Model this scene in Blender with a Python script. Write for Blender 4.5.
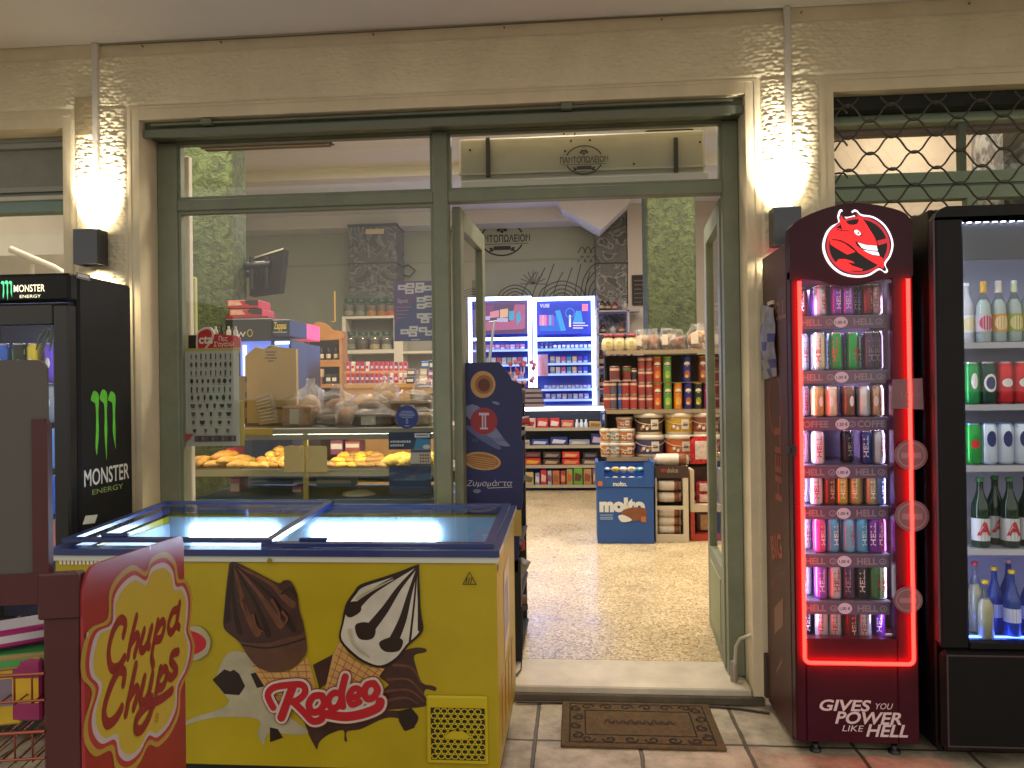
import bpy, math, random
import numpy as np
from mathutils import Vector, Matrix
random.seed(11); np.random.seed(11)
for _o in list(bpy.data.objects): bpy.data.objects.remove(_o)
sc = bpy.context.scene
R_ = math.radians
# ------------------------------------------------------------------ camera
F, YAW, ROLL, PITCH, CD, CH = 770.0, R_(4.746), R_(.743), R_(.278), 3.45, 1.4
_fwd = Vector((-math.sin(YAW), math.cos(YAW), 0)); _rt = Vector((math.cos(YAW), math.sin(YAW), 0)); _up = Vector((0, 0, 1))
_fw = _fwd*math.cos(PITCH) + _up*math.sin(PITCH); _u2 = _up*math.cos(PITCH) - _fwd*math.sin(PITCH)
_cr = _rt*math.cos(ROLL) - _u2*math.sin(ROLL); _cu = _rt*math.sin(ROLL) + _u2*math.cos(ROLL)
cam = bpy.data.cameras.new('camera'); camo = bpy.data.objects.new('camera', cam); sc.collection.objects.link(camo)
cam.sensor_width = 36; cam.lens = 36*F/1024; cam.clip_start = .05; cam.clip_end = 600
CP = Vector((0, -CD, CH))
camo.matrix_world = Matrix(((_cr.x, _cu.x, -_fw.x, CP.x), (_cr.y, _cu.y, -_fw.y, CP.y), (_cr.z, _cu.z, -_fw.z, CP.z), (0, 0, 0, 1)))
sc.camera = camo
# ------------------------------------------------------------------ world: night sky over a town street
wd = bpy.data.worlds.new('World'); sc.world = wd; wd.use_nodes = True
nt = wd.node_tree; nt.nodes.clear()
sky = nt.nodes.new('ShaderNodeTexSky'); sky.sky_type = 'NISHITA'; sky.sun_disc = False
sky.sun_elevation = R_(-4); sky.sun_rotation = R_(200)
b1 = nt.nodes.new('ShaderNodeBackground'); b1.inputs[1].default_value = .06; nt.links.new(sky.outputs[0], b1.inputs[0])
b2 = nt.nodes.new('ShaderNodeBackground'); b2.inputs[0].default_value = (1, .92, .80, 1); b2.inputs[1].default_value = .88   # town glow
ad = nt.nodes.new('ShaderNodeAddShader'); nt.links.new(b1.outputs[0], ad.inputs[0]); nt.links.new(b2.outputs[0], ad.inputs[1])
wo = nt.nodes.new('ShaderNodeOutputWorld'); nt.links.new(ad.outputs[0], wo.inputs[0])
# ------------------------------------------------------------------ view and lights
sc.view_settings.view_transform = 'Standard'; sc.view_settings.look = 'None'; sc.view_settings.exposure = .6; sc.view_settings.gamma = 1
sc.cycles.use_denoising = True
try: sc.cycles.denoiser = 'OPENIMAGEDENOISE'
except Exception: pass
sc.cycles.max_bounces = 7; sc.cycles.transparent_max_bounces = 16; sc.cycles.diffuse_bounces = 3; sc.cycles.glossy_bounces = 4
sc.cycles.caustics_reflective = False; sc.cycles.caustics_refractive = False; sc.cycles.sample_clamp_indirect = 4
ROOM_W, SCONCE_W = 40, 2.6
SCONCE_COL = (1, .82, .54); ROOM_COL = (1, .84, .66)
def lamp(name, typ, loc, energy, col, size=.1, rot=(0, 0, 0), sy=None, parent=None, spot=None, blend=.6):
    l = bpy.data.lights.new(name, typ); l.energy = energy; l.color = col
    if typ == 'AREA':
        l.size = size
        if sy: l.shape = 'RECTANGLE'; l.size_y = sy
    else: l.shadow_soft_size = size
    if typ == 'SPOT': l.spot_size = spot; l.spot_blend = blend
    o = bpy.data.objects.new(name, l); sc.collection.objects.link(o); o.location = loc; o.rotation_euler = rot
    if parent is not None:
        o.parent = parent; o.location = Vector(loc) - WL[parent.name]
    return o
# ------------------------------------------------------------------ helpers
WL = {}
LABELS = {}
def ray(px, py):
    a, b = px-512, py-384
    return _cr*(a/F) - _cu*(b/F) + _fw
def A(px, py, Y):
    r = ray(px, py); t = (Y+CD)/r.y
    return (r.x*t, CH + r.z*t)
def AZ(px, py, Z):
    r = ray(px, py); t = (Z-CH)/r.z
    return (r.x*t, -CD + r.y*t)
def REC(x0, y0, x1, y1, Y):
    xc, yc = (x0+x1)/2, (y0+y1)/2
    return A(x0, yc, Y)[0], A(x1, yc, Y)[0], A(xc, y1, Y)[1], A(xc, y0, Y)[1]
class Pl:                                   # a plane: origin, two axes, normal towards the viewer side
    def __init__(s, o, U=(1, 0, 0), V=(0, 0, 1)):
        s.o = Vector(o); s.U = Vector(U); s.V = Vector(V); s.N = s.U.cross(s.V)
    def p(s, u, v, off=0): return s.o + s.U*u + s.V*v + s.N*off
    def uv(s, px, py):
        r = ray(px, py); t = (s.o-CP).dot(s.N)/r.dot(s.N); q = CP + r*t - s.o
        return (q.dot(s.U), q.dot(s.V))
    def px(s, pts): return [s.uv(*q) for q in pts]
def crom(pts, n=6, closed=False):
    P = [Vector((p[0], p[1])) for p in pts]; out = []; m = len(P)
    for i in range(m if closed else m-1):
        if closed: a, b, c, d = P[i-1], P[i], P[(i+1) % m], P[(i+2) % m]
        else: a, b, c, d = P[max(i-1, 0)], P[i], P[i+1], P[min(i+2, m-1)]
        for k in range(n):
            t = k/n
            out.append(.5*((2*b)+(c-a)*t+(2*a-5*b+4*c-d)*t*t+(3*b-a-3*c+d)*t**3))
    if not closed: out.append(P[-1])
    return [(q.x, q.y) for q in out]
def ell(cu, cv, ru, rv, n=40, a0=0, a1=2*math.pi):
    return [(cu+ru*math.cos(a0+(a1-a0)*i/n), cv+rv*math.sin(a0+(a1-a0)*i/n)) for i in range(n if abs(a1-a0-2*math.pi) < 1e-6 else n+1)]
_tc = {}
def textgeo(s, bold=0):
    k = (s, bold)
    if k not in _tc:
        c = bpy.data.curves.new('t', 'FONT'); c.body = s; c.size = 1; c.resolution_u = 3; c.offset = bold; c.fill_mode = 'FRONT'
        o = bpy.data.objects.new('t', c); m = bpy.data.meshes.new_from_object(o)
        v = [(q.co.x, q.co.y) for q in m.vertices]; f = [tuple(p.vertices) for p in m.polygons]
        bpy.data.objects.remove(o); bpy.data.curves.remove(c); bpy.data.meshes.remove(m)
        _tc[k] = (v, f)
    return _tc[k]
class MB:
    def __init__(s): s.v = []; s.f = []; s.m = []; s.s = []; s.T = None; s.lay = 0
    def add(s, vs, fs, mi=0, smooth=False):
        n = len(s.v)
        if s.T is not None: vs = [s.T @ Vector(q) for q in vs]
        s.v.extend([tuple(q) for q in vs])
        for i, f in enumerate(fs):
            s.f.append(tuple(n+j for j in f)); s.m.append(mi if isinstance(mi, int) else mi[i]); s.s.append(smooth)
    def box(s, x0, x1, y0, y1, z0, z1, mi=0, c=0):
        if x0 > x1: x0, x1 = x1, x0
        if y0 > y1: y0, y1 = y1, y0
        if z0 > z1: z0, z1 = z1, z0
        if c <= 0:
            s.add([(x, y, z) for x in (x0, x1) for y in (y0, y1) for z in (z0, z1)],
                  [(0, 1, 3, 2), (4, 6, 7, 5), (0, 4, 5, 1), (2, 3, 7, 6), (0, 2, 6, 4), (1, 5, 7, 3)], mi); return
        c = min(c, (x1-x0)*.49, (y1-y0)*.49, (z1-z0)*.49)
        vs = []; idx = {}
        for i, x in enumerate((x0, x1)):
            for j, y in enumerate((y0, y1)):
                for k, z in enumerate((z0, z1)):
                    sx, sy, sz = (1-2*i)*c, (1-2*j)*c, (1-2*k)*c
                    idx[i, j, k] = len(vs)
                    vs += [(x, y+sy, z+sz), (x+sx, y, z+sz), (x+sx, y+sy, z)]
        g = lambda i, j, k, a: idx[i, j, k]+a
        fs = []
        for i in (0, 1):
            fs.append([g(i, 0, 0, 0), g(i, 0, 1, 0), g(i, 1, 1, 0), g(i, 1, 0, 0)][::1 if i == 0 else -1])
            fs.append([g(0, i, 0, 1), g(1, i, 0, 1), g(1, i, 1, 1), g(0, i, 1, 1)][::1 if i == 0 else -1])
            fs.append([g(0, 0, i, 2), g(0, 1, i, 2), g(1, 1, i, 2), g(1, 0, i, 2)][::1 if i == 0 else -1])
            for j in (0, 1):
                e = 1 if i == j else -1
                fs.append([g(0, i, j, 1), g(0, i, j, 2), g(1, i, j, 2), g(1, i, j, 1)][::e])
                fs.append([g(i, 0, j, 0), g(i, 0, j, 2), g(i, 1, j, 2), g(i, 1, j, 0)][::-e])
                fs.append([g(i, j, 0, 0), g(i, j, 0, 1), g(i, j, 1, 1), g(i, j, 1, 0)][::e])
                for k in (0, 1):
                    fs.append([g(i, j, k, 0), g(i, j, k, 1), g(i, j, k, 2)][::1 if (i+j+k) % 2 else -1])
        s.add(vs, fs, mi)
    def pbox(s, x0, y0, x1, y1, Y, d, mi=0, c=0):
        a, b, z0, z1 = REC(x0, y0, x1, y1, Y); s.box(a, b, Y, Y+d, z0, z1, mi, c)
    def lathe(s, prof, c=(0, 0, 0), seg=18, mi=0, axis='z', capb=True, capt=True):
        vs = []; fs = []; ms = []
        for r, z in prof:
            for k in range(seg):
                a = 2*math.pi*k/seg; x, y = r*math.cos(a), r*math.sin(a)
                q = (x, y, z) if axis == 'z' else ((x, z, y) if axis == 'y' else (z, x, y))
                vs.append((c[0]+q[0], c[1]+q[1], c[2]+q[2]))
        for i in range(len(prof)-1):
            for k in range(seg):
                fs.append((i*seg+k, i*seg+(k+1) % seg, (i+1)*seg+(k+1) % seg, (i+1)*seg+k)); ms.append(mi if isinstance(mi, int) else mi[i])
        s.add(vs, fs, ms, True)
        if capb and prof[0][0] > 1e-5: s.add(vs[:seg], [tuple(range(seg))[::-1]], mi if isinstance(mi, int) else mi[0])
        if capt and prof[-1][0] > 1e-5: s.add(vs[-seg:], [tuple(range(seg))], mi if isinstance(mi, int) else mi[-1])
    def tube(s, pts, r, seg=8, mi=0, closed=False):
        P = [Vector(p) for p in pts]; vs = []; n = len(P); up = Vector((0, 0, 1))
        rr = r if isinstance(r, (list, tuple)) else [r]*n
        prev = None
        for i, p in enumerate(P):
            if closed: t = P[(i+1) % n]-P[i-1]
            else: t = P[min(i+1, n-1)]-P[max(i-1, 0)]
            t.normalize()
            if prev is None:
                a = t.cross(up if abs(t.z) < .95 else Vector((1, 0, 0))).normalized()
            else: a = (prev - t*prev.dot(t)).normalized()
            prev = a; b = t.cross(a)
            for k in range(seg):
                w = 2*math.pi*k/seg; vs.append(p + a*(rr[i]*math.cos(w)) + b*(rr[i]*math.sin(w)))
        fs = [(i*seg+k, i*seg+(k+1) % seg, ((i+1) % n)*seg+(k+1) % seg, ((i+1) % n)*seg+k) for i in range(n if closed else n-1) for k in range(seg)]
        s.add(vs, fs, mi, True)
        if not closed: s.add(vs[:seg], [tuple(range(seg))[::-1]], mi); s.add(vs[-seg:], [tuple(range(seg))], mi)
    def ico(s, c, r, mi=0, nu=8, nv=6, jit=0, sm=True):
        rx, ry, rz = r if isinstance(r, (tuple, list)) else (r, r, r)
        vs = [(c[0], c[1], c[2]-rz)]
        for j in range(1, nv):
            th = math.pi*j/nv - math.pi/2
            for k in range(nu):
                a = 2*math.pi*k/nu; q = 1+random.uniform(-jit, jit)
                vs.append((c[0]+rx*q*math.cos(th)*math.cos(a), c[1]+ry*q*math.cos(th)*math.sin(a), c[2]+rz*q*math.sin(th)))
        vs.append((c[0], c[1], c[2]+rz)); L = len(vs)-1
        fs = [(0, 1+(k+1) % nu, 1+k) for k in range(nu)]
        for j in range(nv-2):
            for k in range(nu): fs.append((1+j*nu+k, 1+j*nu+(k+1) % nu, 1+(j+1)*nu+(k+1) % nu, 1+(j+1)*nu+k))
        fs += [(L, 1+(nv-2)*nu+k, 1+(nv-2)*nu+(k+1) % nu) for k in range(nu)]
        s.add(vs, fs, mi, sm)
    def off(s):                              # each decal layer sits a hair above the one before
        s.lay += 1; return s.lay*.00005
    def poly(s, pl, pts, mi=0, off=.001):
        off += s.off(); s.add([pl.p(u, v, off) for u, v in pts], [tuple(range(len(pts)))], mi)
    def prism(s, pl, pts, o0, o1, mi=0, mside=None):
        n = len(pts); a = sum(pts[i-1][0]*pts[i][1]-pts[i][0]*pts[i-1][1] for i in range(n))
        if a < 0: pts = pts[::-1]
        vs = [pl.p(u, v, o0) for u, v in pts]+[pl.p(u, v, o1) for u, v in pts]
        s.add(vs, [tuple(range(n))[::-1], tuple(range(n, 2*n))], mi)
        s.add(vs, [(i, (i+1) % n, n+(i+1) % n, n+i) for i in range(n)], mi if mside is None else mside)
    def ringp(s, pl, out, inn, mi=0, off=.001):
        n = len(out); off += s.off(); vs = [pl.p(u, v, off) for u, v in out]+[pl.p(u, v, off) for u, v in inn]
        s.add(vs, [(i, (i+1) % n, n+(i+1) % n, n+i) for i in range(n)], mi)
    def stroke(s, pl, pts, w, mi=0, off=.001, n=6, w1=None, cap=True, smooth=True, closed=False):
        P = [Vector(q) for q in (crom(pts, n, closed) if smooth and len(pts) > 2 else pts)]
        if closed: P.append(P[0])
        m = len(P); L = []; Rr = []; off += s.off()
        for i, p in enumerate(P):
            t = (P[min(i+1, m-1)]-P[max(i-1, 0)]).normalized(); nn = Vector((-t.y, t.x))
            ww = (w if w1 is None else w+(w1-w)*i/(m-1))/2
            L.append(p+nn*ww); Rr.append(p-nn*ww)
        vs = L+Rr; hs = [off+i*3e-6 for i in range(m)]*2; s.lay += int(m*.06)+1
        fs = [(i+1, i, m+i, m+i+1) for i in range(m-1)]
        if cap:
            for e, ww, sg in ((0, w, -1), (m-1, w if w1 is None else w1, 1)):
                t = ((P[1]-P[0]) if e == 0 else (P[-1]-P[-2])).normalized()*sg; nn = Vector((-t.y, t.x)); k0 = len(vs)
                vs += [P[e]+nn*(ww/2*math.cos(b))+t*(ww/2*math.sin(b)) for b in [math.pi*q/6 for q in range(7)]]; hs += [off+(m if e else -1)*3e-6]*7
                fs.append(tuple(range(k0, k0+7))[::-1])
        s.add([pl.p(q[0], q[1], h_) for q, h_ in zip(vs, hs)], fs, mi)
    def text(s, pl, t, size, u, v, mi=0, off=.0012, align='c', bold=0, shear=0, xs=1, rot=0, cyl=None):
        V, Fc = textgeo(t, bold)
        if not V: return
        mx = max(q[0] for q in V); mn = min(q[0] for q in V); a = {'c': (mx+mn)/2, 'l': mn, 'r': mx}[align]
        off += s.off(); cr, sr = math.cos(rot), math.sin(rot); vs = []
        for x, y in V:
            x = (x-a)*xs+shear*y; x *= size; y2 = y*size
            x, y2 = u+cr*x-sr*y2, v+sr*x+cr*y2
            if cyl: vs.append((cyl[0]+(cyl[2]+off)*math.sin(x/cyl[2]), cyl[1]-(cyl[2]+off)*math.cos(x/cyl[2]), y2))
            else: vs.append(pl.p(x, y2, off))
        s.add(vs, Fc, mi)
    def mesh(s, name, mats, o=(0, 0, 0)):
        me = bpy.data.meshes.new(name); o = Vector(o)
        me.from_pydata([(q[0]-o[0], q[1]-o[1], q[2]-o[2]) for q in s.v], [], s.f)
        for m in (mats if isinstance(mats, (list, tuple)) else [mats]): me.materials.append(m)
        me.polygons.foreach_set('material_index', s.m); me.polygons.foreach_set('use_smooth', s.s); me.update()
        return me
    def part(s, name, mats, parent, local=False, label=None):
        o = (0, 0, 0) if local else WL[parent.name]
        ob = bpy.data.objects.new(name, s.mesh(name, mats, o)); sc.collection.objects.link(ob); ob.parent = parent
        WL[ob.name] = WL[parent.name]
        if label: ob['label'] = label
        return ob
    def solo(s, name, label, cat, mats, o=(0, 0, 0), group=None, local=False, kind=None):
        ob = bpy.data.objects.new(name, s.mesh(name, mats, (0, 0, 0) if local else o)); sc.collection.objects.link(ob); ob.location = o
        tag(ob, label, cat, group, kind); WL[ob.name] = Vector(o); return ob
    def struct(s, name, mats):
        ob = bpy.data.objects.new(name, s.mesh(name, mats)); sc.collection.objects.link(ob); ob['kind'] = 'structure'; WL[ob.name] = Vector((0, 0, 0)); return ob
def tag(o, label, cat, group=None, kind=None):
    o['label'] = label; o['category'] = cat
    if group: o['group'] = group
    if kind: o['kind'] = kind
    n = len(label.split())
    if n < 4 or n > 16: print('LABEL LENGTH', n, label)
    LABELS.setdefault(label, []).append((o.name, group))
def thing(name, label, cat, loc=(0, 0, 0), rotz=0, group=None):
    o = bpy.data.objects.new(name, None); sc.collection.objects.link(o); o.location = loc; o.rotation_euler = (0, 0, rotz); o.empty_display_size = .05
    tag(o, label, cat, group); WL[o.name] = Vector(loc); return o
def dup(o, loc, label=None):
    c = o.copy(); sc.collection.objects.link(c); c.location = loc; WL[c.name] = Vector(loc)
    if label: c['label'] = label
    LABELS.setdefault(c['label'], []).append((c.name, c.get('group')))
    for ch in list(o.children):
        d = ch.copy(); sc.collection.objects.link(d); d.parent = c; WL[d.name] = Vector(loc)
        for g in ch.children:
            e = g.copy(); sc.collection.objects.link(e); e.parent = d
    return c
def cylpatch(mb, cx, cy, r, z, sh, mi):       # a printed patch wrapped round a cylinder: ('e', u, v, ru, rv) or ('r', u0, u1, v0, v1)
    n = 9; vs = []
    for k in range(n):
        if sh[0] == 'e':
            a = math.pi*(1-k/(n-1)); u = sh[1]+sh[3]*math.cos(a); d = sh[4]*math.sin(a)+1e-5; v0, v1 = sh[2]-d, sh[2]+d
        else: u = sh[1]+(sh[2]-sh[1])*k/(n-1); v0, v1 = sh[3], sh[4]
        for v in (v0, v1): vs.append((cx+r*math.sin(u/r), cy-r*math.cos(u/r), z+v))
    mb.add(vs, [(2*k, 2*k+2, 2*k+3, 2*k+1) for k in range(n-1)], mi)
ORD = ['first', 'second', 'third', 'fourth', 'fifth', 'sixth', 'seventh', 'eighth', 'ninth', 'tenth', 'eleventh', 'twelfth']
def nth(i, n):
    if n == 1: return 'only one'
    if i == 0: return 'leftmost'
    if i == n-1: return 'rightmost'
    return ORD[i]+' from left'
# ------------------------------------------------------------------ materials
def lin(h):
    h = h.lstrip('#'); c = [int(h[i:i+2], 16)/255 for i in (0, 2, 4)]
    return tuple(x/12.92 if x <= .04045 else ((x+.055)/1.055)**2.4 for x in c)
_mc = {}
def M(col, rough=.5, metal=0, spec=.5, var=0, vs=12, bump=0, bs=60, emit=0, coat=0, name=None):
    k = (col, rough, metal, spec, var, vs, bump, bs, emit, coat)
    if k in _mc: return _mc[k]
    m = bpy.data.materials.new(name or 'mat'); m.use_nodes = True; t = m.node_tree; p = t.nodes['Principled BSDF']
    c = lin(col) if isinstance(col, str) else col
    p.inputs['Base Color'].default_value = (*c, 1); p.inputs['Roughness'].default_value = rough; p.inputs['Metallic'].default_value = metal
    p.inputs['Specular IOR Level'].default_value = spec; p.inputs['Coat Weight'].default_value = coat
    if emit:
        p.inputs['Emission Color'].default_value = (*c, 1); p.inputs['Emission Strength'].default_value = emit
        if emit > 2: p.inputs['Base Color'].default_value = (.02, .02, .02, 1)
    if var or bump:
        tc = t.nodes.new('ShaderNodeTexCoord')
    if var:
        n = t.nodes.new('ShaderNodeTexNoise'); n.inputs['Scale'].default_value = vs; n.inputs['Detail'].default_value = 5; n.inputs['Roughness'].default_value = .6
        t.links.new(tc.outputs['Object'], n.inputs['Vector'])
        r = t.nodes.new('ShaderNodeValToRGB'); r.color_ramp.elements[0].position = .3; r.color_ramp.elements[1].position = .7
        r.color_ramp.elements[0].color = (*[x*(1-var) for x in c], 1); r.color_ramp.elements[1].color = (*[min(1, x*(1+var)) for x in c], 1)
        t.links.new(n.outputs['Fac'], r.inputs[0]); t.links.new(r.outputs[0], p.inputs['Base Color'])
        mr = t.nodes.new('ShaderNodeMapRange'); mr.inputs['To Min'].default_value = max(.05, rough-.1); mr.inputs['To Max'].default_value = min(1, rough+.15)
        t.links.new(n.outputs['Fac'], mr.inputs['Value']); t.links.new(mr.outputs[0], p.inputs['Roughness'])
    if bump:
        n2 = t.nodes.new('ShaderNodeTexNoise'); n2.inputs['Scale'].default_value = bs; n2.inputs['Detail'].default_value = 4
        t.links.new(tc.outputs['Object'], n2.inputs['Vector'])
        b = t.nodes.new('ShaderNodeBump'); b.inputs['Strength'].default_value = bump; b.inputs['Distance'].default_value = .01
        t.links.new(n2.outputs['Fac'], b.inputs['Height']); t.links.new(b.outputs[0], p.inputs['Normal'])
    _mc[k] = m; return m
def glassmat(name, tint=(1, 1, 1), f0=.04, f1=.55, rough=.015):
    m = bpy.data.materials.new(name); m.use_nodes = True; t = m.node_tree; t.nodes.clear()
    o = t.nodes.new('ShaderNodeOutputMaterial'); mx = t.nodes.new('ShaderNodeMixShader'); tr = t.nodes.new('ShaderNodeBsdfTransparent'); gl = t.nodes.new('ShaderNodeBsdfGlossy')
    tr.inputs[0].default_value = (*tint, 1); gl.inputs['Roughness'].default_value = rough
    lw = t.nodes.new('ShaderNodeLayerWeight'); lw.inputs[0].default_value = .5
    pw = t.nodes.new('ShaderNodeMath'); pw.operation = 'POWER'; pw.inputs[1].default_value = 4; t.links.new(lw.outputs['Facing'], pw.inputs[0])
    ml = t.nodes.new('ShaderNodeMath'); ml.operation = 'MULTIPLY_ADD'; ml.inputs[1].default_value = f1; ml.inputs[2].default_value = f0; t.links.new(pw.outputs[0], ml.inputs[0])
    t.links.new(ml.outputs[0], mx.inputs[0]); t.links.new(tr.outputs[0], mx.inputs[1]); t.links.new(gl.outputs[0], mx.inputs[2]); t.links.new(mx.outputs[0], o.inputs[0])
    return m
def filmmat(name, rough=.12, fac=.35, col=(.9, .9, .9)):       # crinkled clear plastic
    m = glassmat(name, (.93, .93, .92), fac*.45, .6, rough); t = m.node_tree
    gl = [n for n in t.nodes if n.type == 'BSDF_GLOSSY'][0]
    n = t.nodes.new('ShaderNodeTexNoise'); n.inputs['Scale'].default_value = 30; n.inputs['Distortion'].default_value = 1
    b = t.nodes.new('ShaderNodeBump'); b.inputs['Strength'].default_value = .8; b.inputs['Distance'].default_value = .02
    t.links.new(n.outputs['Fac'], b.inputs['Height']); t.links.new(b.outputs[0], gl.inputs['Normal']); return m
GLASS = glassmat('window_glass', (.94, .97, .95), .06); GLASSF = glassmat('fridge_glass', (.93, .95, .96), .035, .4); LIDG = glassmat('lid_glass', (.78, .88, .95), .08, .6)
GLASSB = glassmat('clear_bottle', (.8, .86, .86), .06, .9, .04); FILM = filmmat('plastic_film')
WHITE = M('#e6e3dc', .5); OFFW = M('#d8d0c0', .6); BLACK = M('#0c0c0e', .45); DARK = M('#1c1c1e', .5); STEEL = M('#b8b8b8', .3, 1); CHROME = M('#d8d8d8', .15, 1)
GREEN = M('#7a826e', .45, var=.12, vs=8, bump=.06, bs=30)
# ================================================================== the setting
# --- stucco relief, real geometry
_rng = np.random.RandomState(5); _JX = _rng.uniform(-.34, .34, (400, 400)); _JZ = _rng.uniform(-.25, .25, (400, 400)); _JH = _rng.uniform(.55, 1, (400, 400))
def scallop(X, Z, wx=.025, wz=.0165):
    X = X+.004*np.sin(Z*23+X*5); Z = Z+.008*np.sin(X*9)+.003*np.sin(X*31+Z*9)
    ci = np.floor(X/wx).astype(int); cj = np.floor(Z/wz).astype(int); best = np.zeros_like(X)
    for di in (-1, 0, 1):
        for dj in (-1, 0, 1):
            i, j = ci+di, cj+dj; jx, jz, jh = _JX[i % 400, j % 400], _JZ[i % 400, j % 400], _JH[i % 400, j % 400]
            a = (X-(i+.5+.5*(j % 2)+jx)*wx)/wx; b = (Z-(j+.5+jz)*wz)/wz
            h = jh*(1-1.0*a*a-1.3*b*b-.45*b)
            best = np.maximum(best, h)
    return best
def stucco(mb, x0, x1, z0, z1, y=0.0, amp=.0105, st=.0036):
    nx = max(2, int((x1-x0)/st)+1); nz = max(2, int((z1-z0)/st)+1)
    X, Z = np.meshgrid(np.linspace(x0, x1, nx), np.linspace(z0, z1, nz), indexing='ij')
    e = np.minimum(np.minimum(X-x0, x1-X), np.minimum(Z-z0, z1-Z)); e = np.clip(e/.012, 0, 1)
    Y = y-.001-amp*scallop(X+10, Z+10)*e
    vs = np.stack([X, Y, Z], -1).reshape(-1, 3).tolist()
    idx = np.arange(nx*nz).reshape(nx, nz)
    fs = np.stack([idx[:-1, :-1], idx[1:, :-1], idx[1:, 1:], idx[:-1, 1:]], -1).reshape(-1, 4).tolist()
    mb.add(vs, fs, 0, True)
STUC = M('#e9dfc0', .95, 0, .15, var=.09, vs=3.5, bump=.12, bs=140); PLAS = M('#e6dabb', .9, 0, .2, var=.09, vs=5, bump=.10, bs=40)
CEIL = M('#e6e3de', .85, var=.05, vs=1.2, bump=.05, bs=30)
# --- ground
def pavement_mat():
    m = bpy.data.materials.new('pavement'); m.use_nodes = True; t = m.node_tree; p = t.nodes['Principled BSDF']
    tc = t.nodes.new('ShaderNodeTexCoord'); mp = t.nodes.new('ShaderNodeMapping'); mp.inputs['Location'].default_value = (.175, .385, 0)
    t.links.new(tc.outputs['Object'], mp.inputs[0])
    dn = t.nodes.new('ShaderNodeTexNoise'); dn.inputs['Scale'].default_value = 9; dn.inputs['Detail'].default_value = 3
    dm = t.nodes.new('ShaderNodeVectorMath'); dm.operation = 'MULTIPLY_ADD'; dm.inputs[1].default_value = (.012, .012, 0)
    t.links.new(tc.outputs['Object'], dn.inputs['Vector']); t.links.new(dn.outputs['Color'], dm.inputs[0]); t.links.new(mp.outputs[0], dm.inputs[2])
    b = t.nodes.new('ShaderNodeTexBrick'); b.offset = 0; b.inputs['Scale'].default_value = 1; b.inputs['Brick Width'].default_value = .41; b.inputs['Row Height'].default_value = .41
    b.inputs['Mortar Size'].default_value = .009; b.inputs['Mortar Smooth'].default_value = .4; b.inputs['Bias'].default_value = 0
    b.inputs['Color1'].default_value = (*lin('#b5ac98'), 1); b.inputs['Color2'].default_value = (*lin('#a59b86'), 1); b.inputs['Mortar'].default_value = (*lin('#564e40'), 1)
    t.links.new(dm.outputs[0], b.inputs['Vector'])
    n = t.nodes.new('ShaderNodeTexNoise'); n.inputs['Scale'].default_value = 7; n.inputs['Detail'].default_value = 10; n.inputs['Roughness'].default_value = .7
    t.links.new(tc.outputs['Object'], n.inputs['Vector'])
    r = t.nodes.new('ShaderNodeValToRGB'); r.color_ramp.elements[0].color = (.36, .33, .28, 1); r.color_ramp.elements[1].color = (1.05, 1.02, 1, 1); r.color_ramp.elements[0].position = .33; r.color_ramp.elements[1].position = .62
    t.links.new(n.outputs['Fac'], r.inputs[0])
    x = t.nodes.new('ShaderNodeMix'); x.data_type = 'RGBA'; x.blend_type = 'MULTIPLY'; x.inputs[0].default_value = .85
    t.links.new(b.outputs['Color'], x.inputs[6]); t.links.new(r.outputs[0], x.inputs[7]); t.links.new(x.outputs[2], p.inputs['Base Color'])
    n3 = t.nodes.new('ShaderNodeTexNoise'); n3.inputs['Scale'].default_value = 60; n3.inputs['Detail'].default_value = 6; t.links.new(tc.outputs['Object'], n3.inputs['Vector'])
    h = t.nodes.new('ShaderNodeMath'); h.operation = 'MULTIPLY_ADD'; h.inputs[1].default_value = .18
    inv = t.nodes.new('ShaderNodeMath'); inv.operation = 'SUBTRACT'; inv.inputs[0].default_value = 1; t.links.new(b.outputs['Fac'], inv.inputs[1])
    t.links.new(n3.outputs['Fac'], h.inputs[0]); t.links.new(inv.outputs[0], h.inputs[2])
    bp = t.nodes.new('ShaderNodeBump'); bp.inputs['Strength'].default_value = .7; bp.inputs['Distance'].default_value = .008; t.links.new(h.outputs[0], bp.inputs['Height']); t.links.new(bp.outputs[0], p.inputs['Normal'])
    p.inputs['Roughness'].default_value = .55; return m
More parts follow.
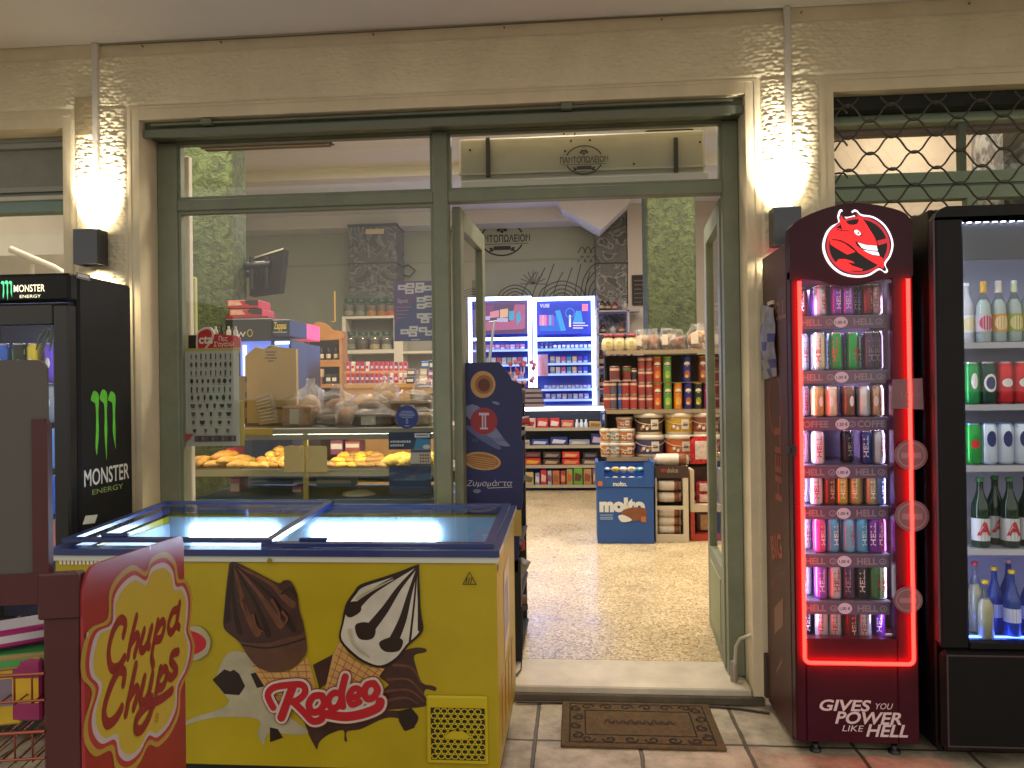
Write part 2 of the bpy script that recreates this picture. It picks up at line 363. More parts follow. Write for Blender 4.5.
def terrazzo_mat():
    m = bpy.data.materials.new('terrazzo'); m.use_nodes = True; t = m.node_tree; p = t.nodes['Principled BSDF']
    tc = t.nodes.new('ShaderNodeTexCoord')
    v = t.nodes.new('ShaderNodeTexVoronoi'); v.inputs['Scale'].default_value = 84; v.inputs['Randomness'].default_value = 1; t.links.new(tc.outputs['Object'], v.inputs['Vector'])
    sp = t.nodes.new('ShaderNodeSeparateColor'); t.links.new(v.outputs['Color'], sp.inputs[0])
    r = t.nodes.new('ShaderNodeValToRGB'); r.color_ramp.interpolation = 'CONSTANT'; e = r.color_ramp.elements
    e[0].color = (*lin('#84704e'), 1); e[1].position = .14; e[1].color = (*lin('#c3b088'), 1)
    for pos, c in ((.45, '#dccdab'), (.68, '#b59d72'), (.82, '#e6dcc4'), (.93, '#94805a')): q = e.new(pos); q.color = (*lin(c), 1)
    t.links.new(sp.outputs[0], r.inputs[0])
    v2 = t.nodes.new('ShaderNodeTexVoronoi'); v2.feature = 'DISTANCE_TO_EDGE'; v2.inputs['Scale'].default_value = 84; t.links.new(tc.outputs['Object'], v2.inputs['Vector'])
    c2 = t.nodes.new('ShaderNodeMath'); c2.operation = 'LESS_THAN'; c2.inputs[1].default_value = .06; t.links.new(v2.outputs['Distance'], c2.inputs[0])
    x = t.nodes.new('ShaderNodeMix'); x.data_type = 'RGBA'; t.links.new(c2.outputs[0], x.inputs[0]); t.links.new(r.outputs[0], x.inputs[6]); x.inputs[7].default_value = (*lin('#d2c29a'), 1)
    n = t.nodes.new('ShaderNodeTexNoise'); n.inputs['Scale'].default_value = 2.2; n.inputs['Detail'].default_value = 4; t.links.new(tc.outputs['Object'], n.inputs['Vector'])
    mr = t.nodes.new('ShaderNodeMapRange'); mr.inputs['To Min'].default_value = .18; mr.inputs['To Max'].default_value = .42; t.links.new(n.outputs['Fac'], mr.inputs[0]); t.links.new(mr.outputs[0], p.inputs['Roughness'])
    x2 = t.nodes.new('ShaderNodeMix'); x2.data_type = 'RGBA'; x2.blend_type = 'MULTIPLY'; x2.inputs[0].default_value = .5
    r2 = t.nodes.new('ShaderNodeValToRGB'); r2.color_ramp.elements[0].color = (.6, .58, .52, 1); r2.color_ramp.elements[0].position = .35; r2.color_ramp.elements[1].position = .6
    t.links.new(n.outputs['Fac'], r2.inputs[0]); t.links.new(x.outputs[2], x2.inputs[6]); t.links.new(r2.outputs[0], x2.inputs[7]); t.links.new(x2.outputs[2], p.inputs['Base Color'])
    return m
g = MB(); g.add([(-120, -120, -.124), (120, -120, -.124), (120, 120, -.124), (-120, 120, -.124)], [(0, 1, 2, 3)]); g.struct('road', M((.05, .05, .052), .8, var=.2, vs=3, bump=.3, bs=90))
g = MB(); g.box(-14, 14, -5.6, .3, -.12, 0); g.struct('pavement', pavement_mat())
g = MB(); g.box(-14, 14, -5.75, -5.6, -.12, .01, c=.01); g.struct('kerb', M('#8d867a', .8, var=.15, bump=.2))
g = MB(); g.box(-5, 2.4, .352, 8.2, -.1, .063); g.struct('shop_floor', terrazzo_mat())
g = MB(); g.box(-2.02, .752, .003, .35, -.1, .064, 0, .006); g.box(-2.02, .80, -.02, .003, 0, .036, 1, .004)
g.struct('doorstep', [M('#cbc2ae', .45, var=.16, vs=6, bump=.06, bs=50), M('#5c5344', .8, var=.3, vs=9, bump=.3)])
# --- the building
bld = thing('shop_building', 'cream stucco shopfront with green door frame and the lit grocery shop behind it', 'building', (0, 0, 0))
w = MB()
OL, OR, OT = -2.028, .757, 2.68
TOPZ = 3.045
for (x0, x1) in ((-6, -3.4), (-2.405, OL), (OR, 1.133), (2.9, 5)): w.box(x0, x1, 0, .3, -.1, TOPZ)
w.box(-3.4, -2.405, .001, .3, 2.66, TOPZ); w.box(OL, OR, .001, .3, OT, TOPZ); w.box(1.133, 2.9, .001, .3, 2.67, TOPZ)
w.box(-3.4, -2.405, .001, .3, -.1, .8); w.box(1.133, 2.9, .001, .3, -.1, .8)
w.box(-6, 5, .001, .3, TOPZ, 3.95)
fac = w.part('facade_wall', PLAS, bld)
w = MB(); stucco(w, -3.6, 2.7, 2.745, 2.985); stucco(w, -2.343, -2.086, .1, 2.7449); stucco(w, .822, 1.072, .1, 2.7449)
for a, b in ((-6, -3.6), (2.7, 5)): w.box(a, b, -.006, -.001, 2.745, 2.985)
w.part('stucco_relief', STUC, bld)
w = MB(); w.box(-6, 5, -2.2, -.004, TOPZ, 3.25); w.part('canopy_ceiling', CEIL, bld)
w = MB()                                           # thin plaster beads round the openings
for (a, b, z0, z1) in ((-2.405, OL, 0, 2.66),):
    pass
for x0, x1, z0, z1 in ((OL-.05, OL-.038, .05, OT+.05), (OR+.038, OR+.05, .05, OT+.05), (OL-.05, OR+.05, OT+.05, OT+.062), (-2.368, -2.356, .8, 2.71), (1.085, 1.097, .8, 2.72), (1.085, 2.95, 2.72, 2.732), (-3.45, -2.356, 2.71, 2.722)):
    w.box(x0, x1, -.004, -.0005, z0, z1)
w.part('plaster_bead', PLAS, bld)
# interior shell
INW = M('#a9a798', .8, var=.06, vs=2, bump=.05); INC = M('#dbd8d1', .85, var=.04, vs=1); 
ZC = 3.95
w = MB(); w.box(-5, 2.4, 7.9, 8.1, -.1, ZC+.1); bw = w.part('back_wall', M('#a3a793', .8, var=.06, vs=2), bld)
w = MB(); w.box(-5.1, -5, .3, 8, -.1, ZC); w.part('side_wall', INW, bld)
w = MB(); w.box(2.4, 2.5, .3, 8, -.1, ZC); w.part('side_wall', INC, bld)
w = MB(); w.box(-5, 2.4, .3, 7.9, ZC, ZC+.1)
x0, x1, z0, z1 = REC(330, 205, 470, 223, 7.3); w.box(-5, .2, 7.5, 7.898, z0, ZC)
pl = Pl((0, 7.2, 0)); w.prism(pl, pl.px([(552, 190), (562, 212), (600, 233), (629, 205), (634, 190)]), -.3, .2)
x0, x1, z0, z1 = REC(190, 190, 700, 214, 7.0); w.box(-5, 2.4, 5.2, 5.6, ZC-.12, ZC)
w.part('ceiling', INC, bld)
w = MB(); pl = Pl((0, 7.898, 0)); x0, x1, z0, z1 = REC(250, 259, 600, 263, 7.89); w.box(-5, 2.4, 7.885, 7.899, z0-.01, z0+.02); w.part('dado_line', M('#9a9c86', .7), bld)
# the shop's own sign painted on the wall, over a drawn line mural
def oval_logo(mb, pl, cu, cv, r, mi=0, gap=True):
    ry = r*.78; t = r*.07
    for a0, a1 in ((.12*math.pi, .88*math.pi), (1.12*math.pi, 1.88*math.pi)):
        o = ell(cu, cv, r, ry, 30, a0, a1); i = ell(cu, cv, r-t, ry-t, 30, a0, a1)
        n = len(o); off = .001+mb.off(); vs = [pl.p(a, b, off) for a, b in o]+[pl.p(a, b, off) for a, b in i]
        mb.add(vs, [(k, k+1, n+k+1, n+k) for k in range(n-1)], mi)
    mb.text(pl, 'ΠΑΝΤΟΠΩΛΕΙΟΝ', r*.44, cu, cv-r*.14, mi, xs=.72, bold=.018)
    mb.poly(pl, [(cu-r*1.2, cv-r*.24), (cu+r*1.2, cv-r*.24), (cu+r*1.2, cv-r*.215), (cu-r*1.2, cv-r*.215)], mi)
    mb.poly(pl, [(cu-r*.42, cv-r*.50), (cu+r*.42, cv-r*.50), (cu+r*.38, cv-r*.32), (cu-r*.38, cv-r*.32)], mi)
    for s in (-1, 1):
        mb.poly(pl, [(cu+s*r*.40, cv-r*.56), (cu+s*r*.62, cv-r*.56), (cu+s*r*.54, cv-r*.47), (cu+s*r*.60, cv-r*.38), (cu+s*r*.44, cv-r*.38)], mi)
    for du, dv in ((-.16, .40), (0, .34), (.16, .40), (-.07, .48), (.08, .48)): mb.poly(pl, ell(cu+du*r, cv+dv*r, r*.08, r*.07, 10), mi)
    mb.text(pl, 'ΤΟ', r*.13, cu, cv+r*.58, mi)
INK = M('#33352f', .7)
w = MB(); pl = Pl((0, 7.898, 0)); cu, cv = pl.uv(502, 239); r_ = (pl.uv(523, 239)[0]-pl.uv(479, 239)[0])/2; oval_logo(w, pl, cu, cv, r_)
w.part('painted_sign', INK, bld)
w = MB(); s_ = lambda pts, wd=.016: w.stroke(pl, pl.px(pts), wd, 0)
for c, wdt, h, y in ((472, 15, 11, 300), (515, 18, 15, 300), (562, 24, 18, 299), (598, 18, 36, 299)):
    for k in range(4):
        q = 1-k*.22; s_([(c-wdt*q, y), (c-wdt*q*.75, y-h*q*.62), (c, y-h*q), (c+wdt*q*.75, y-h*q*.62), (c+wdt*q, y)], .014)
for k in range(7):
    s_([(520+k*11, 300), (526+k*10, 286), (536+k*9, 272-(k % 3)*4)], .012)
for k in range(9):
    a = k*math.pi/8; s_([(533, 284), (533+13*math.cos(a), 284-13*math.sin(a))], .01)
for k in range(8):
    s_([(578+6*(k % 4), 262-9*(k//4)), (582+6*(k % 4), 256-9*(k//4)), (586+6*(k % 4), 262-9*(k//4))], .012)
w.part('line_mural', M('#4c504c', .7), bld)
# marbled pilasters, green pillars
def marble_mat():
    m = bpy.data.materials.new('marble_paint'); m.use_nodes = True; t = m.node_tree; p = t.nodes['Principled BSDF']; tc = t.nodes.new('ShaderNodeTexCoord')
    n = t.nodes.new('ShaderNodeTexNoise'); n.inputs['Scale'].default_value = 3.5; n.inputs['Detail'].default_value = 9; n.inputs['Distortion'].default_value = 2.2; t.links.new(tc.outputs['Object'], n.inputs['Vector'])
    r = t.nodes.new('ShaderNodeValToRGB'); e = r.color_ramp.elements; e[0].position = .42; e[0].color = (*lin('#3f4142'), 1); e[1].position = .62; e[1].color = (*lin('#5b5c5b'), 1)
    q = e.new(.505); q.color = (*lin('#8b8a86'), 1); q = e.new(.53); q.color = (*lin('#48494a'), 1)
    t.links.new(n.outputs['Fac'], r.inputs[0]); t.links.new(r.outputs[0], p.inputs['Base Color']); p.inputs['Roughness'].default_value = .4; return m
MARB = marble_mat()
for (a, b, c, d, Y) in ((349, 226, 397, 330, 7.4), (596, 210, 628, 400, 7.45)):
    w = MB(); x0, x1, z0, z1 = REC(a, b, c, d, Y); w.box(x0, x1, Y, 7.897, .063, z1, 0, .01)
    zj = REC(a, 262, c, 264, Y)[2]; w.box(x0-.004, x1+.004, Y-.006, 7.897, zj, zj+.02, 1); w.box(x0-.01, x1+.01, Y-.012, 7.897, z1, z1+.03, 1)
    w.part('marbled_pilaster', [MARB, DARK], bld)
x0, x1, z0, z1 = REC(366, 229, 384, 234, 7.39); w = MB(); w.box(x0, x1, 7.375, 7.395, z0, z1, 0, .003); w.part('wall_plate', M('#d9c39c', .6), bld)
def moss_mat(c0, c1):
    m = bpy.data.materials.new('green_relief'); m.use_nodes = True; t = m.node_tree; p = t.nodes['Principled BSDF']; tc = t.nodes.new('ShaderNodeTexCoord')
    n = t.nodes.new('ShaderNodeTexNoise'); n.inputs['Scale'].default_value = 16; n.inputs['Detail'].default_value = 8; n.inputs['Roughness'].default_value = .68; n.inputs['Distortion'].default_value = .8; t.links.new(tc.outputs['Object'], n.inputs['Vector'])
    r = t.nodes.new('ShaderNodeValToRGB'); e = r.color_ramp.elements; e[0].position = .40; e[0].color = (*lin(c0), 1); e[1].position = .60; e[1].color = (*lin(c1), 1)
    t.links.new(n.outputs['Fac'], r.inputs[0]); t.links.new(r.outputs[0], p.inputs['Base Color']); p.inputs['Roughness'].default_value = .65
    b = t.nodes.new('ShaderNodeBump'); b.inputs['Strength'].default_value = .9; b.inputs['Distance'].default_value = .03; t.links.new(n.outputs['Fac'], b.inputs['Height']); t.links.new(b.outputs[0], p.inputs['Normal']); return m
MOSS = moss_mat('#2f3b20', '#54633a'); MOSS2 = moss_mat('#27301c', '#44512c')
w = MB(); x0, x1, _, _ = REC(190, 200, 232, 300, 2.0); w.box(x0-.15, x1, 2.0, 2.26, .063, ZC, 0, .015); w.part('green_pillar', MOSS, bld)
w = MB(); x0, x1, _, _ = REC(647, 200, 696, 300, 4.3); w.box(x0, x1, 4.3, 4.85, .063, ZC, 0, .015); w.part('green_pillar', MOSS2, bld)
w = MB(); x0, x1, z0, z1 = REC(628, 200, 646, 330, 7.4); w.box(x0, 2.399, 7.42, 7.897, .063, ZC-.002); w.part('wall_return', M('#cfc8bd', .8), bld)
# --- shop window and doors (one green frame)
FY, FY2 = .15, .21
win = MB()
zt0 = A(300, 137, FY)[1]; ztr1 = A(300, 195.5, FY)[1]; ztr0 = A(300, 207, FY)[1]; zb = .30
XL0, XL1 = OL, A(178, 300, FY)[0]; XM0, XM1 = -.664, -.592; XR0, XR1 = .683, OR-.002
win.box(XL0+.002, XL1, FY, FY2, .066, OT-.065, 0, .004); win.box(XR0, XR1, FY, FY2, .066, OT-.065, 0, .004)
win.box(XL1, XR0, FY+.002, FY2-.002, zt0, OT-.065, 0, .003); win.box(XM0, XM1, FY-.003, FY2+.003, .066, zt0, 0, .004)
win.box(XL1, XM0, FY, FY2, ztr0, ztr1, 0, .004); win.box(XM1, XR0, FY, FY2, ztr0, ztr1, 0, .004)
win.box(XL1, XM0, FY, FY2, .066, zb, 0, .004)
for (a, b, z0, z1) in ((XL1, XM0, zb, ztr0), (XL1, XM0, ztr1, zt0), (XM1, XR0, ztr1, zt0)):      # glazing beads
    for q in ((a, a+.014, z0, z1), (b-.014, b, z0, z1), (a+.014, b-.014, z0, z0+.014), (a+.014, b-.014, z1-.014, z1)): win.box(q[0], q[1], FY+.012, FY2-.012, q[2], q[3])
wf = win.part('window_frame', GREEN, bld)
w = MB(); y = FY+.03
for (a, b, z0, z1) in ((XL1, XM0, zb, ztr0), (XL1, XM0, ztr1, zt0), (XM1, XR0, ztr1, zt0)):
    w.add([(a, y, z0), (b, y, z0), (b, y, z1), (a, y, z1)], [(0, 1, 2, 3)])
w.part('pane', GLASS, wf)
w = MB(); w.box(OL+.003, OR-.003, .05, FY2, OT-.06, OT-.001); w.box(OL+.004, OR-.004, .03, .05, OT-.075, OT-.04, 1); w.tube([(OL+.05, .02, OT-.02), (OR-.05, .02, OT-.018)], .006, 6, 1)
for x in (-1.73, -.05): w.box(x, x+.05, .005, .05, OT-.03, OT-.004, 1)
w.part('shutter_rail', [M('#5c6654', .6, var=.2), M('#737a6a', .5)], bld)
w = MB(); xa = A(183, 300, .3)[0]; xb = A(189, 300, .3)[0]; w.box(xa, xb, .31, .35, .1, 2.6, 0, .005); xa = A(190.5, 300, .42)[0]; xb = A(195, 300, .42)[0]; w.box(xa, xb, .42, .45, 1.2, 2.0, 1, .004); w.part('inner_casing', [M('#d9d2c4', .6), M('#b9c08a', .6)], bld)
def leaf(x, y0, y1, xe, hinge_light=False):
    p = MB(); nz = 2.275; t = .042
    d = Vector((xe-x, y1-y0, 0)); L = d.length; U = d.normalized(); N = Vector((U.y, -U.x, 0))
    p.T = Matrix(((U.x, N.x, 0, x), (U.y, N.y, 0, y0), (0, 0, 1, 0), (0, 0, 0, 1)))
    p.box(0, .09, 0, t, .075, nz, 0, .004); p.box(L-.09, L, 0, t, .075, nz, 0, .004); p.box(.09, L-.09, 0, t, nz-.1, nz, 0, .003); p.box(.09, L-.09, 0, t, .075, .52, 0, .003); p.box(.14, L-.14, -.004, t+.004, .14, .46, 1, .004)
    o = p.part('door_leaf', [GREEN, M('#8d9a77', .5, var=.1)], bld)
    q = MB(); q.T = p.T; q.add([(.09, t/2, .52), (L-.09, t/2, .52), (L-.09, t/2, nz-.1), (.09, t/2, nz-.1)], [(0, 1, 2, 3)]); q.part('door_pane', GLASS, o)
    q = MB(); q.T = p.T; q.tube([(L-.05, t, 1.02), (L-.05, t+.05, 1.02), (L-.13, t+.05, 1.02)], .009, 8); q.box(L-.07, L-.03, t, t+.006, .94, 1.1); q.part('handle', CHROME, o)
    return o
leaf(-.586, .22, .94, -.553); leaf(.678, .22, .94, .725)
# roller shutter housing inside the fanlight
hs = MB(); Y = .42; x0, x1, z0, z1 = REC(459, 134, 705, 179, Y); hs.box(x0, x1, Y, Y+.24, z0, z1, 0, .01)
x2, x3, z2, z3 = REC(461, 178, 708, 186, Y-.02); hs.box(x2, x3, Y-.05, Y+.2, z2, z3, 1, .006); hs.box(x0, x1, Y-.012, Y-.002, z0+(z1-z0)*.16, z0+(z1-z0)*.21, 1)
ho = hs.part('shutter_housing', [M('#a4a395', .5, var=.08, vs=4), M('#b5b3a4', .4)], bld)
w = MB()
for a in (488, 676): q0, q1, z_, zz = REC(a-2, 138, a+2, 177, Y-.01); w = MB(); w.box(q0, q1, Y-.02, Y-.001, z_, zz); w.part('housing_strap', M('#2a2b28', .6), ho)
w = MB()
for a, b in ((571, 141), (575, 134), (564, 134), (590, 140), (565, 151), (634, 164), (470, 150), (700, 142)):
    c0, c1 = A(a, b, Y); w = MB(); w.lathe([(.006, 0), (.004, -.006)], (c0, Y-.001, c1), 8, 0, 'y'); w.part('bolt', M('#2a2b28', .6), ho)
w = MB(); pl = Pl((0, Y-.013, 0)); cu, cv = pl.uv(584, 160); oval_logo(w, pl, cu, cv, (pl.uv(603, 160)[0]-pl.uv(565, 160)[0])/2); w.part('lettering', INK, ho)
# left shop window, next to the black fridge
w = MB(); bx = lambda y0, y1, mi, Y, d=.05, c=0: w.box(-3.4, -2.406, Y, Y+d, A(30, y1, Y)[1], A(30, y0, Y)[1], mi, c)
bx(124, 131, 0, .06, .12); bx(131, 142, 0, .12, .1); bx(142, 148, 1, .13, .1); bx(148, 187, 0, .16, .1); bx(187, 192, 1, .15, .1); bx(192, 196, 0, .17, .1); bx(196, 200, 2, .13, .1); bx(200, 212, 3, .15, .08)
w.box(-2.43, -2.406, .15, .22, .8, 2.1, 3)
lw = w.part('side_window', [M('#8a8d84', .6, var=.1), M('#9a9d94', .5), M('#c9c9bd', .5), M('#7d9690', .5)], bld)
w = MB(); w.add([(-3.4, .19, .8), (-2.43, .19, .8), (-2.43, .19, 2.2), (-3.4, .19, 2.2)], [(0, 1, 2, 3)]); w.part('pane', GLASS, lw)
w = MB(); w.box(-4.99, -3.15, 2.2, 2.3, .063, 2.48, 0)
w.tube([(-3.6, 1.2, 2.33), (-3.3, 1.2, 2.2), (-2.95, 1.2, 1.98)], .022, 8, 1)
for k in range(5): w.tube([(-3.5+k*.13, 1.2, 1.7), (-3.45+k*.13+.06*(k % 2), 1.2, 2.23-.07*k)], .012, 6, 1)
w.part('stair_rail', [M('#8f8877', .8, var=.08), M('#c8c6be', .6)], bld)
# right shop window behind the grille
w = MB(); y = .24; P0, P1 = 1.135, 2.9
def hb(y0, y1, mi, Y, d): w.box(P0, P1, Y, Y+d, A(930, y1, Y)[1], A(930, y0, Y)[1], mi)
hb(86, 107, 0, .07, .08); hb(108, 119, 1, .15, .1); hb(119, 122, 2, .14, .1); hb(122, 131, 3, .21, .08); hb(172, 184, 1, .15, .06); hb(184, 187, 4, .16, .04); hb(187, 199, 1, .15, .06)
x0, x1, z0, z1 = REC(968, 190, 979, 260, .15); w.box(x0, x1, .152, .2, .8, z1, 1)
x0, x1, z0, z1 = REC(957, 120, 964, 172, .18); w.box(x0, x1, .16, .19, z0, z1, 4)
gw = w.part('side_window', [M('#20231f', .7), M('#94a88c', .5, var=.1), M('#b0b69a', .5), M('#8c7d78', .7), M('#6a7865', .6)], bld)
w = MB(); w.add([(P0, .23, .8), (P1, .23, .8), (P1, .23, 2.6), (P0, .23, 2.6)], [(0, 1, 2, 3)]); w.part('pane', GLASS, gw)
w = MB(); w.box(1.135, 2.39, 1.2, 1.25, .063, 3.0, 0); w.box(1.1, 1.134, .302, 1.25, .063, 3.0, 0); w.box(1.1, 2.39, .302, 1.25, 3.0, 3.04, 0); x0, x1, z0, z1 = REC(1003, 120, 1030, 172, .5); w.box(x0, x1+.6, .5, .8, 1.6, 2.9, 1)
w.part('window_backing', [M('#b5a692', .8, var=.05), MARB], bld)
gr = MB()                                              # bow-tie lattice grille
NX0, NZ0 = A(892, 87+4, .03); sx = (A(983, 153, .03)[0]-A(892, 153, .03)[0])/2.0; sz = (A(892, 136.5, .03)[1]-A(892, 169, .03)[1])
zz0 = A(892, 136.5, .03)[1]
for row in range(-14, 4):
    for k in range(-3, 18):
        u = A(892, 136.5, .03)[0]+(k+(.5 if row % 2 else 0))*sx*.98; v = zz0+row*sz*.5
        if v > 2.64 or v < .8: continue
        if u > 1.14 and u < 2.9: gr.box(u-.012, u+.012, .022, .038, v-.007, v+.007, 0, .003)
        for sdx in (-1, 1):
            for sdz in (-1, 1):
                q = []
                for t_ in range(7):
                    f = t_/6; e = f-.12*math.sin(2*math.pi*f)
                    q.append((u+sdx*(.008+(sx*.49-.016)*f), .03, v+sdz*(sz*.5)*(e)))
                q = [p for p in q if 1.136 < p[0] < 2.9 and .8 < p[2] < 2.667]
                if sdz == 1 and len(q) > 1: gr.tube(q, .0042, 5)
for z in np.arange(.85, 2.62, sz): gr.tube([(1.137, .03, z+.05), (1.16, .03, z+.053), (1.185, .03, z+.05), (1.2, .03, z+.03)], .0045, 5)
gr.part('lattice_grille', M('#55534c', .45, .6), bld)
# vent cover and conduit details on the facade
for x, nm in ((-2.227, 'l'), (.936, 'r')):
    w = MB(); w.box(x-.013, x+.013, -.028, -.001, 2.1, TOPZ-.002, 0, .003); w.part('cable_trunking', M('#dcd8ce', .5), bld)
w = MB(); x0, x1, z0, z1 = REC(75, 97, 96, 136, -.02); w.box(x0, x1, -.024, -.001, z0, z1, 0, .004); w.part('junction_cover', M('#b5a680', .7, var=.1, vs=6, bump=.4, bs=45), bld)
w = MB(); w.box(.80, .90, -.03, -.001, .04, .23, 0, .004); w.box(.815, .885, -.034, -.030, .06, .20, 1)
for k in range(5): w.box(.818, .882, -.04, -.034, .07+k*.026, .08+k*.026, 0)
w.part('vent_cover', [M('#4b3b33', .6), M('#1b1614', .7)], bld)
w = MB()
for k, x in enumerate((-3.1, -2.93, -2.0, -1.62, -.9, -.3, .4, 1.0, 1.7)): w.lathe([(.004, 0), (.003, -.012)], (x, -.004, 3.02), 6, 0, 'y')
w.tube([(-2.23, -.006, TOPZ-.01), (-1.3, -.006, TOPZ-.012), (.2, -.006, TOPZ-.008), (.936, -.006, TOPZ-.01)], .003, 5)
w.part('cable_clip', M('#7d735d', .6), bld)
# --- lights of the place
def sconce(x, label):
    z0, z1 = 1.99, 2.15; y = -.075
    t = thing('wall_sconce', label, 'wall light', (x, -.03, 2.07))
    p = MB(); p.box(x-.057, x+.057, -.115, -.1135+.002, z0, z1); p.box(x-.057, x+.057, -.036, -.032, z0, z1); p.box(x-.057, x-.053, -.1115, -.036, z0, z1); p.box(x+.053, x+.057, -.1115, -.036, z0, z1); p.box(x-.02, x+.02, -.032, -.008, z0+.04, z1-.04)
    p.part('housing', M('#4a4d52', .35, .7), t)
    p = MB(); p.box(x-.05, x+.05, -.108, -.04, z0+.05, z1-.05); p.part('diffuser', M((1, .80, .48), .5, emit=2.5, name='sconce_glow'), t)
    lamp('sconce_up', 'SPOT', (x, -.085, z1+.012), SCONCE_W*.55, SCONCE_COL, .04, (math.pi-.72, 0, 0), parent=t, spot=R_(150), blend=1)
    lamp('canopy_bounce_fill', 'SPOT', (x, -.085, z1+.012), SCONCE_W*52, (1, .88, .70), .04, (math.pi-.66, 0, 0), parent=t, spot=R_(66), blend=.7)  # added fill spot: bounces off the canopy to even out the wall
    lamp('sconce_down', 'SPOT', (x, -.072, z0-.012), SCONCE_W*4.5, SCONCE_COL, .03, (0, 0, 0), parent=t, spot=R_(150), blend=.9)
sconce(-2.222, 'grey box wall light shining up and down above the black fridge')
sconce(.9, 'grey box wall light half hidden behind the red lit fridge')
def panel(x, y, label, pw=ROOM_W, ZC=ZC):
    t = thing('ceiling_panel', label, 'ceiling light', (x, y, ZC))
    p = MB(); p.box(x-.32, x+.32, y-.32, y+.32, ZC-.03, ZC-.002, 0, .004); p.part('frame', WHITE, t)
    p = MB(); p.box(x-.29, x+.29, y-.29, y+.29, ZC-.034, ZC-.0305); p.part('diffuser', M((1, .9, .76), .5, emit=3, name='panel_glow'), t)
    lamp('ceiling_light', 'AREA', (x, y, ZC-.05), pw, ROOM_COL, .6, parent=t)
for x, y, l in ((-2.6, 1.35, 'ceiling light over the pastry counter'), (-.1, 1.35, 'ceiling light just inside the doorway'), (-2.9, 3.0, 'ceiling light above the left fridges'), (.2, 3.0, 'ceiling light above the bread rack'), (-1.5, 3.75, 'ceiling light in the middle of the shop'), (1.6, 3.4, 'ceiling light by the right wall')):
    panel(x, y, 'square white '+l)
panel(1.9, .72, 'square white ceiling light inside the grilled side window', 7, 2.99); panel(-3.3, 1.2, 'square white ceiling light behind the left side window', 3)
x0, x1, z0, z1 = REC(200, 138, 332, 147, 1.1); tr = MB(); tr.box(x0, x1, 1.1, 1.16, z0+.01, z1, 0, .005); tr.box(x0+.02, x1-.02, 1.11, 1.15, z0, z0+.01, 1)
for x in (x0+.15, x1-.15): tr.tube([(x, 1.13, z1), (x, 1.13, ZC)], .004, 5)
tr.solo('lamp_rail', 'dark unlit lamp rail hanging near the top of the shop window', 'lamp rail', [M('#3b3330', .5), M('#59504a', .5)], (x0, 1.13, z0))

# ================================================================== cans and bottles
LID = M('#c9c9cc', .25, .9)
def can_mesh(key, r, h, body, band=None, lidc=None, text=None, tcol='#b01522', patch=None):
    """one can as (mesh, lettering mesh or None): tapered foot, printed wall, neck, rim and recessed lid with a tab"""
    mb = MB()
    prof = [(r*.72, 0), (r*.80, .002), (r*.97, h*.055), (r, h*.09), (r, h*.30), (r, h*.62), (r, h*.875), (r*.97, h*.90), (r*.84, h*.965), (r*.84, h*.98), (r*.87, h*.988), (r*.87, h), (r*.80, h), (r*.78, h*.975)]
    bi = 2 if band else 0
    mb.lathe(prof, (0, 0, 0), 20, [1, 0, 0, 0, bi, 0, 0, 0, 1, 1, 1, 1, 1])
    mb.box(-r*.12, r*.12, -r*.45, r*.2, h*.978, h*.984, 1)
    me = mb.mesh('drink_can', [body if not isinstance(body, str) else M(body, .28, .55), LID if not lidc else M(lidc, .3, .8), M(band, .3, .5) if band else LID])
    tm = None
    if text or patch:
        t = MB()
        if patch:
            for q_, (u, v, ru, rv, c) in enumerate(patch): cylpatch(t, 0, 0, r+.0006+.0005*q_, 0, ('e', u, h*v, ru, rv), c)
        if text:
            V, Fc = textgeo(text, .02); mx = max(q[0] for q in V); s_ = h*.66/mx
            t.add([((r+.0009)*math.sin((-(y-.35)*s_*.62)/r), -(r+.0009)*math.cos((-(y-.35)*s_*.62)/r), h*.2+x*s_) for x, y in V], Fc, 0)
        tm = t.mesh('lettering', [M(tcol, .35, .2), M('#e9e6e2', .4), M('#c01818', .4), M('#1d2a6b', .4)])
    return me, tm
_cc = {}
def can(x, y, z, r, h, body, label, band=None, text=None, tcol='#b01522', group=None, patch=None, turn=0, lidc=None, cat='drink can'):
    k = (r, round(h, 3), body, band, text, tcol, str(patch), lidc)
    if k not in _cc: _cc[k] = can_mesh(k, r, h, body, band, lidc, text, tcol, patch)
    me, tm = _cc[k]
    o = bpy.data.objects.new('drink_can', me); sc.collection.objects.link(o); o.location = (x, y, z); o.rotation_euler = (0, 0, turn); tag(o, label, cat, group); WL[o.name] = Vector((x, y, z))
    if tm is not None:
        q = bpy.data.objects.new('lettering', tm); sc.collection.objects.link(q); q.parent = o
    return o
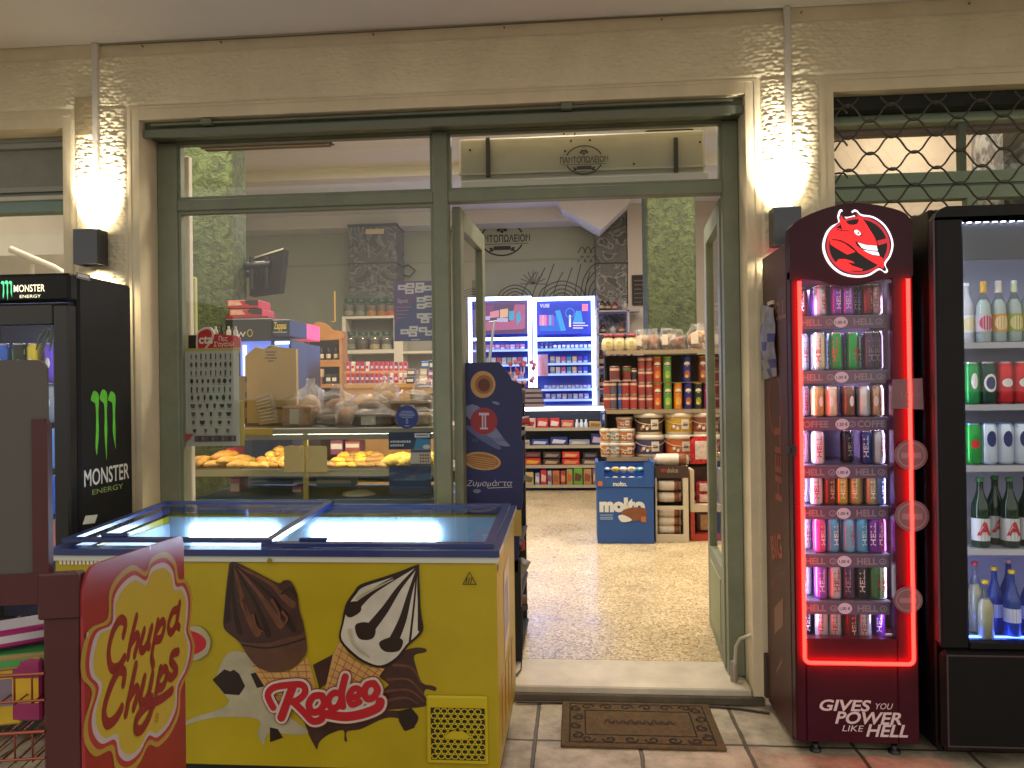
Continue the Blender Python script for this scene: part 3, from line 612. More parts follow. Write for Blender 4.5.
def bottle(x, y, z, r, h, glass, label, cap='#c9c9c9', liquid=None, lab=None, labz=(.2, .5), group=None, neck=.36, mark=None, name='bottle', cat='bottle', shoulder=.62, foil=None):
    t = thing(name, label, cat, (x, y, z), 0, group)
    p = MB(); pr = [(r*.85, 0), (r, h*.02), (r, h*(shoulder-.08)), (r*.93, h*shoulder), (r*.55, h*(shoulder+.12)), (r*neck, h*(shoulder+.2)), (r*neck*.92, h*.95), (r*neck, h*.955), (r*neck, h*.965)]
    p.lathe([(a, z+b) for a, b in pr], (x, y, 0), 16, 0); p.part('glass_body', glass, t)
    if liquid:
        p = MB(); lv = min(h*(shoulder+.08), h*.75); p.lathe([(r*.8, z+.004), (r*.93, z+h*.02), (r*.93, z+h*(shoulder-.09)), (r*.86, z+h*shoulder), (r*.5, z+lv)], (x, y, 0), 16); p.part('liquid', M(liquid, .2, 0, .5), t)
    p = MB(); p.lathe([(r*neck*1.12, z+h*.945), (r*neck*1.15, z+h*.99), (r*neck*1.0, z+h)], (x, y, 0), 14); p.part('cap', M(cap, .4, .3), t)
    if foil:
        p = MB(); p.lathe([(r*neck*1.25, z+h*(shoulder+.19)), (r*neck*1.08, z+h*.945)], (x, y, 0), 14); p.part('neck_foil', M(foil, .4, .3), t)
    if lab:
        p = MB(); p.lathe([(r*1.012, z+h*labz[0]), (r*1.012, z+h*labz[1])], (x, y, 0), 18, 0, capb=False, capt=False)
        lo = p.part('paper_label', M(lab, .55), t)
        if mark:
            q = MB(); hh = h*(labz[1]-labz[0])
            if mark[0] == 'disc': cylpatch(q, x, y, r*1.02, z, ('e', 0, h*(labz[0]+labz[1])/2, hh*.42, hh*.42), 0)
            else: q.text(None, mark[0], hh*.8, 0, z+h*labz[0]+hh*.28, 0, .0025, bold=.04, cyl=(x, y, r*1.02))
            q.part('printed_mark', M(mark[1], .5), lo)
    return t
# ================================================================== red lit energy drink fridge
hx0, hx1, hy0, hy1, hzt = .812, 1.262, -.46, -.035, 1.945
MAR = M('#380919', .38, 0, .22, var=.15, vs=5); MARS = M('#4a2a28', .45, 0, .3, var=.12, vs=6); PLUM = M('#5c4a68', .45)
hell = thing('drinks_fridge', 'tall burgundy drinks fridge with glowing red light strip and red devil emblem', 'fridge', (hx0, hy0, 0))
p = MB(); IZ0, IZ1 = .42, 1.80
p.box(hx0, hx0+.022, -.405, hy1, .03, hzt, 1, .004); p.box(hx1-.022, hx1, -.405, hy1, .03, hzt, 1, .004); p.box(hx0+.022, hx1-.022, hy1-.02, hy1-.001, .03, hzt, 0)
p.box(hx0+.022, hx1-.022, -.405, hy1-.02, hzt-.03, hzt-.001, 0); p.box(hx0+.022, hx1-.022, -.405, hy1-.02, .03, IZ0-.03, 0); p.box(hx0+.004, hx1-.004, -.4, hy1-.01, IZ0-.03, IZ0, 0)
p.part('cabinet', [MAR, MARS], hell)
p = MB(); p.box(hx0+.024, hx1-.024, hy1-.05, hy1-.022, IZ0, IZ1); p.part('inner_back', M('#51405f', .5), hell)
for x0, x1, y0 in ((hx0+.05, hx0+.11, -.42), (hx1-.11, hx1-.05, -.42), (hx0+.05, hx0+.11, -.1), (hx1-.11, hx1-.05, -.1)):
    p = MB(); p.lathe([(.022, 0), (.022, .012), (.012, .014), (.012, .031)], ((x0+x1)/2, y0, 0), 12); p.part('foot', BLACK, hell)
# door
p = MB(); pl = Pl((0, -.46, 0)); GX0, GX1, GZ0, GZ1 = hx0+.04, hx1-.078, .44, 1.79
p.box(hx0+.001, GX0, -.46, -.41, .05, 1.83, 0, .005); p.box(GX1, hx1-.001, -.46, -.41, .05, 1.83, 0, .005); p.box(GX0, GX1, -.459, -.41, .05, GZ0, 0, .003)
top = pl.px([(790, 226), (797, 221), (815, 212), (838, 205), (860, 203), (882, 206), (903, 212), (920, 219)])
low = crom([(hx1-.001, 1.80), ((hx0+hx1)/2+.12, GZ1-.0), ((hx0+hx1)/2, GZ1-.02), ((hx0+hx1)/2-.12, GZ1), (hx0+.001, 1.80)], 5)
tp = crom([(hx0+.001, top[0][1]-.01)]+[q for q in top[1:-1]]+[(hx1-.001, top[-1][1]-.01)], 5)
p.prism(Pl((0, -.4605, 0)), tp+low, -.055, .0)
door = p.part('door', MAR, hell)
p = MB(); p.add([(GX0, -.445, GZ0), (GX1, -.445, GZ0), (GX1, -.445, GZ1), (GX0, -.445, GZ1)], [(0, 1, 2, 3)]); p.part('door_pane', GLASSF, door)
p = MB(); xl, xr, zt, zb_ = hx0+.03, A(909, 470, -.46)[0], A(803, 282, -.46)[1], A(860, 662, -.46)[1]; c = .02; yl = -.476
arc = lambda cx, cz, a0, a1: [(cx+c*math.cos(a0+(a1-a0)*k/5), yl, cz+c*math.sin(a0+(a1-a0)*k/5)) for k in range(6)]
p.tube([(xl, yl, zt), (xl, yl, 1.2)]+arc(xl+c, zb_+c, math.pi, 1.5*math.pi)+arc(xr-c, zb_+c, 1.5*math.pi, 2*math.pi)+[(xr, yl, 1.2), (xr, yl, zt)], .0072, 8)
p.part('light_strip', M((1, .006, .004), .4, emit=20, name='red_neon'), door)
p = MB(); p.box(hx0-.004, hx0+.012, -.475, -.462, 1.13, 1.17); p.box(hx0-.012, hx0, -.47, -.40, 1.14, 1.16); p.part('hinge', BLACK, door)
# emblem: white-rimmed disc with a horned red head
em = MB(); pl = Pl((0, -.462, 0)); D = lambda pts: pl.px([(810+x/9.6, 200+y/9.6) for x, y in pts])
rim = [(270, 215), (262, 160), (280, 100), (305, 100), (330, 165), (425, 145), (398, 115), (420, 95), (450, 105), (488, 140), (600, 160), (700, 225), (765, 320), (795, 430), (770, 540), (720, 620), (742, 680), (722, 702), (665, 672), (560, 730), (440, 745), (300, 715), (190, 630), (130, 520), (118, 420), (150, 315), (205, 250)]
em.prism(pl, crom(D(rim), 4, True), -.001, .006, 0)
ims = lambda pts, f: [(455+(x-455)*f, 440+(y-440)*f) for x, y in pts]
em.poly(pl, crom(D(ims(rim, .94)), 4, True), 1, .007)
ro = crom(D(ell(455, 440, 305, 278, 40)), 1, True); ri = crom(D(ell(455, 440, 278, 252, 40)), 1, True); em.ringp(pl, ro, ri, 3, .0075)
em.poly(pl, crom(D([(180, 395), (165, 350), (200, 290), (270, 275), (300, 290), (285, 210), (290, 150), (320, 195), (370, 240), (440, 235), (460, 190), (437, 130), (480, 175), (520, 215), (560, 280), (610, 360), (640, 440), (660, 540), (685, 560), (700, 660), (640, 625), (560, 580), (470, 520), (400, 465), (330, 420), (250, 392)]), 3, True), 2, .008)
em.poly(pl, D([(185, 395), (250, 392), (330, 425), (430, 500), (350, 528), (250, 470), (190, 430)]), 2, .008)
em.poly(pl, D([(270, 570), (330, 570), (400, 590), (420, 612), (350, 600), (400, 635), (500, 668), (490, 682), (350, 680), (290, 660), (235, 610)]), 2, .008)
em.poly(pl, D([(635, 395), (735, 370), (750, 410), (650, 440)]), 3, .0078)
em.poly(pl, D([(400, 295), (430, 282), (500, 330), (480, 356), (430, 335)]), 1, .0085); em.poly(pl, crom(D([(415, 300), (445, 292), (482, 328), (462, 345), (430, 330)]), 3, True), 0, .0088); em.poly(pl, D(ell(456, 322, 12, 10, 10)), 2, .009)
em.poly(pl, D([(425, 395), (450, 408), (520, 432), (640, 440), (665, 545), (600, 540), (500, 485), (440, 440)]), 1, .0085)
em.poly(pl, D([(448, 412), (525, 436), (630, 444), (642, 490), (560, 487), (490, 465)]), 0, .0088); em.poly(pl, D([(500, 480), (560, 494), (645, 502), (660, 538), (600, 532), (545, 510)]), 0, .0088)
em.stroke(pl, D([(205, 385), (290, 395), (380, 445), (440, 500)]), .004, 1, .0088); em.stroke(pl, D([(250, 285), (300, 300), (360, 300)]), .003, 1, .0088)
em.part('emblem', [M((.95, .93, 1), .5, emit=.7, name='emblem_white'), M('#140a12', .5), M((1, .02, .025), .5, emit=.5, name='emblem_red'), M((.55, .02, .04), .5, emit=.5, name='emblem_dark')], door)
# slogan
p = MB(); pl = Pl((0, -.4605, 0)); LET = M('#c9b9bd', .4)
def px_text(mb, pl, t, x0, x1, yb, yt, **k):
    u0, v0 = pl.uv(x0, yb); u1, _ = pl.uv(x1, yb); h = pl.uv((x0+x1)/2, yt)[1]-pl.uv((x0+x1)/2, yb)[1]
    V, _f = textgeo(t, k.get('bold', 0)); hx = max(q[1] for q in V); wx = max(q[0] for q in V)-min(q[0] for q in V); s_ = h/max(hx, .3)
    sh = k.get('shear', 0)
    mb.text(pl, t, s_, u0, v0, k.get('mi', 0), k.get('off', .0012), 'l', k.get('bold', 0), sh, (u1-u0-sh*h)/(wx*s_), k.get('rot', 0))
for t, a, b, c_, d in (('GIVES', 818, 872, 710, 699), ('YOU', 874, 893, 709, 703), ('POWER', 835, 905, 723, 711), ('LIKE', 842, 864, 731, 725), ('HELL', 866, 911, 736, 724)): px_text(p, pl, t, a, b, c_, d, bold=.025 if d < 726 and t not in ('YOU', 'LIKE') else .0, shear=.28)
p.part('lettering', LET, door)
# side lettering and round price flags
p = MB(); pl = Pl((hx0, 0, 0), (0, -1, 0)); yb = lambda d: -d
p.text(pl, 'HELL', .10, .28, 1.66, 0, bold=.02, xs=1.1); MSD = [M('#7d544d', .5), M('#8a2f2c', .4), M('#7b5850', .5)]; p.part('side_print', MSD, hell); p = MB(); p.text(pl, 'HELL', .13, .30, 1.10, 1, bold=.03, rot=math.pi/2, xs=1.2)
p.part('side_lettering', MSD, hell); p = MB(); p.ringp(pl, ell(.22, 1.32, .10, .13), ell(.22, 1.32, .09, .12), 1); p.part('side_ring', MSD, hell); p = MB(); p.text(pl, 'BIG', .13, .22, .69, 1, bold=.03, rot=.25, xs=.9); p.text(pl, 'ENERGY DRINK', .035, .23, .60, 0, rot=.45)
p.part('side_lettering', MSD, hell); p = MB(); p.poly(pl, [(.16, .36), (.30, .44), (.30, .55), (.16, .47)], 2); p.part('side_print', MSD, hell); p = MB(); p.poly(pl, [(.18, .20), (.27, .28), (.27, .30), (.18, .22)], 0)
p.part('side_decal', [M('#7d544d', .5), M('#8a2f2c', .4), M('#7b5850', .5)], hell)
# lights inside the fridge
p = MB()
for x in (GX0-.008, GX1+.038): p.box(x-.006, x+.006, -.405, -.392, GZ0+.02, GZ1-.06)
p.box(GX0+.03, GX1-.03, -.10, -.09, IZ1-.012, IZ1-.006); p.part('inner_light', M((.74, .60, 1), .5, emit=44, name='inner_led'), hell)
SHY = [315, 370, 417, 465, 506, 554, 601, 645]; SZ = [A(850, y, -.42)[1] for y in SHY]
for i, z in enumerate(SZ):
    p = MB(); p.box(GX0+.004, GX1-.004, -.418, hy1-.055, z-.008, z-.001); s_ = p.part('shelf', M('#77707f', .4, .4), hell)
    if i < 7:
        q = MB(); q.box(GX0+.004, GX1-.012, -.424, -.4185, z-.050, z-.004); r = q.part('price_strip', PLUM, s_)
        q = MB(); pl = Pl((0, -.4242, 0)); mid = (GX0+GX1)/2-.01; zc = z-.027
        q.text(pl, 'OFFEE' if i == 2 else 'HELL', .034, GX0+.012, zc-.011, 0, align='l', bold=.03); q.text(pl, 'COFFE' if i == 2 else 'HELL', .034, GX1-.02-(.0 if i == 2 else .035), zc-.011, 0, align='r', bold=.03)
        for u in ((GX0+.115, GX1-.035) if i != 2 else (GX1-.14,)): q.ringp(pl, ell(u, zc, .014, .012, 16), ell(u, zc, .010, .008, 16), 0); q.poly(pl, [(u-.006, zc-.004), (u+.006, zc+.005), (u+.004, zc-.004)], 0)
        q.poly(pl, ell(mid, zc, .026, .021, 20), 1); q.text(pl, '1,00 €' if i != 2 else '1,20 €', .016, mid, zc-.006, 2, bold=.02); q.part('lettering', [M('#8c7f90', .5), M('#c4c0d8', .5), M('#2a2236', .5)], s_)
    else:
        q = MB(); pl = Pl((0, -.425, 0)); q.box(GX0+.004, GX1-.012, -.424, -.4185, z-.030, z-.004); q.poly(pl, ell((GX0+GX1)/2, z-.012, .026, .018, 20), 1); q.part('price_strip', [PLUM, M('#b3aec6', .5)], s_)
rows = ['top', 'second', 'third', 'fourth', 'fifth', 'sixth', 'seventh', 'bottom']
K = dict(sil=('#b9bcc8', '#a01020', 'silver'), blu=('#a9b9dc', '#8c1222', 'pale blue'), pur=('#7a2fae', '#e6dcee', 'purple'), pur2=('#8e52c0', '#d9d0e8', 'light purple'), dre=('#7a1d26', '#d9b0b0', 'dark red'), pin=('#a8868f', '#8c2030', 'dusty pink'),
         grn=('#1f9a4c', '#c01a28', 'green'), sgr=('#a8c8ac', '#b8182a', 'silver green'), dpu=('#4a3a58', '#8d8396', 'dark violet'), dpr=('#3d2c40', '#7a6478', 'dark plum'), gol=('#b89a62', '#f0e6d0', 'golden'), cre=('#d9cfb8', '#6a4a2a', 'cream'),
         bro=('#7a5a48', '#e0d0b8', 'brown'), whi=('#d8d6dc', '#b01828', 'white'), tan=('#b39a7c', '#f0e8da', 'tan'), dbl=('#2f3a78', '#c9cfe8', 'dark blue'), bls=('#5a6ea8', '#dfe4f2', 'steel blue'), brr=('#6e3a30', '#c9a79a', 'brown red'),
         spk=('#c2a24e', '#f4ecd0', 'sparkling gold'), lbl=('#5aa6d8', '#e6f2fa', 'light blue'), lb2=('#79b6dd', '#d04a6a', 'sky blue'), pnk=('#d84a94', '#f6dfe8', 'pink'), mag=('#9a2f8e', '#e7cfe4', 'magenta'), bla=('#33303a', '#c9c4cc', 'black and silver'), gre=('#3f7a4e', '#c01a28', 'dull green'))
HR = [[(820, 'sil'), (826.5, 'blu'), (836.5, 'pur'), (847, 'pur2'), (857, 'bla'), (869, 'dre'), (887, 'pin')],
      [(820, 'sgr'), (836.5, 'grn'), (852.5, 'grn'), (869.5, 'dpu'), (887, 'dpr')],
      [(817, 'gol'), (830, 'cre'), (848.5, 'bro'), (864, 'whi'), (883, 'tan')],
      [(818.5, 'whi'), (866, 'dbl'), (878, 'bls'), (891, 'sil')],
      [(816, 'sil'), (826, 'brr'), (842, 'spk'), (856, 'gol'), (871, 'tan'), (890, 'bls')],
      [(819, 'pnk'), (833, 'lbl'), (848, 'lb2'), (860.5, 'lbl'), (872, 'pur'), (888, 'mag')],
      [(820.5, 'pur2'), (834, 'sil'), (847, 'dpu'), (861, 'bla'), (876, 'gre'), (894, 'sgr')],
      [(821.5, 'sil'), (836, 'sil'), (850, 'dre'), (864.5, 'sil')]]
HH = [.118, .146, .118, .128, .118, .134, .134, .130]
for i, row in enumerate(HR):
    lastx = -9
    for j, (px, k) in enumerate(row):
        bd, tc_, nm = K[k]; x = A(px, SHY[i]-12, -.385)[0]; r = .0240
        x = max(x, lastx+2*r+.001) if i != 0 else x
        x += random.uniform(-.003, .003); yy = -.383 + (.045 if (i == 0 and k in ('blu', 'bla')) else 0) + random.uniform(-.003, .003)
        if i != 0: lastx = x
        x = min(max(x, GX0+.03), GX1-.03)
        pt = [(0, .5, .009, .02, 1)] if i == 2 else None
        can(x, yy, SZ[i]+.0005, r, HH[i], bd, f'{nm} can, {nth(j, len(row))} on the {rows[i]} shelf of the red lit fridge', text=None if pt else 'HELL', tcol=tc_, group='energy drink cans in the red lit fridge', patch=pt, turn=random.uniform(-.5, .5))
random.seed(77)
for i in range(8):
    for j in range(6):
        if i in (3, 7) and j in (1, 2, 4): continue
        bd, tc_, nm = K[random.choice(('sil', 'pur', 'dre', 'blu', 'pin', 'bla'))]
        can(GX0+.04+j*.055, -.325, SZ[i]+.0005, .0240, HH[i], bd, f'can standing behind the front row on the {rows[i]} shelf of the red lit fridge', text='HELL', tcol=tc_, group=f'cans behind the front row on the {rows[i]} shelf of the red lit fridge', turn=random.uniform(-.6, .6))
w = MB(); x0, x1, z0, z1 = REC(885, 637, 900, 645, -.41); w.box(x0, x1, -.412, -.409, SZ[7]+.001, z1+.012); pl = Pl((0, -.4122, 0)); w.box(x0+.004, x1-.012, -.4128, -.4122, z0+.012, z1+.004, 1)
w.solo('price_card', 'small white card standing in the gap on the bottom shelf of the red fridge', 'price card', [M('#c9b9c4', .5), M('#8a7684', .5)], (x0, -.41, SZ[7]))
FL = M('#74505a', .4, 0, .5, var=.2); FLB = M('#9a6a72', .45)
def flag(px, py, rpx, sq, label):
    c = Pl((0, -.478, 0)); u, v = c.uv(px, py); r = rpx*2.97/770
    t = thing('price_flag', label, 'door sticker', (u, -.478, v-r), 0, 'dark price flags clipped along the fridge door')
    b = MB(); pts = [(u-r, v-r*.92), (u+r, v-r), (u+r*.95, v+r), (u-r*.9, v+r*.95)] if sq else ell(u, v, r, r*.95, 24)
    b.prism(c, pts, -.001, .0015); b.part('card', FL, t)
    b = MB()
    if sq: b.text(c, '1,00', r*.5, u, v-r*.2, 0, .002); b.poly(c, [(u-r*.6, v-r*.6), (u+r*.6, v-r*.6), (u+r*.6, v-r*.5), (u-r*.6, v-r*.5)])
    else: b.ringp(c, ell(u, v, r*.85, r*.8, 24), ell(u, v, r*.76, r*.71, 24), 0, .002); b.poly(c, [(u-r*.6, v-r*.2), (u+r*.6, v-r*.2), (u+r*.6, v+.15*r), (u-r*.6, v+.15*r)], 0, .002)
    b.part('print', FLB, t)
    b = MB(); b.tube([(u, -.4765, v+r*.8), (u, -.462, v+r*.8)], .003, 6); b.part('clip', CHROME, t)
flag(907, 394, 15, True, 'square dark price flag on the right edge of the red fridge door'); flag(911, 455, 15.5, False, 'topmost round dark price flag on the red fridge door')
flag(912, 516, 16, False, 'middle round dark price flag on the red fridge door'); flag(908, 600, 13.5, False, 'smallest, lowest round price flag on the red fridge door')
# snack packet taped to the fridge side
t = thing('snack_packet', 'crumpled silver blue snack packet stuck on the side of the red lit fridge', 'snack packet', (hx0-.01, -.2, 1.43))
b = MB(); pl = Pl((hx0-.002, 0, 0), (0, -1, 0)); q = [pl.uv(*c) for c in ((763, 304), (776, 308), (778, 376), (764, 380))]
n = 9; vs = []
for j in range(n):
    for i in range(5):
        a, c = i/4, j/(n-1); u = (q[0][0]*(1-a)+q[1][0]*a)*(1-c)+(q[3][0]*(1-a)+q[2][0]*a)*c; v = (q[0][1]*(1-a)+q[1][1]*a)*(1-c)+(q[3][1]*(1-a)+q[2][1]*a)*c
        vs.append(pl.p(u, v, .004+(.03*math.sin(math.pi*a)*math.sin(math.pi*c))+random.uniform(0, .008)))
b.add(vs, [(j*5+i, j*5+i+1, (j+1)*5+i+1, (j+1)*5+i) for j in range(n-1) for i in range(4)], [0 if (j < 2 or (i+j) % 3) else 1 for j in range(n-1) for i in range(4)], True)
b.part('foil', [M('#8f93a5', .3, .5, var=.35, vs=20), M('#3e4a86', .35, .3)], t)
b = MB(); b.box(hx0-.012, hx0-.002, -.24, -.16, A(770, 303, 0)[1]*0+pl.uv(770, 305)[1]-.004, pl.uv(770, 305)[1]+.012); b.part('tape', M('#c9b9a9', .4), t)
# ================================================================== black drinks fridge at the right edge
_before = set(bpy.data.objects.keys())
bx0, bx1, by0, by1, bzt = 1.338, 1.96, -.47, .0, 2.04
BL = M('#0b090c', .42, 0, .2, var=.1, vs=5); beer = thing('drinks_fridge', 'black glass door drinks fridge of beers and soft drinks at the right edge', 'fridge', (bx0, by0, 0))
p = MB(); p.box(bx0, bx0+.025, -.42, by1, .04, bzt, 0, .006); p.box(bx1-.025, bx1, -.42, by1, .04, bzt, 0, .006); p.box(bx0+.025, bx1-.025, by1-.02, by1-.001, .04, bzt, 0); p.box(bx0+.025, bx1-.025, -.42, by1-.02, bzt-.05, bzt-.001, 0); p.box(bx0+.025, bx1-.025, -.42, by1-.02, .04, .44, 0)
p.part('cabinet', [BL], beer)
p = MB(); gx0, gx1, gz0, gz1 = A(966, 400, -.47)[0], bx1-.06, A(990, 638, -.47)[1], A(990, 219, -.47)[1]
pl = Pl((0, -.47, 0)); rc = .05
outl = [(bx0+.001, .43), (bx1-.001, .43)]+[(bx1-.001-rc+rc*math.cos(a), bzt-rc+rc*math.sin(a)) for a in [k*math.pi/12 for k in range(7)]]+[(bx0+.001+rc-rc*math.sin(a), bzt-rc+rc*math.cos(a)) for a in [k*math.pi/12 for k in range(7)]]
p.box(bx0+.001, gx0, -.47, -.422, .43, gz1-.001, 0, .008); p.box(gx1, bx1-.001, -.47, -.422, .43, gz1-.001, 0, .008); p.box(gx0, gx1, -.469, -.422, .43, gz0, 0, .004)
p.prism(pl, [(bx0+.001, gz1), (bx1-.001, gz1)]+outl[2:], -.048, 0)
p.box(bx0-.004, bx0+.004, -.465, -.43, .45, 2.0, 1, .003)
dr = p.part('door', [BL, M('#4d4347', .35, .5)], beer)
p = MB(); p.add([(gx0, -.45, gz0), (gx1, -.45, gz0), (gx1, -.45, gz1), (gx0, -.45, gz1)], [(0, 1, 2, 3)]); p.part('door_pane', GLASSF, dr)
p = MB(); p.box(bx0+.003, bx1-.003, -.468, -.42, .055, .425, 0, .02); p.ringp(Pl((0, -.468, 0)), [(bx0+.018, .075), (bx1-.02, .075), (bx1-.02, .41), (bx0+.018, .41)], [(bx0+.024, .081), (bx1-.026, .081), (bx1-.026, .404), (bx0+.024, .404)], 1); p.part('base_panel', [BL, M('#3b2a2e', .4)], beer)
p = MB(); p.box(bx0+.03, bx1-.03, -.03, -.021, .44, bzt-.06); p.part('inner_back', M('#c6c6da', .5), beer)
p = MB(); p.box(bx0+.026, bx0+.032, -.42, -.022, .44, bzt-.05); p.box(bx1-.032, bx1-.026, -.42, -.022, .44, bzt-.05); p.part('inner_side', M('#b4b4ca', .5), beer)
p = MB(); z_ = A(990, 262, -.40)[1]; p.box(bx0+.034, bx1-.034, -.40, -.39, z_, gz1+.03, 0); p.part('air_baffle', M('#474a54', .4, .4), beer)
p = MB()
for k in range(16): p.box(gx0+.012+k*.03, gx0+.026+k*.03, -.415, -.408, gz1-.012, gz1-.004)
p.box(gx0+.005, gx1-.005, -.385, -.375, gz1-.13, gz1-.125); p.box(gx0-.012, gx0-.006, -.425, -.418, gz0+.02, gz1-.05); p.part('inner_light', M((.80, .86, 1), .5, emit=14, name='cool_led'), beer)
p = MB(); p.box(gx0+.01, gx1-.01, -.4, -.385, gz0-.003, gz0+.001); p.box(bx0+.034, bx0+.04, -.40, -.39, gz0, gz0+.33); p.part('blue_light', M((.05, .12, 1), .5, emit=9, name='blue_led'), beer)
BS = [343, 404, 464, 546, 637]; BZ = [A(990, y, -.42)[1] for y in BS]
for z in BZ:
    p = MB(); p.box(bx0+.034, bx1-.034, -.405, -.035, z-.006, z-.001); p.box(bx0+.034, bx1-.034, -.418, -.405, z-.022, z, 1); p.part('shelf', [M('#c9ccd6', .35, .3), M('#b9bcc9', .4)], beer)
q = 'in the beer fridge'
def bxp(px, i, Y=-.36): return A(px, BS[i]-20, Y)[0]
for px, g_, lb, cap, foil, nm in ((972, '#c9c9cc', '#e9e9ec', '#d8d8d8', None, 'white'), (983, None, '#c9b9c2', '#d9a632', '#d6a63a', 'clear pink labelled'), (998, None, '#d99a3a', '#cfcfcf', '#d8d2c0', 'clear orange labelled'), (1013, None, '#9ab23c', '#cfcfcf', '#c9d4b0', 'clear lime labelled'), (1027, None, '#d9c23a', '#cfcfcf', '#d8d2c0', 'clear yellow labelled')):
    bottle(bxp(px, 0), -.36+(.05 if nm == 'white' else 0), BZ[0], .0265 if nm != 'white' else .033, .232, M(g_, .3) if g_ else GLASSB, f'{nm} bottle on the top shelf {q}', cap, liquid='#dfe6e0' if not g_ else None, lab=lb, labz=(.18, .46), group='bottles in the beer fridge', foil=foil, mark=('disc', '#c23a5a' if 'pink' in nm else '#e8d8a0'))
for px, c, pt, nm in ((970, '#1d8f4a', [(0, .55, .012, .03, 1)], 'green'), (986, '#0e3f33', [(0, .5, .024, .034, 1), (0, .5, .017, .024, 3)], 'dark green'), (1002.5, '#c8202c', [(0, .5, .020, .016, 1)], 'red'), (1019, '#c8202c', [(0, .5, .020, .016, 1)], 'second red'), (1035, '#c8202c', [(0, .5, .020, .016, 1)], 'third red')):
    can(bxp(px, 1), -.36, BZ[1], .0325, .158, c, f'{nm} beer can on the second shelf {q}', group='cans in the beer fridge', patch=pt)
for px, c, pt, nm in ((971, '#2a9a44', [(0, .5, .016, .016, 2)], 'green red starred'), (987, '#c9d6ea', [(0, .62, .017, .03, 3)], 'leftmost white blue'), (1003, '#c9d6ea', [(0, .62, .017, .03, 3)], 'second white blue'), (1019, '#c9d6ea', [(0, .62, .017, .03, 3)], 'third white blue'), (1034, '#c9d6ea', [(0, .62, .017, .03, 3)], 'fourth white blue')):
    can(bxp(px, 2), -.36, BZ[2], .032, .155, c, f'{nm} beer can on the third shelf {q}', group='cans in the beer fridge', patch=pt, lidc='#8fa8e0')
BG = M('#16301f', .12, 0, .6)
for k, (px, yy) in enumerate(((980, -.37), (994.5, -.31), (1009, -.37), (1026, -.35))):
    bottle(bxp(px, 3, yy), yy, BZ[3], .031, .258, BG, f'dark green beer bottle, {nth(k, 4)} on the fourth shelf {q}', '#2f6a3c', lab='#c9cbd2', labz=(.10, .42), mark=('A', '#b5202c'), group='beer bottles in the beer fridge', neck=.38)
SB = M('#23408f', .2, 0, .5)
for k, (px, yy, g_, cap, h, nm) in enumerate(((975, -.30, GLASSB, '#c23a4a', .27, 'clear red capped'), (985, -.385, GLASSB, '#e0c020', .22, 'clear yellow capped'), (994, -.30, SB, '#e0c020', .25, 'blue yellow capped'), (1011, -.37, SB, '#e0c020', .255, 'second blue yellow capped'), (1008, -.26, SB, '#c9a0a0', .27, 'rear blue pink capped'), (1028, -.33, SB, '#e0c020', .25, 'third blue yellow capped'))):
    bottle(bxp(px, 4, yy), yy, BZ[4], .029, h, g_, f'{nm} soda bottle on the bottom shelf {q}', cap, liquid='#c9b98a' if g_ is GLASSB else None, lab='#c9d0e8' if g_ is SB else None, labz=(.25, .45), group='soda bottles in the beer fridge', shoulder=.6)
for _n in set(bpy.data.objects.keys())-_before:      # this fridge stands a little further forward
    _o = bpy.data.objects[_n]
    if _o.parent is None: _o.location += Vector((-.028, -.06, 0))
# ================================================================== black fridge on the left
mx0, mx1, my0, my1, mzt = -2.62, -1.995, -.56, -.13, 1.882
MB_ = M('#111214', .5, 0, .25, var=.12, vs=4); mon = thing('drinks_fridge', 'black drinks fridge with green claw mark on its side by the wall light', 'fridge', (mx0, my0, 0))
p = MB(); p.box(mx0, mx0+.03, -.50, my1, .05, mzt, 0, .01); p.box(mx1-.03, mx1, -.50, my1, .05, mzt, 0, .01); p.box(mx0+.03, mx1-.03, my1-.02, my1-.001, .05, mzt, 0); p.box(mx0+.03, mx1-.03, -.50, my1-.02, mzt-.03, mzt-.001, 0); p.box(mx0+.03, mx1-.03, -.5, my1-.02, .05, .4, 0); p.part('cabinet', MB_, mon)
p = MB(); hz = A(30, 322, -.56)[1]; p.box(mx0+.002, mx1-.002, -.555, -.495, hz+.08, mzt-.002, 0, .012); ho = p.part('header', MB_, mon)
p = MB(); pl = Pl((0, -.5552, 0)); px_text(p, pl, 'MONSTER', 14, 45, 292, 285, bold=.01); px_text(p, pl, 'ENERGY', 20, 41, 298, 295, mi=0)
def claw(mb, pl, C, mi):
    for k, x in enumerate((0, .36, .72)):
        top_ = (.02, .0, .03)[k]; bot = (.96, 1.06, .9)[k]; d = .05*(k-1)
        pts = [(x-.10, .10+top_), (x+.02, top_-.02), (x+.20, top_+.02), (x+.23, .14), (x+.20, .35), (x+.215, .6), (x+.19+d*.3, .8), (x+.17+d, bot), (x+.12+d, .82), (x+.09, .62), (x+.105, .4), (x+.08, .2), (x-.02, .16)]
        mb.poly(pl, crom([C(*q) for q in pts], 4, True), mi)
p1 = pl.uv(2, 281); p2 = pl.uv(13, 299)
claw(p, pl, lambda a, b: (p1[0]+(p2[0]-p1[0])*a, p1[1]+(p2[1]-p1[1])*b), 1)
p.part('lit_lettering', [M((.95, .88, .62), .5, emit=.9, name='sign_cream'), M((.12, .8, .35), .5, emit=.7, name='sign_green')], ho)
p = MB(); dz0, dz1 = .42, hz+.07; p.box(mx1-.072, mx1-.004, -.56, -.505, dz0, dz1, 0, .008); p.box(mx0+.004, mx0+.07, -.56, -.505, dz0, dz1, 0, .008); p.box(mx0+.07, mx1-.072, -.559, -.505, dz1-.08, dz1, 0, .004); p.box(mx0+.07, mx1-.072, -.559, -.505, dz0, dz0+.07, 0, .004); dr = p.part('door', M('#0f1012', .35), mon)
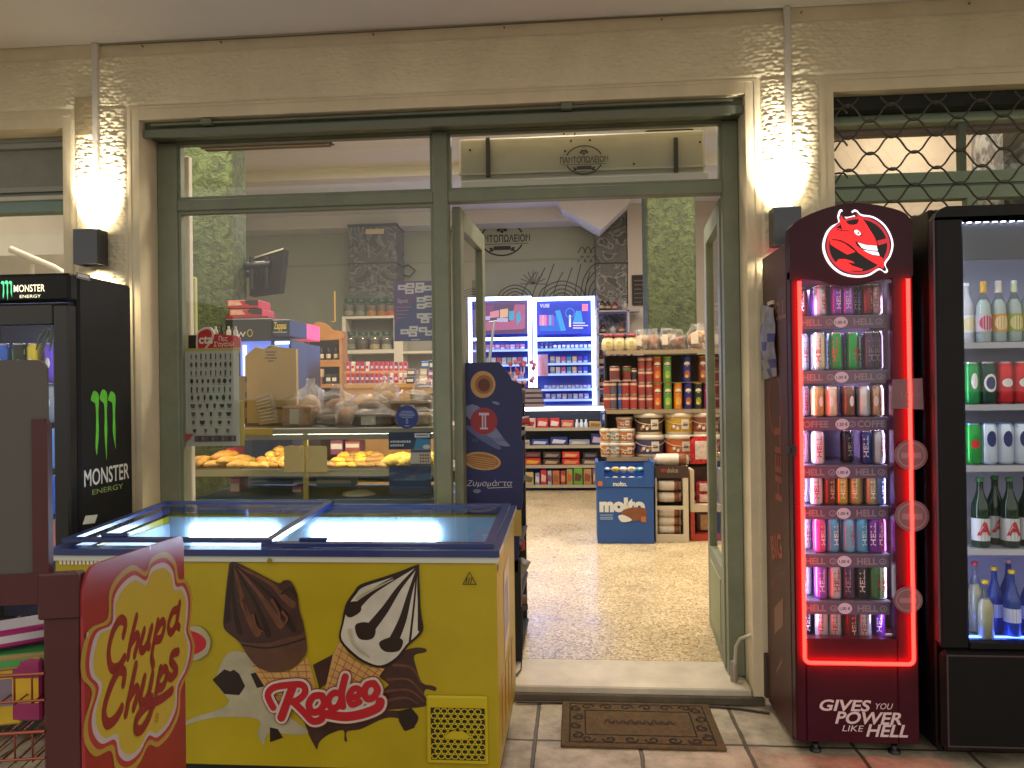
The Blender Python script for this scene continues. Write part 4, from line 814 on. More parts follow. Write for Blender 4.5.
p = MB(); p.add([(mx0+.07, -.54, dz0+.07), (mx1-.072, -.54, dz0+.07), (mx1-.072, -.54, dz1-.08), (mx0+.07, -.54, dz1-.08)], [(0, 1, 2, 3)]); p.part('door_pane', GLASSF, dr)
p = MB(); p.box(mx0+.004, mx1-.004, -.55, -.505, .06, .41, 0, .006)
for k in range(8): p.box(mx0+.08, mx1-.08, -.554, -.55, .1+k*.035, .115+k*.035, 0)
p.part('kick_panel', M('#101113', .5), mon)
p = MB(); p.box(mx0+.032, mx1-.032, my1-.04, my1-.022, .4, mzt-.04); p.part('inner_back', M('#2e3350', .5), mon)
p = MB(); p.box(mx1-.066, mx1-.060, -.50, -.49, dz0+.08, dz1-.1); p.box(mx0+.060, mx0+.066, -.50, -.49, dz0+.08, dz1-.1); p.box(mx0+.1, mx1-.1, -.45, -.44, dz1-.06, dz1-.05); p.part('inner_light', M((.72, .78, 1), .5, emit=14, name='claw_fridge_led'), mon)
p = MB(); pl = Pl((mx1, 0, 0), (0, 1, 0)); C0 = pl.uv(93, 391); C1 = pl.uv(117, 455)
claw(p, pl, lambda a, b: (C0[0]+(C1[0]-C0[0])*a, C0[1]+(C1[1]-C0[1])*b), 1)
MSM = [M('#c9cbc6', .5), M('#57b52a', .45, var=.15, vs=30), M('#86a060', .5), M('#777a78', .5)]; p.part('side_emblem', MSM, mon); p = MB(); px_text(p, pl, 'MONSTER', 84, 129, 487, 471, bold=.012); px_text(p, pl, 'ENERGY', 92, 123, 495, 490, mi=2)
p.part('side_lettering', MSM, mon); p = MB(); u, v = pl.uv(90, 518); p.poly(pl, [(u-.05, v-.018), (u+.03, v-.026), (u+.05, v+.006), (u-.03, v+.014)], 0); p.part('side_sticker', MSM, mon); p = MB(); u0, v0 = pl.uv(76, 272); u1, v1 = pl.uv(90, 281); p.poly(pl, [(u0, v1), (u1, v1), (u1, v0), (u0, v0)], 3); p.poly(pl, [(u0+.01, v1+.008), (u1-.01, v1+.008), (u1-.01, v1+.02), (u0+.01, v1+.02)], 0)
p.part('side_sticker', MSM, mon)
MS = [384, 424, 470, 517, 562]; MZ = [A(30, y, -.5)[1] for y in MS]
mr = [[(5, '#2a58b8', 'blue'), (21, '#141a16', 'black'), (36, '#cbb52a', 'yellow'), (53, '#6a4bd0', 'purple')], [(20, '#1a1a1e', 'black'), (37, '#cbb52a', 'yellow'), (53, '#8f98a8', 'silver')], [(21, '#d8dce6', 'white'), (38, '#c9a63a', 'gold'), (54, '#6aa0d8', 'pale blue')], [(22, '#2a58b8', 'blue'), (38, '#3358a8', 'deep blue'), (54, '#3d6ac9', 'bright blue')], [(38, '#8a2a2a', 'dark red'), (54, '#b06a5a', 'coral')]]
for i, row in enumerate(mr):
    z = MZ[i]; p = MB(); p.box(mx0+.034, mx1-.034, -.49, my1-.045, z-.007, z-.001); p.part('shelf', M('#3a3f48', .4, .5), mon)
    for j, (px, c, nm) in enumerate(row):
        can(A(px, MS[i]-20, -.45)[0], -.45, z, .033, .168, c, f'{nm} can on the {rows[i]} shelf of the black fridge with the claw mark', group='cans in the black fridge with the claw mark', text='M' if c == '#141a16' else None, tcol='#4fc02a', patch=None if c == '#141a16' else [(0, .5, .010, .022, 1)])
t = thing('claw_ornament', 'dark claw shaped ornament hanging inside the glass over the purple can', 'ornament', (A(45, 350, -.525)[0], -.525, A(45, 360, -.525)[1]))
p = MB(); P3 = lambda x, y: (A(x, y, -.525)[0], -.525, A(x, y, -.525)[1])
for pts in (((46, 330), (40, 338), (36, 350)), ((49, 330), (45, 342), (41, 356)), ((52, 331), (52, 340), (50, 351)), ((40, 331), (46, 329), (54, 333))): p.tube([P3(*q) for q in pts], [.009, .007, .002], 7)
p.part('claws', M('#24352e', .5), t)
# ================================================================== ice cream chest freezer
fx0, fx1, fy0, fy1 = -1.80, -.268, -.93, -.22
YEL = M('#a08e0e', .35, 0, .5, var=.11, vs=3.2, bump=.05, bs=3); NAVY = M('#1e2f66', .28, 0, .5, coat=.4)
fz = thing('chest_freezer', 'yellow glass lidded ice cream freezer with two printed cones on its front', 'freezer', (fx0, fy0, 0))
p = MB(); t_ = .05; zf, zk = .842, .872
p.box(fx0, fx1, fy0, fy0+t_, .135, zf, 0, .004); p.box(fx0, fx1, fy1-t_, fy1, .135, zk, 0, .004)
for x in (fx0, fx1-t_): p.add([(x+a, y, z) for a in (0, t_) for y, z in ((fy0+t_, .135), (fy1-t_, .135), (fy1-t_, zk-.005), (fy0+t_, zf))], [(0, 3, 2, 1), (4, 5, 6, 7), (0, 1, 5, 4), (3, 7, 6, 2), (0, 4, 7, 3), (1, 2, 6, 5)])
body = p.part('body', YEL, fz)
p = MB(); p.box(fx0+t_, fx1-t_, fy0+t_, fy1-t_, .24, .25); p.box(fx0+t_+.001, fx0+t_+.004, fy0+t_, fy1-t_, .25, .838); p.box(fx1-t_-.004, fx1-t_-.001, fy0+t_, fy1-t_, .25, .838); p.box(fx0+t_, fx1-t_, fy0+t_+.001, fy0+t_+.004, .25, .822); p.box(fx0+t_, fx1-t_, fy1-t_-.004, fy1-t_-.001, .25, .864); p.part('liner', M('#9db2c4', .5), fz)
p = MB(); p.box(fx0+.015, fx1-.015, fy0+.02, fy1-.01, .055, .133, 0); p.part('plinth', BLACK, fz)
for x in (fx0+.1, fx1-.1):
    for y in (fy0+.08, fy1-.08):
        p = MB(); p.lathe([(.028, -.012), (.028, .012)], (x, y, .028), 14, 0, 'x'); p.box(x-.02, x+.02, y-.015, y+.015, .035, .056); p.part('castor', DARK, fz)
zl = lambda y: .850+(y-fy0)*(.036/(fy1-fy0))
def sbar(mb, x0, x1, y0, y1, dz0, dz1, mi=0):        # bar that follows the sloping top
    mb.add([(x, y, zl(y)+d) for x in (x0, x1) for y in (y0, y1) for d in (dz0, dz1)], [(0, 1, 3, 2), (4, 6, 7, 5), (0, 4, 5, 1), (2, 3, 7, 6), (0, 2, 6, 4), (1, 5, 7, 3)], mi)
p = MB(); sbar(p, fx0-.012, fx1+.012, fy0-.014, fy0+.036, -.004, .018); sbar(p, fx0-.012, fx1+.012, fy1-.035, fy1+.006, -.004, .018); sbar(p, fx0-.012, fx0+.05, fy0+.036, fy1-.035, -.004, .018); sbar(p, fx1-.05, fx1+.012, fy0+.036, fy1-.035, -.004, .018)
sbar(p, fx0-.006, fx1+.006, fy0-.008, fy0+.03, -.024, -.004, 1); p.part('rim', [NAVY, M('#b9bdb4', .4)], fz)
def lid(x0, x1, up, ov):
    p = MB(); a, b = fy0+.02, fy1-.02; d0, d1 = .019+up, .031+up
    sbar(p, x0, x1, a, a+.032, d0, d1); sbar(p, x0, x1, b-.03, b, d0, d1); sbar(p, x0, x0+.03, a+.032, b-.03, d0, d1); sbar(p, x1-.03, x1, a+.032, b-.03, d0, d1)
    o = p.part('sliding_lid', NAVY, fz)
    g = MB(); g.add([(x0+.03, a+.032, zl(a+.032)+d1-.005), (x1-.03, a+.032, zl(a+.032)+d1-.005), (x1-.03, b-.03, zl(b-.03)+d1-.005), (x0+.03, b-.03, zl(b-.03)+d1-.005)], [(0, 1, 2, 3)]); g.part('lid_pane', LIDG, o)
    g = MB(); xm = x0+.12; g.box(xm, xm+.1, a+.03, a+.05, zl(a)+d1, zl(a)+d1+.012, 0, .004); g.part('handle', NAVY, o)
lid(fx0+.012, -1.035, .013, 0); lid(-1.075, fx1-.012, 0, 0)
for a, b in ((190, 276), (312, 437)):
    x0 = A(a, 523, -.285)[0]; x1 = A(b, 523, -.285)[0]; p = MB(); p.box(x0, x1, fy1-t_-.022, fy1-t_-.005, .765, .828, 0, .004); p.part('light_tube', M((.62, .80, 1), .5, emit=34, name='freezer_led'), fz)
p = MB()
for x in np.arange(fx0+.15, fx1-.1, .28): p.box(x, x+.006, fy0+t_+.01, fy1-t_-.01, .25, .60)
p.part('basket_divider', M('#aeb4b8', .4, .5), fz)
random.seed(3)
for k in range(26):
    x = fx0+.14+(k % 13)*.104; y = fy0+.15+.28*(k//13); z = .27; c = ('#d9d4c8', '#b9c4cc', '#c98a5a', '#9aa8b8', '#d8c9a0')[k % 5]
    p = MB(); a = random.uniform(-.5, .5); ca, sa = math.cos(a), math.sin(a); L, W = .075, .04
    p.T = Matrix(((ca, -sa, 0, x), (sa, ca, 0, y), (0, 0, 1, z), (0, 0, 0, 1)))
    p.add([(-L, -W, .02), (L, -W, .02), (L, W, .02), (-L, W, .02), (-L*.6, 0, .055), (L*.6, 0, .055), (-L*.9, 0, 0), (L*.9, 0, 0)], [(0, 1, 5, 4), (2, 3, 4, 5), (1, 2, 5), (3, 0, 4), (1, 0, 6, 7), (3, 2, 7, 6), (2, 1, 7), (0, 3, 6)])
    p.solo('ice_cream_packet', 'wrapped ice cream lying inside the glass lidded yellow freezer', 'ice cream', [M(c, .3, .2)], (x, y, z), 'wrapped ice creams inside the freezer')
# front artwork
p = MB(); pl = Pl((0, fy0-.0005, 0)); G = lambda pts: pl.px([(180+x/3.368, 540+y/3.368) for x, y in pts])
(CRM, CHO, CHD, CHL, BAL, WAF, WAD, WHT, REDL, MAR_, GRY) = range(11)
mats_ = [M('#9c957c', .45, var=.16, vs=9), M('#38201a', .4, var=.3, vs=16), M('#21120e', .4), M('#5e3826', .4, var=.3, vs=24), M('#523526', .4, var=.2, vs=12), M('#b58a50', .5, var=.1, vs=30), M('#8a5f30', .5), M('#b7b2a6', .45, var=.16, vs=9), M('#a81a26', .4), M('#8a1620', .4), M('#7a7416', .45)]
cr = lambda pts, mi, off=.001, n=4: p.poly(pl, crom(G(pts), n, True), mi, off)
cr([(165, 378), (240, 390), (305, 455), (330, 560), (430, 640), (395, 656), (300, 650), (285, 690), (262, 655), (265, 605), (150, 596), (60, 610), (-20, 640), (40, 600), (130, 570), (165, 545), (150, 520), (120, 470)], CRM)
cr([(430, 560), (690, 500), (670, 455), (700, 400), (745, 375), (795, 362), (828, 366), (826, 378), (790, 388), (795, 425), (815, 480), (850, 490), (864, 498), (858, 508), (830, 502), (822, 520), (832, 558), (700, 572), (740, 575), (800, 590), (792, 625), (756, 642), (742, 604), (690, 600), (610, 636), (562, 645), (563, 676), (554, 674), (550, 640), (500, 655), (470, 680), (462, 704), (452, 690), (430, 640)], CHO)
for q in ([(700, 470), (770, 470), (820, 520)], [(690, 510), (770, 505), (825, 545)], [(720, 420), (780, 430), (810, 480)], [(700, 540), (760, 530), (800, 550)]): p.stroke(pl, G(q), .010, CHL, .001, w1=.003)
p.poly(pl, G([(110, 470), (150, 435), (170, 442), (182, 436), (200, 450), (220, 492), (200, 522), (150, 518)]), CHD); p.poly(pl, G([(238, 450), (268, 442), (292, 465), (286, 492), (260, 498)]), CHD); p.poly(pl, G([(303, 630), (330, 636), (347, 665), (304, 680)]), CHD)
p.poly(pl, G([(448, 420), (515, 385), (500, 480), (470, 500)]), CHO); p.poly(pl, G([(735, 575), (780, 565), (802, 592), (790, 632), (756, 642), (738, 610)]), CHD)
def waffle(o, i0, i1, j0, j1):
    p.poly(pl, G(o), WAF)
    for k in range(6):
        a = (k+.5)/6; p.stroke(pl, G([(i0[0]*(1-a)+i1[0]*a, i0[1]*(1-a)+i1[1]*a), (j0[0]*(1-a)+j1[0]*a, j0[1]*(1-a)+j1[1]*a)]), .003, WAD, smooth=False, cap=False)
    for k in range(7):
        a = k/7; b = a+.12; p.stroke(pl, G([(i0[0]*(1-a)+j0[0]*a, i0[1]*(1-a)+j0[1]*a), (i1[0]*(1-b)+j1[0]*b, i1[1]*(1-b)+j1[1]*b)]), .003, WAD, smooth=False, cap=False)
waffle([(240, 420), (300, 445), (370, 442), (430, 395), (440, 420), (458, 500), (420, 580), (340, 560), (290, 500)], (245, 425), (436, 400), (345, 560), (450, 560))
waffle([(540, 335), (580, 400), (640, 428), (690, 432), (640, 500), (520, 560), (490, 500), (515, 390)], (540, 340), (690, 432), (490, 500), (610, 520))
cr([(178, 72), (255, 105), (330, 143), (350, 135), (375, 138), (396, 180), (404, 235), (418, 285), (428, 345), (424, 385), (380, 430), (320, 444), (270, 430), (235, 395), (200, 342), (160, 308), (148, 285), (150, 245), (156, 180), (164, 110)], BAL)
cr([(178, 72), (255, 105), (330, 143), (350, 135), (375, 138), (396, 180), (404, 235), (418, 285), (412, 315), (350, 330), (300, 345), (240, 345), (205, 340), (160, 308), (148, 285), (150, 245), (156, 180), (164, 110)], CHO)
for q in ([(182, 82), (205, 170), (228, 250), (262, 312)], [(190, 85), (260, 170), (300, 225), (340, 285)], [(195, 88), (300, 140), (350, 190), (380, 215)]): p.stroke(pl, G(q), .006, CHL, .001, w1=.026)
for q in ([(180, 80), (180, 160), (190, 250), (205, 310)], [(188, 90), (245, 190), (280, 260), (300, 318)], [(192, 86), (290, 170), (340, 230), (385, 300)], [(178, 90), (165, 190), (160, 270)]): p.stroke(pl, G(q), .006, CHD, .001, w1=.020)
p.stroke(pl, G([(212, 352), (290, 362), (360, 350), (422, 330)]), .005, CHD); p.stroke(pl, G([(345, 180), (375, 160), (392, 190)]), .008, CHD)
cr([(800, 82), (740, 105), (680, 125), (610, 148), (588, 172), (560, 215), (546, 280), (538, 330), (570, 375), (620, 412), (680, 428), (735, 400), (770, 355), (818, 308), (814, 250), (806, 170), (806, 90)], CHD); 
cr([(798, 92), (740, 116), (684, 135), (618, 158), (596, 180), (568, 222), (552, 282), (545, 328), (576, 368), (624, 404), (678, 420), (728, 394), (764, 350), (808, 305), (806, 250), (800, 170), (802, 100)], WHT)
for q, b in (([(800, 86), (720, 130), (640, 180), (582, 240)], .026), ([(800, 90), (740, 160), (690, 235), (630, 310)], .036), ([(802, 90), (775, 180), (750, 270), (715, 350)], .036), ([(803, 95), (806, 200), (808, 300)], .012), ([(800, 95), (790, 210), (775, 345)], .008)): p.stroke(pl, G(q), .005, CHD, .001, w1=b)
p.poly(pl, crom(G([(560, 215), (600, 205), (612, 235), (580, 258), (560, 250)]), 4, True), CHD); p.poly(pl, crom(G([(592, 285), (630, 275), (660, 295), (650, 330), (605, 330)]), 4, True), CHD); p.poly(pl, crom(G([(675, 340), (715, 325), (752, 335), (740, 370), (700, 375), (678, 362)]), 4, True), CHD)
cr([(30, 300), (70, 290), (100, 320), (105, 350), (90, 385), (40, 400)], CRM); p.poly(pl, crom(G([(20, 308), (60, 310), (90, 335), (85, 365), (45, 386), (20, 380)]), 4, True), REDL)
LR = [([(345, 594), (385, 486)], .030), ([(318, 560), (300, 520), (318, 494), (370, 484), (415, 484), (425, 510), (400, 535), (368, 542)], .022), ([(385, 540), (420, 575), (450, 605), (478, 600), (484, 586)], .024),
      ([(482, 520), (455, 522), (438, 548), (448, 574), (474, 570), (490, 545), (482, 520)], .024), ([(545, 512), (520, 512), (503, 535), (512, 560), (535, 556), (548, 530)], .022), ([(560, 456), (548, 510), (552, 556)], .024),
      ([(578, 528), (606, 518), (606, 498), (586, 498), (572, 524), (582, 550), (608, 540)], .020), ([(656, 478), (634, 484), (624, 508), (634, 530), (656, 524), (668, 500), (656, 478)], .024), ([(500, 582), (560, 590), (620, 580), (668, 560), (678, 540)], .034)]
for dw, mi in ((.030, MAR_), (.024, WHT), (.008, REDL)):
    for q, wd in LR: p.stroke(pl, G(q), (wd*.66)+dw, mi, .002)
u, v = pl.uv(470, 578); r = .024; p.ringp(pl, [(u-r, v-r*.8), (u+r, v-r*.8), (u, v+r)], [(u-r*.82, v-r*.68), (u+r*.82, v-r*.68), (u, v+r*.78)], CHD)
for k in (-1, 0, 1): p.stroke(pl, [(u+k*.008-.004, v-.014), (u+k*.008, v+.004)], .003, CHD, smooth=False)
u, v = pl.uv(271, 560); p.poly(pl, ell(u, v, .009, .009, 12), GRY)
for q_, mi_ in (([(350, 240), (365, 262), (352, 285)], CHL), ([(250, 250), (262, 290), (285, 305)], CHL), ([(315, 200), (335, 235), (340, 262)], CHL), ([(210, 200), (222, 240)], CHL), ([(600, 195), (650, 165), (720, 130)], CRM), ([(575, 300), (590, 350), (640, 390)], CRM)): p.stroke(pl, G(q_), .012, mi_, .001, w1=.004)
p.part('front_print', mats_, body)
p = MB(); x0, x1, z0, z1 = REC(427, 695, 488, 763, fy0); p.box(x0, x1, fy0-.012, fy0-.001, z0, z1, 0, .008); q0, q1, r0, r1 = REC(431, 708, 485, 760, fy0-.012); p.box(q0, q1, fy0-.0135, fy0-.0121, r0, r1, 1)
pg = Pl((0, fy0-.0136, 0)); s_ = .017
for j in range(10):
    for i in range(9):
        u = q0+.012+(i+.5*(j % 2))*s_*1.32; v = r0+.012+j*s_*.98
        if u < q1-.008 and v < r1-.006: p.ringp(pg, ell(u, v, s_*.78, s_*.62, 6), ell(u, v, s_*.52, s_*.40, 6), 0)
u, v = (q0+q1)/2, (r0+r1)/2; p.poly(pg, [(u-.045, v-.008), (u-.02, v-.014), (u+.02, v-.014), (u+.045, v-.006), (u+.02, v+.012), (u-.02, v+.012)], 0, .0024); p.poly(pg, ell(u, v+.018, .005, .005, 10), 1, .003)
p.part('vent_grille', [M('#b3a012', .4), M('#1b190c', .8)], body)
p = MB(); pl = Pl((fx1+.0005, 0, 0), (0, 1, 0))
p.poly(pl, [(fy0+.22, .42), (fy0+.42, .46), (fy0+.44, .76), (fy0+.24, .74)], 0); p.poly(pl, [(fy0+.25, .48), (fy0+.40, .52), (fy0+.38, .70), (fy0+.27, .68)], 1); FSP = [M('#c9c4b8', .45), M('#8a8fa8', .45), M('#b08a28', .45), DARK]
FSP = [M('#c9c4b8', .45), M('#8a8fa8', .45), M('#b08a28', .45), DARK]; p.part('side_print', FSP, body); p = MB()
for k in range(4): p.poly(pl, [(fy0+.12+k*.13, .18), (fy0+.2+k*.13, .18), (fy0+.2+k*.13, .40), (fy0+.12+k*.13, .40)], 2)
p.part('side_stripe', FSP, body); p = MB(); p.poly(pl, [(fy0+.02, .79), (fy0+.05, .79), (fy0+.05, .81), (fy0+.02, .81)], 3); p.part('side_badge', FSP, body)
p = MB()
for k in range(26): p.box(fx0+.02+k*.014, fx0+.028+k*.014, fy0-.005, fy0-.0005, .812, .837)
p.part('vent_slot', M('#d2cfbd', .5), body)
# ================================================================== red lollipop display stand in the left foreground
Y0 = -2.05; X0 = A(84, 650, Y0)[0]; RZ = math.atan2(.213, .977)
st = thing('display_stand', 'dark red lollipop display stand with yellow flower sign in the left foreground', 'display stand', (X0, Y0, 0), RZ)
cR, sR = math.cos(RZ), math.sin(RZ); lx = Vector((cR, sR, 0)); ly = Vector((-sR, cR, 0)); O = Vector((X0, Y0, 0))
fr = Pl(O, lx, (0, 0, 1)); sd = Pl(O, ly, (0, 0, 1))     # sd.N = +lx
RD = M('#3d0e12', .45, var=.12, vs=5); RED = M('#8a202a', .4, var=.05, vs=3)
H0 = fr.uv(80, 573)[1]; wpost = -fr.uv(43, 650)[0]; SW = sd.uv(185, 650)[0]; HT = sd.uv(178, 537)[1]
p = MB(); p.box(-wpost, -.006, 0, .03, 0, H0, 0, .004); p.box(-wpost-.40, -wpost-.34, 0, .03, 0, H0, 0, .004); p.box(-wpost, -.006, .03, SW, 0, .05, 0); p.box(-wpost, -.012, SW-.03, SW, 0, H0-.2, 0, .003); p.box(-.42, -.012, .04, SW, .04, .055); p.part('frame', RD, st, True)
p = MB(); ht = fr.uv(20, 360)[1]; hb_ = fr.uv(20, 574)[1]; xr = fr.uv(47, 450)[0]; r = .02
pts = [(xr-.46, hb_), (xr, hb_), (xr, ht-r)]+[(xr-r+r*math.cos(a), ht-r+r*math.sin(a)) for a in [k*math.pi/12 for k in range(1, 7)]]+[(xr-.46+r-r*math.sin(a), ht-r+r*math.cos(a)) for a in [k*math.pi/12 for k in range(0, 7)]]
L0 = Pl((0, 0, 0)); p.prism(L0, pts, -.010, -.002); p.part('header_board', M('#46423e', .55, var=.05, vs=3), st, True)
p = MB(); a0 = fr.uv(33, 500)[0]; a1 = fr.uv(49, 500)[0]; zt_ = fr.uv(40, 419)[1]; zb1 = fr.uv(30, 604)[1]
p.prism(L0, [(a0, zb1), (a1, zb1), (a1, zt_-.012), (a1-.006, zt_), (a0, zt_)], -.016, .004); p.prism(L0, [(a0-.46, zb1), (a0, zb1), (a0, hb_), (a0-.46, hb_)], -.016, .004); p.box(-wpost-.006, -.006, -.008, .02, zb1-.03, H0+.002, 0, .003); p.part('header_bracket', RD, st, True)
z1_ = fr.uv(20, 675)[1]; z2_ = fr.uv(20, 733)[1]
p = MB()
for z in (z1_, z2_, z2_-.17):
    p.tube([(-wpost-.34, .0, z), (-wpost+.002, .0, z)], .0035, 6); p.tube([(-wpost-.34, .0, z-.05), (-wpost+.002, .0, z-.05)], .0025, 6)
    for k in range(11): p.tube([(-wpost-.02-k*.031, 0, z), (-wpost-.02-k*.031, 0, z-.055), (-wpost-.02-k*.031, SW-.04, z-.055)], .002, 5)
p.part('wire_basket', M('#8a4a3a', .3, .6), st, True)
sp = MB(); z0s = .12; ct = .055
bl_ = [sd.uv(84, 575), sd.uv(165, 537)]
shape = [(0, z0s), (SW, z0s), (SW, HT-.04)]+[(SW-.04+.04*math.cos(a), HT-.04+.04*math.sin(a)) for a in [k*math.pi/12 for k in range(1, 7)]]+[(ct-ct*math.sin(a), H0+.004-ct+ct*math.cos(a)) for a in [k*math.pi/12 for k in range(0, 7)]]
Ls = Pl((0, 0, 0), (0, 1, 0), (0, 0, 1)); sp.prism(Ls, shape, -.006, .0)
sg = sp.part('side_sign', RED, st, True)
p = MB(); C = lambda pts: [sd.uv(60+x/3.293, 535+y/3.296) for x, y in pts]
fl = [(282, 150), (300, 108), (340, 92), (368, 118), (378, 170), (402, 172), (418, 215), (416, 280), (412, 320), (426, 372), (414, 440), (385, 500), (380, 570), (355, 630), (318, 668), (290, 662), (262, 715), (225, 744), (195, 725), (182, 672), (140, 685), (112, 650), (108, 590), (130, 500), (104, 460), (100, 400), (122, 320), (172, 290), (178, 210), (205, 160), (245, 132)]
flo = crom(C(fl), 4, True); cu = sum(q[0] for q in flo)/len(flo); cv = sum(q[1] for q in flo)/len(flo)
gr_ = lambda k: [(cu+(u-cu)*k*1.02, cv+(v-cv)*k) for u, v in flo]
p.poly(Ls, gr_(1.12), 3); p.poly(Ls, gr_(1.055), 4); p.poly(Ls, gr_(1.0), 1); p.poly(Ls, gr_(.94), 0)
CHU = [[(207, 330), (214, 292), (196, 280), (172, 320), (158, 385), (166, 436), (190, 436), (210, 405)], [(250, 270), (232, 345), (222, 402)], [(228, 362), (250, 330), (256, 345), (244, 395)], [(275, 315), (262, 368), (272, 380), (288, 352), (300, 305)], [(298, 310), (286, 360), (292, 368)],
      [(320, 285), (303, 375), (300, 408)], [(314, 318), (334, 285), (342, 300), (330, 340), (312, 346)], [(386, 245), (368, 255), (354, 300), (364, 322), (382, 290), (392, 225)], [(390, 232), (382, 288), (390, 305)],
      [(206, 490), (210, 455), (190, 448), (160, 510), (142, 580), (152, 622), (180, 606), (200, 570)], [(247, 430), (230, 510), (214, 590)], [(222, 545), (246, 505), (254, 520), (240, 570)], [(276, 470), (262, 540), (274, 550), (292, 515), (302, 460)], [(302, 462), (290, 525), (298, 536)], [(300, 412), (304, 428)],
      [(328, 440), (312, 530), (306, 560)], [(322, 470), (340, 440), (350, 455), (338, 496), (320, 505)], [(386, 385), (368, 392), (362, 415), (374, 432), (382, 450), (364, 470), (352, 462)],
      [(366, 512), (330, 540), (286, 560), (252, 600), (246, 640), (266, 640), (290, 600), (302, 560)]]
for q in CHU: p.stroke(Ls, C(q), .0225 if q is not CHU[-1] else .023, 2, .001, n=4)
u, v = C([(315, 602)])[0]; p.ringp(Ls, ell(u, v, .012, .010, 18), ell(u, v, .010, .008, 18), 2); p.text(Ls, 'R', .012, u, v-.004, 2)
for q in ((292, 43), (84, 328)):
    u, v = C([q])[0]; p.poly(Ls, ell(u, v, .006, .005, 10), 1)
p.part('flower_print', [M('#b0a238', .45), M('#aeaab2', .45), M('#7c1c22', .45), M('#a08a3c', .45), M('#9a3034', .45)], sg, True)
def stand_pack(px, py, dy, sz, col, label, rz=0, col2='#c9a93a'):
    r = ray(px, py); n = ly; t = (O+ly*dy-CP).dot(n)/r.dot(n); q = CP+r*t; m = MB(); a, b, c = sz
    m.box(-a/2, a/2, -b/2, b/2, 0, c, 0, .004); m.box(-a/2+.004, a/2-.004, -b/2-.001, -b/2, c*.3, c*.7, 1); m.box(-a/2+.006, a/2-.006, -b/2+.006, b/2-.006, c, c+.001, 1)
    o = m.solo('sweet_box', label, 'sweet box', [M(col, .3), M(col2, .35)], tuple(q), 'sweet boxes in the red display stand', local=True); o.rotation_euler = (0, 0, RZ+rz)
stand_pack(20, 640, .12, (.19, .09, .035), '#a01c6a', 'magenta and white sweet box tilted on top of the red display stand basket', .5, '#c9c4cc')
stand_pack(24, 662, .10, (.17, .10, .03), '#8f7a4a', 'glossy olive sweet box lying under the magenta one in the red stand', .15, '#3f8a4a')
stand_pack(8, 720, .08, (.07, .06, .13), '#b89a2a', 'tall yellow sweet box in the basket of the red stand', .1, '#7a6a7a')
stand_pack(32, 715, .08, (.07, .06, .12), '#8a2a5a', 'tall pink sweet box beside the post of the red stand', -.1, '#c9a02a')
# ================================================================== doormat, door stop pipe, bread stand at the doorway
q = [AZ(565, 700, .008), AZ(707, 700, .008), AZ(723, 748, .008), AZ(560, 748, .008)]
ax, bx_ = -.078, .556; ay, by_ = -.452, -.03
mt = thing('doormat', 'brown doormat with black scroll border before the shop step', 'doormat', ((ax+bx_)/2, ay, 0))
p = MB(); p.box(ax, bx_, ay, by_, .001, .012, 0, .004); p.part('coir', M('#5f4a2c', .95, var=.28, vs=40, bump=.8, bs=300), mt)
p = MB(); up = Pl((0, 0, .0122), (1, 0, 0), (0, 1, 0)); B = lambda a, b: (ax+(bx_-ax)*a, ay+(by_-ay)*b)
for a0, b0, a1, b1 in ((.05, .06, .95, .94), (.15, .22, .85, .78)):
    o = [B(a0, b0), B(a1, b0), B(a1, b1), B(a0, b1)]; e = .006; c_ = [(o[0][0]+e, o[0][1]+e), (o[1][0]-e, o[1][1]+e), (o[2][0]-e, o[2][1]-e), (o[3][0]+e, o[3][1]-e)]; p.ringp(up, o, c_, 0)
def scroll(cx, cy, r, s, rot):
    pts = []
    for k in range(13):
        a = rot+s*k*.55; q_ = r*(1-.065*k); pts.append((cx+q_*math.cos(a), cy+q_*math.sin(a)))
    p.stroke(up, pts, .007, 0, .001, n=2)
for k in range(6):
    c0 = B(.17+.132*k, .14); scroll(c0[0], c0[1], .028, 1 if k % 2 else -1, math.pi*(k % 2)); c0 = B(.17+.132*k, .86); scroll(c0[0], c0[1], .028, -1 if k % 2 else 1, math.pi*(k % 2))
for k in range(4):
    for a in (.10, .90): c0 = B(a, .2+.2*k); scroll(c0[0], c0[1], .028, 1 if k % 2 else -1, math.pi/2)
for k in range(9):
    c0 = B(.30+.05*k, .5); p.stroke(up, [(c0[0]-.012, c0[1]-.012), (c0[0], c0[1]+.016*(1 if k % 3 else 1.6)), (c0[0]+.012, c0[1]-.010), (c0[0]+.02, c0[1])], .006, 1, .001, n=3)
p.part('scroll_print', [M('#20160e', .95), M('#3a2818', .95)], mt)
t = thing('door_stop_pipe', 'bent grey metal pipe standing on the threshold beside the red fridge', 'pipe', (.69, .10, .064))
p = MB(); zz = lambda px, py: A(px, py, .10); a = [zz(734, 668), zz(735, 645), zz(738, 636), zz(747, 631), zz(766, 624), zz(790, 616)]
p.tube([(u, .10-.02*i, w_) for i, (u, w_) in enumerate([(a[0][0], .066)]+a[1:])], .0075, 8); p.part('rod', M('#c4bfb4', .35, .2), t)
p = MB(); p.lathe([(.017, .064), (.017, .15), (.012, .155)], (a[0][0], .10, 0), 14); p.part('socket', M('#9a9284', .4, .3), t)
t = thing('cable', 'thin dark cable lying along the foot of the shop step', 'cable', (.3, -.03, 0))
p = MB(); p.tube([(-.28, -.05, .01), (-.1, -.035, .006), (.3, -.03, .006), (.58, -.045, .006), (.68, -.06, .006), (.8, -.1, .006)], .005, 6); p.part('sheath', M('#3a3128', .6), t)
t = thing('cable', 'loose black cable hanging beside the freezer corner onto the doorstep', 'cable', (-.275, .18, .2))
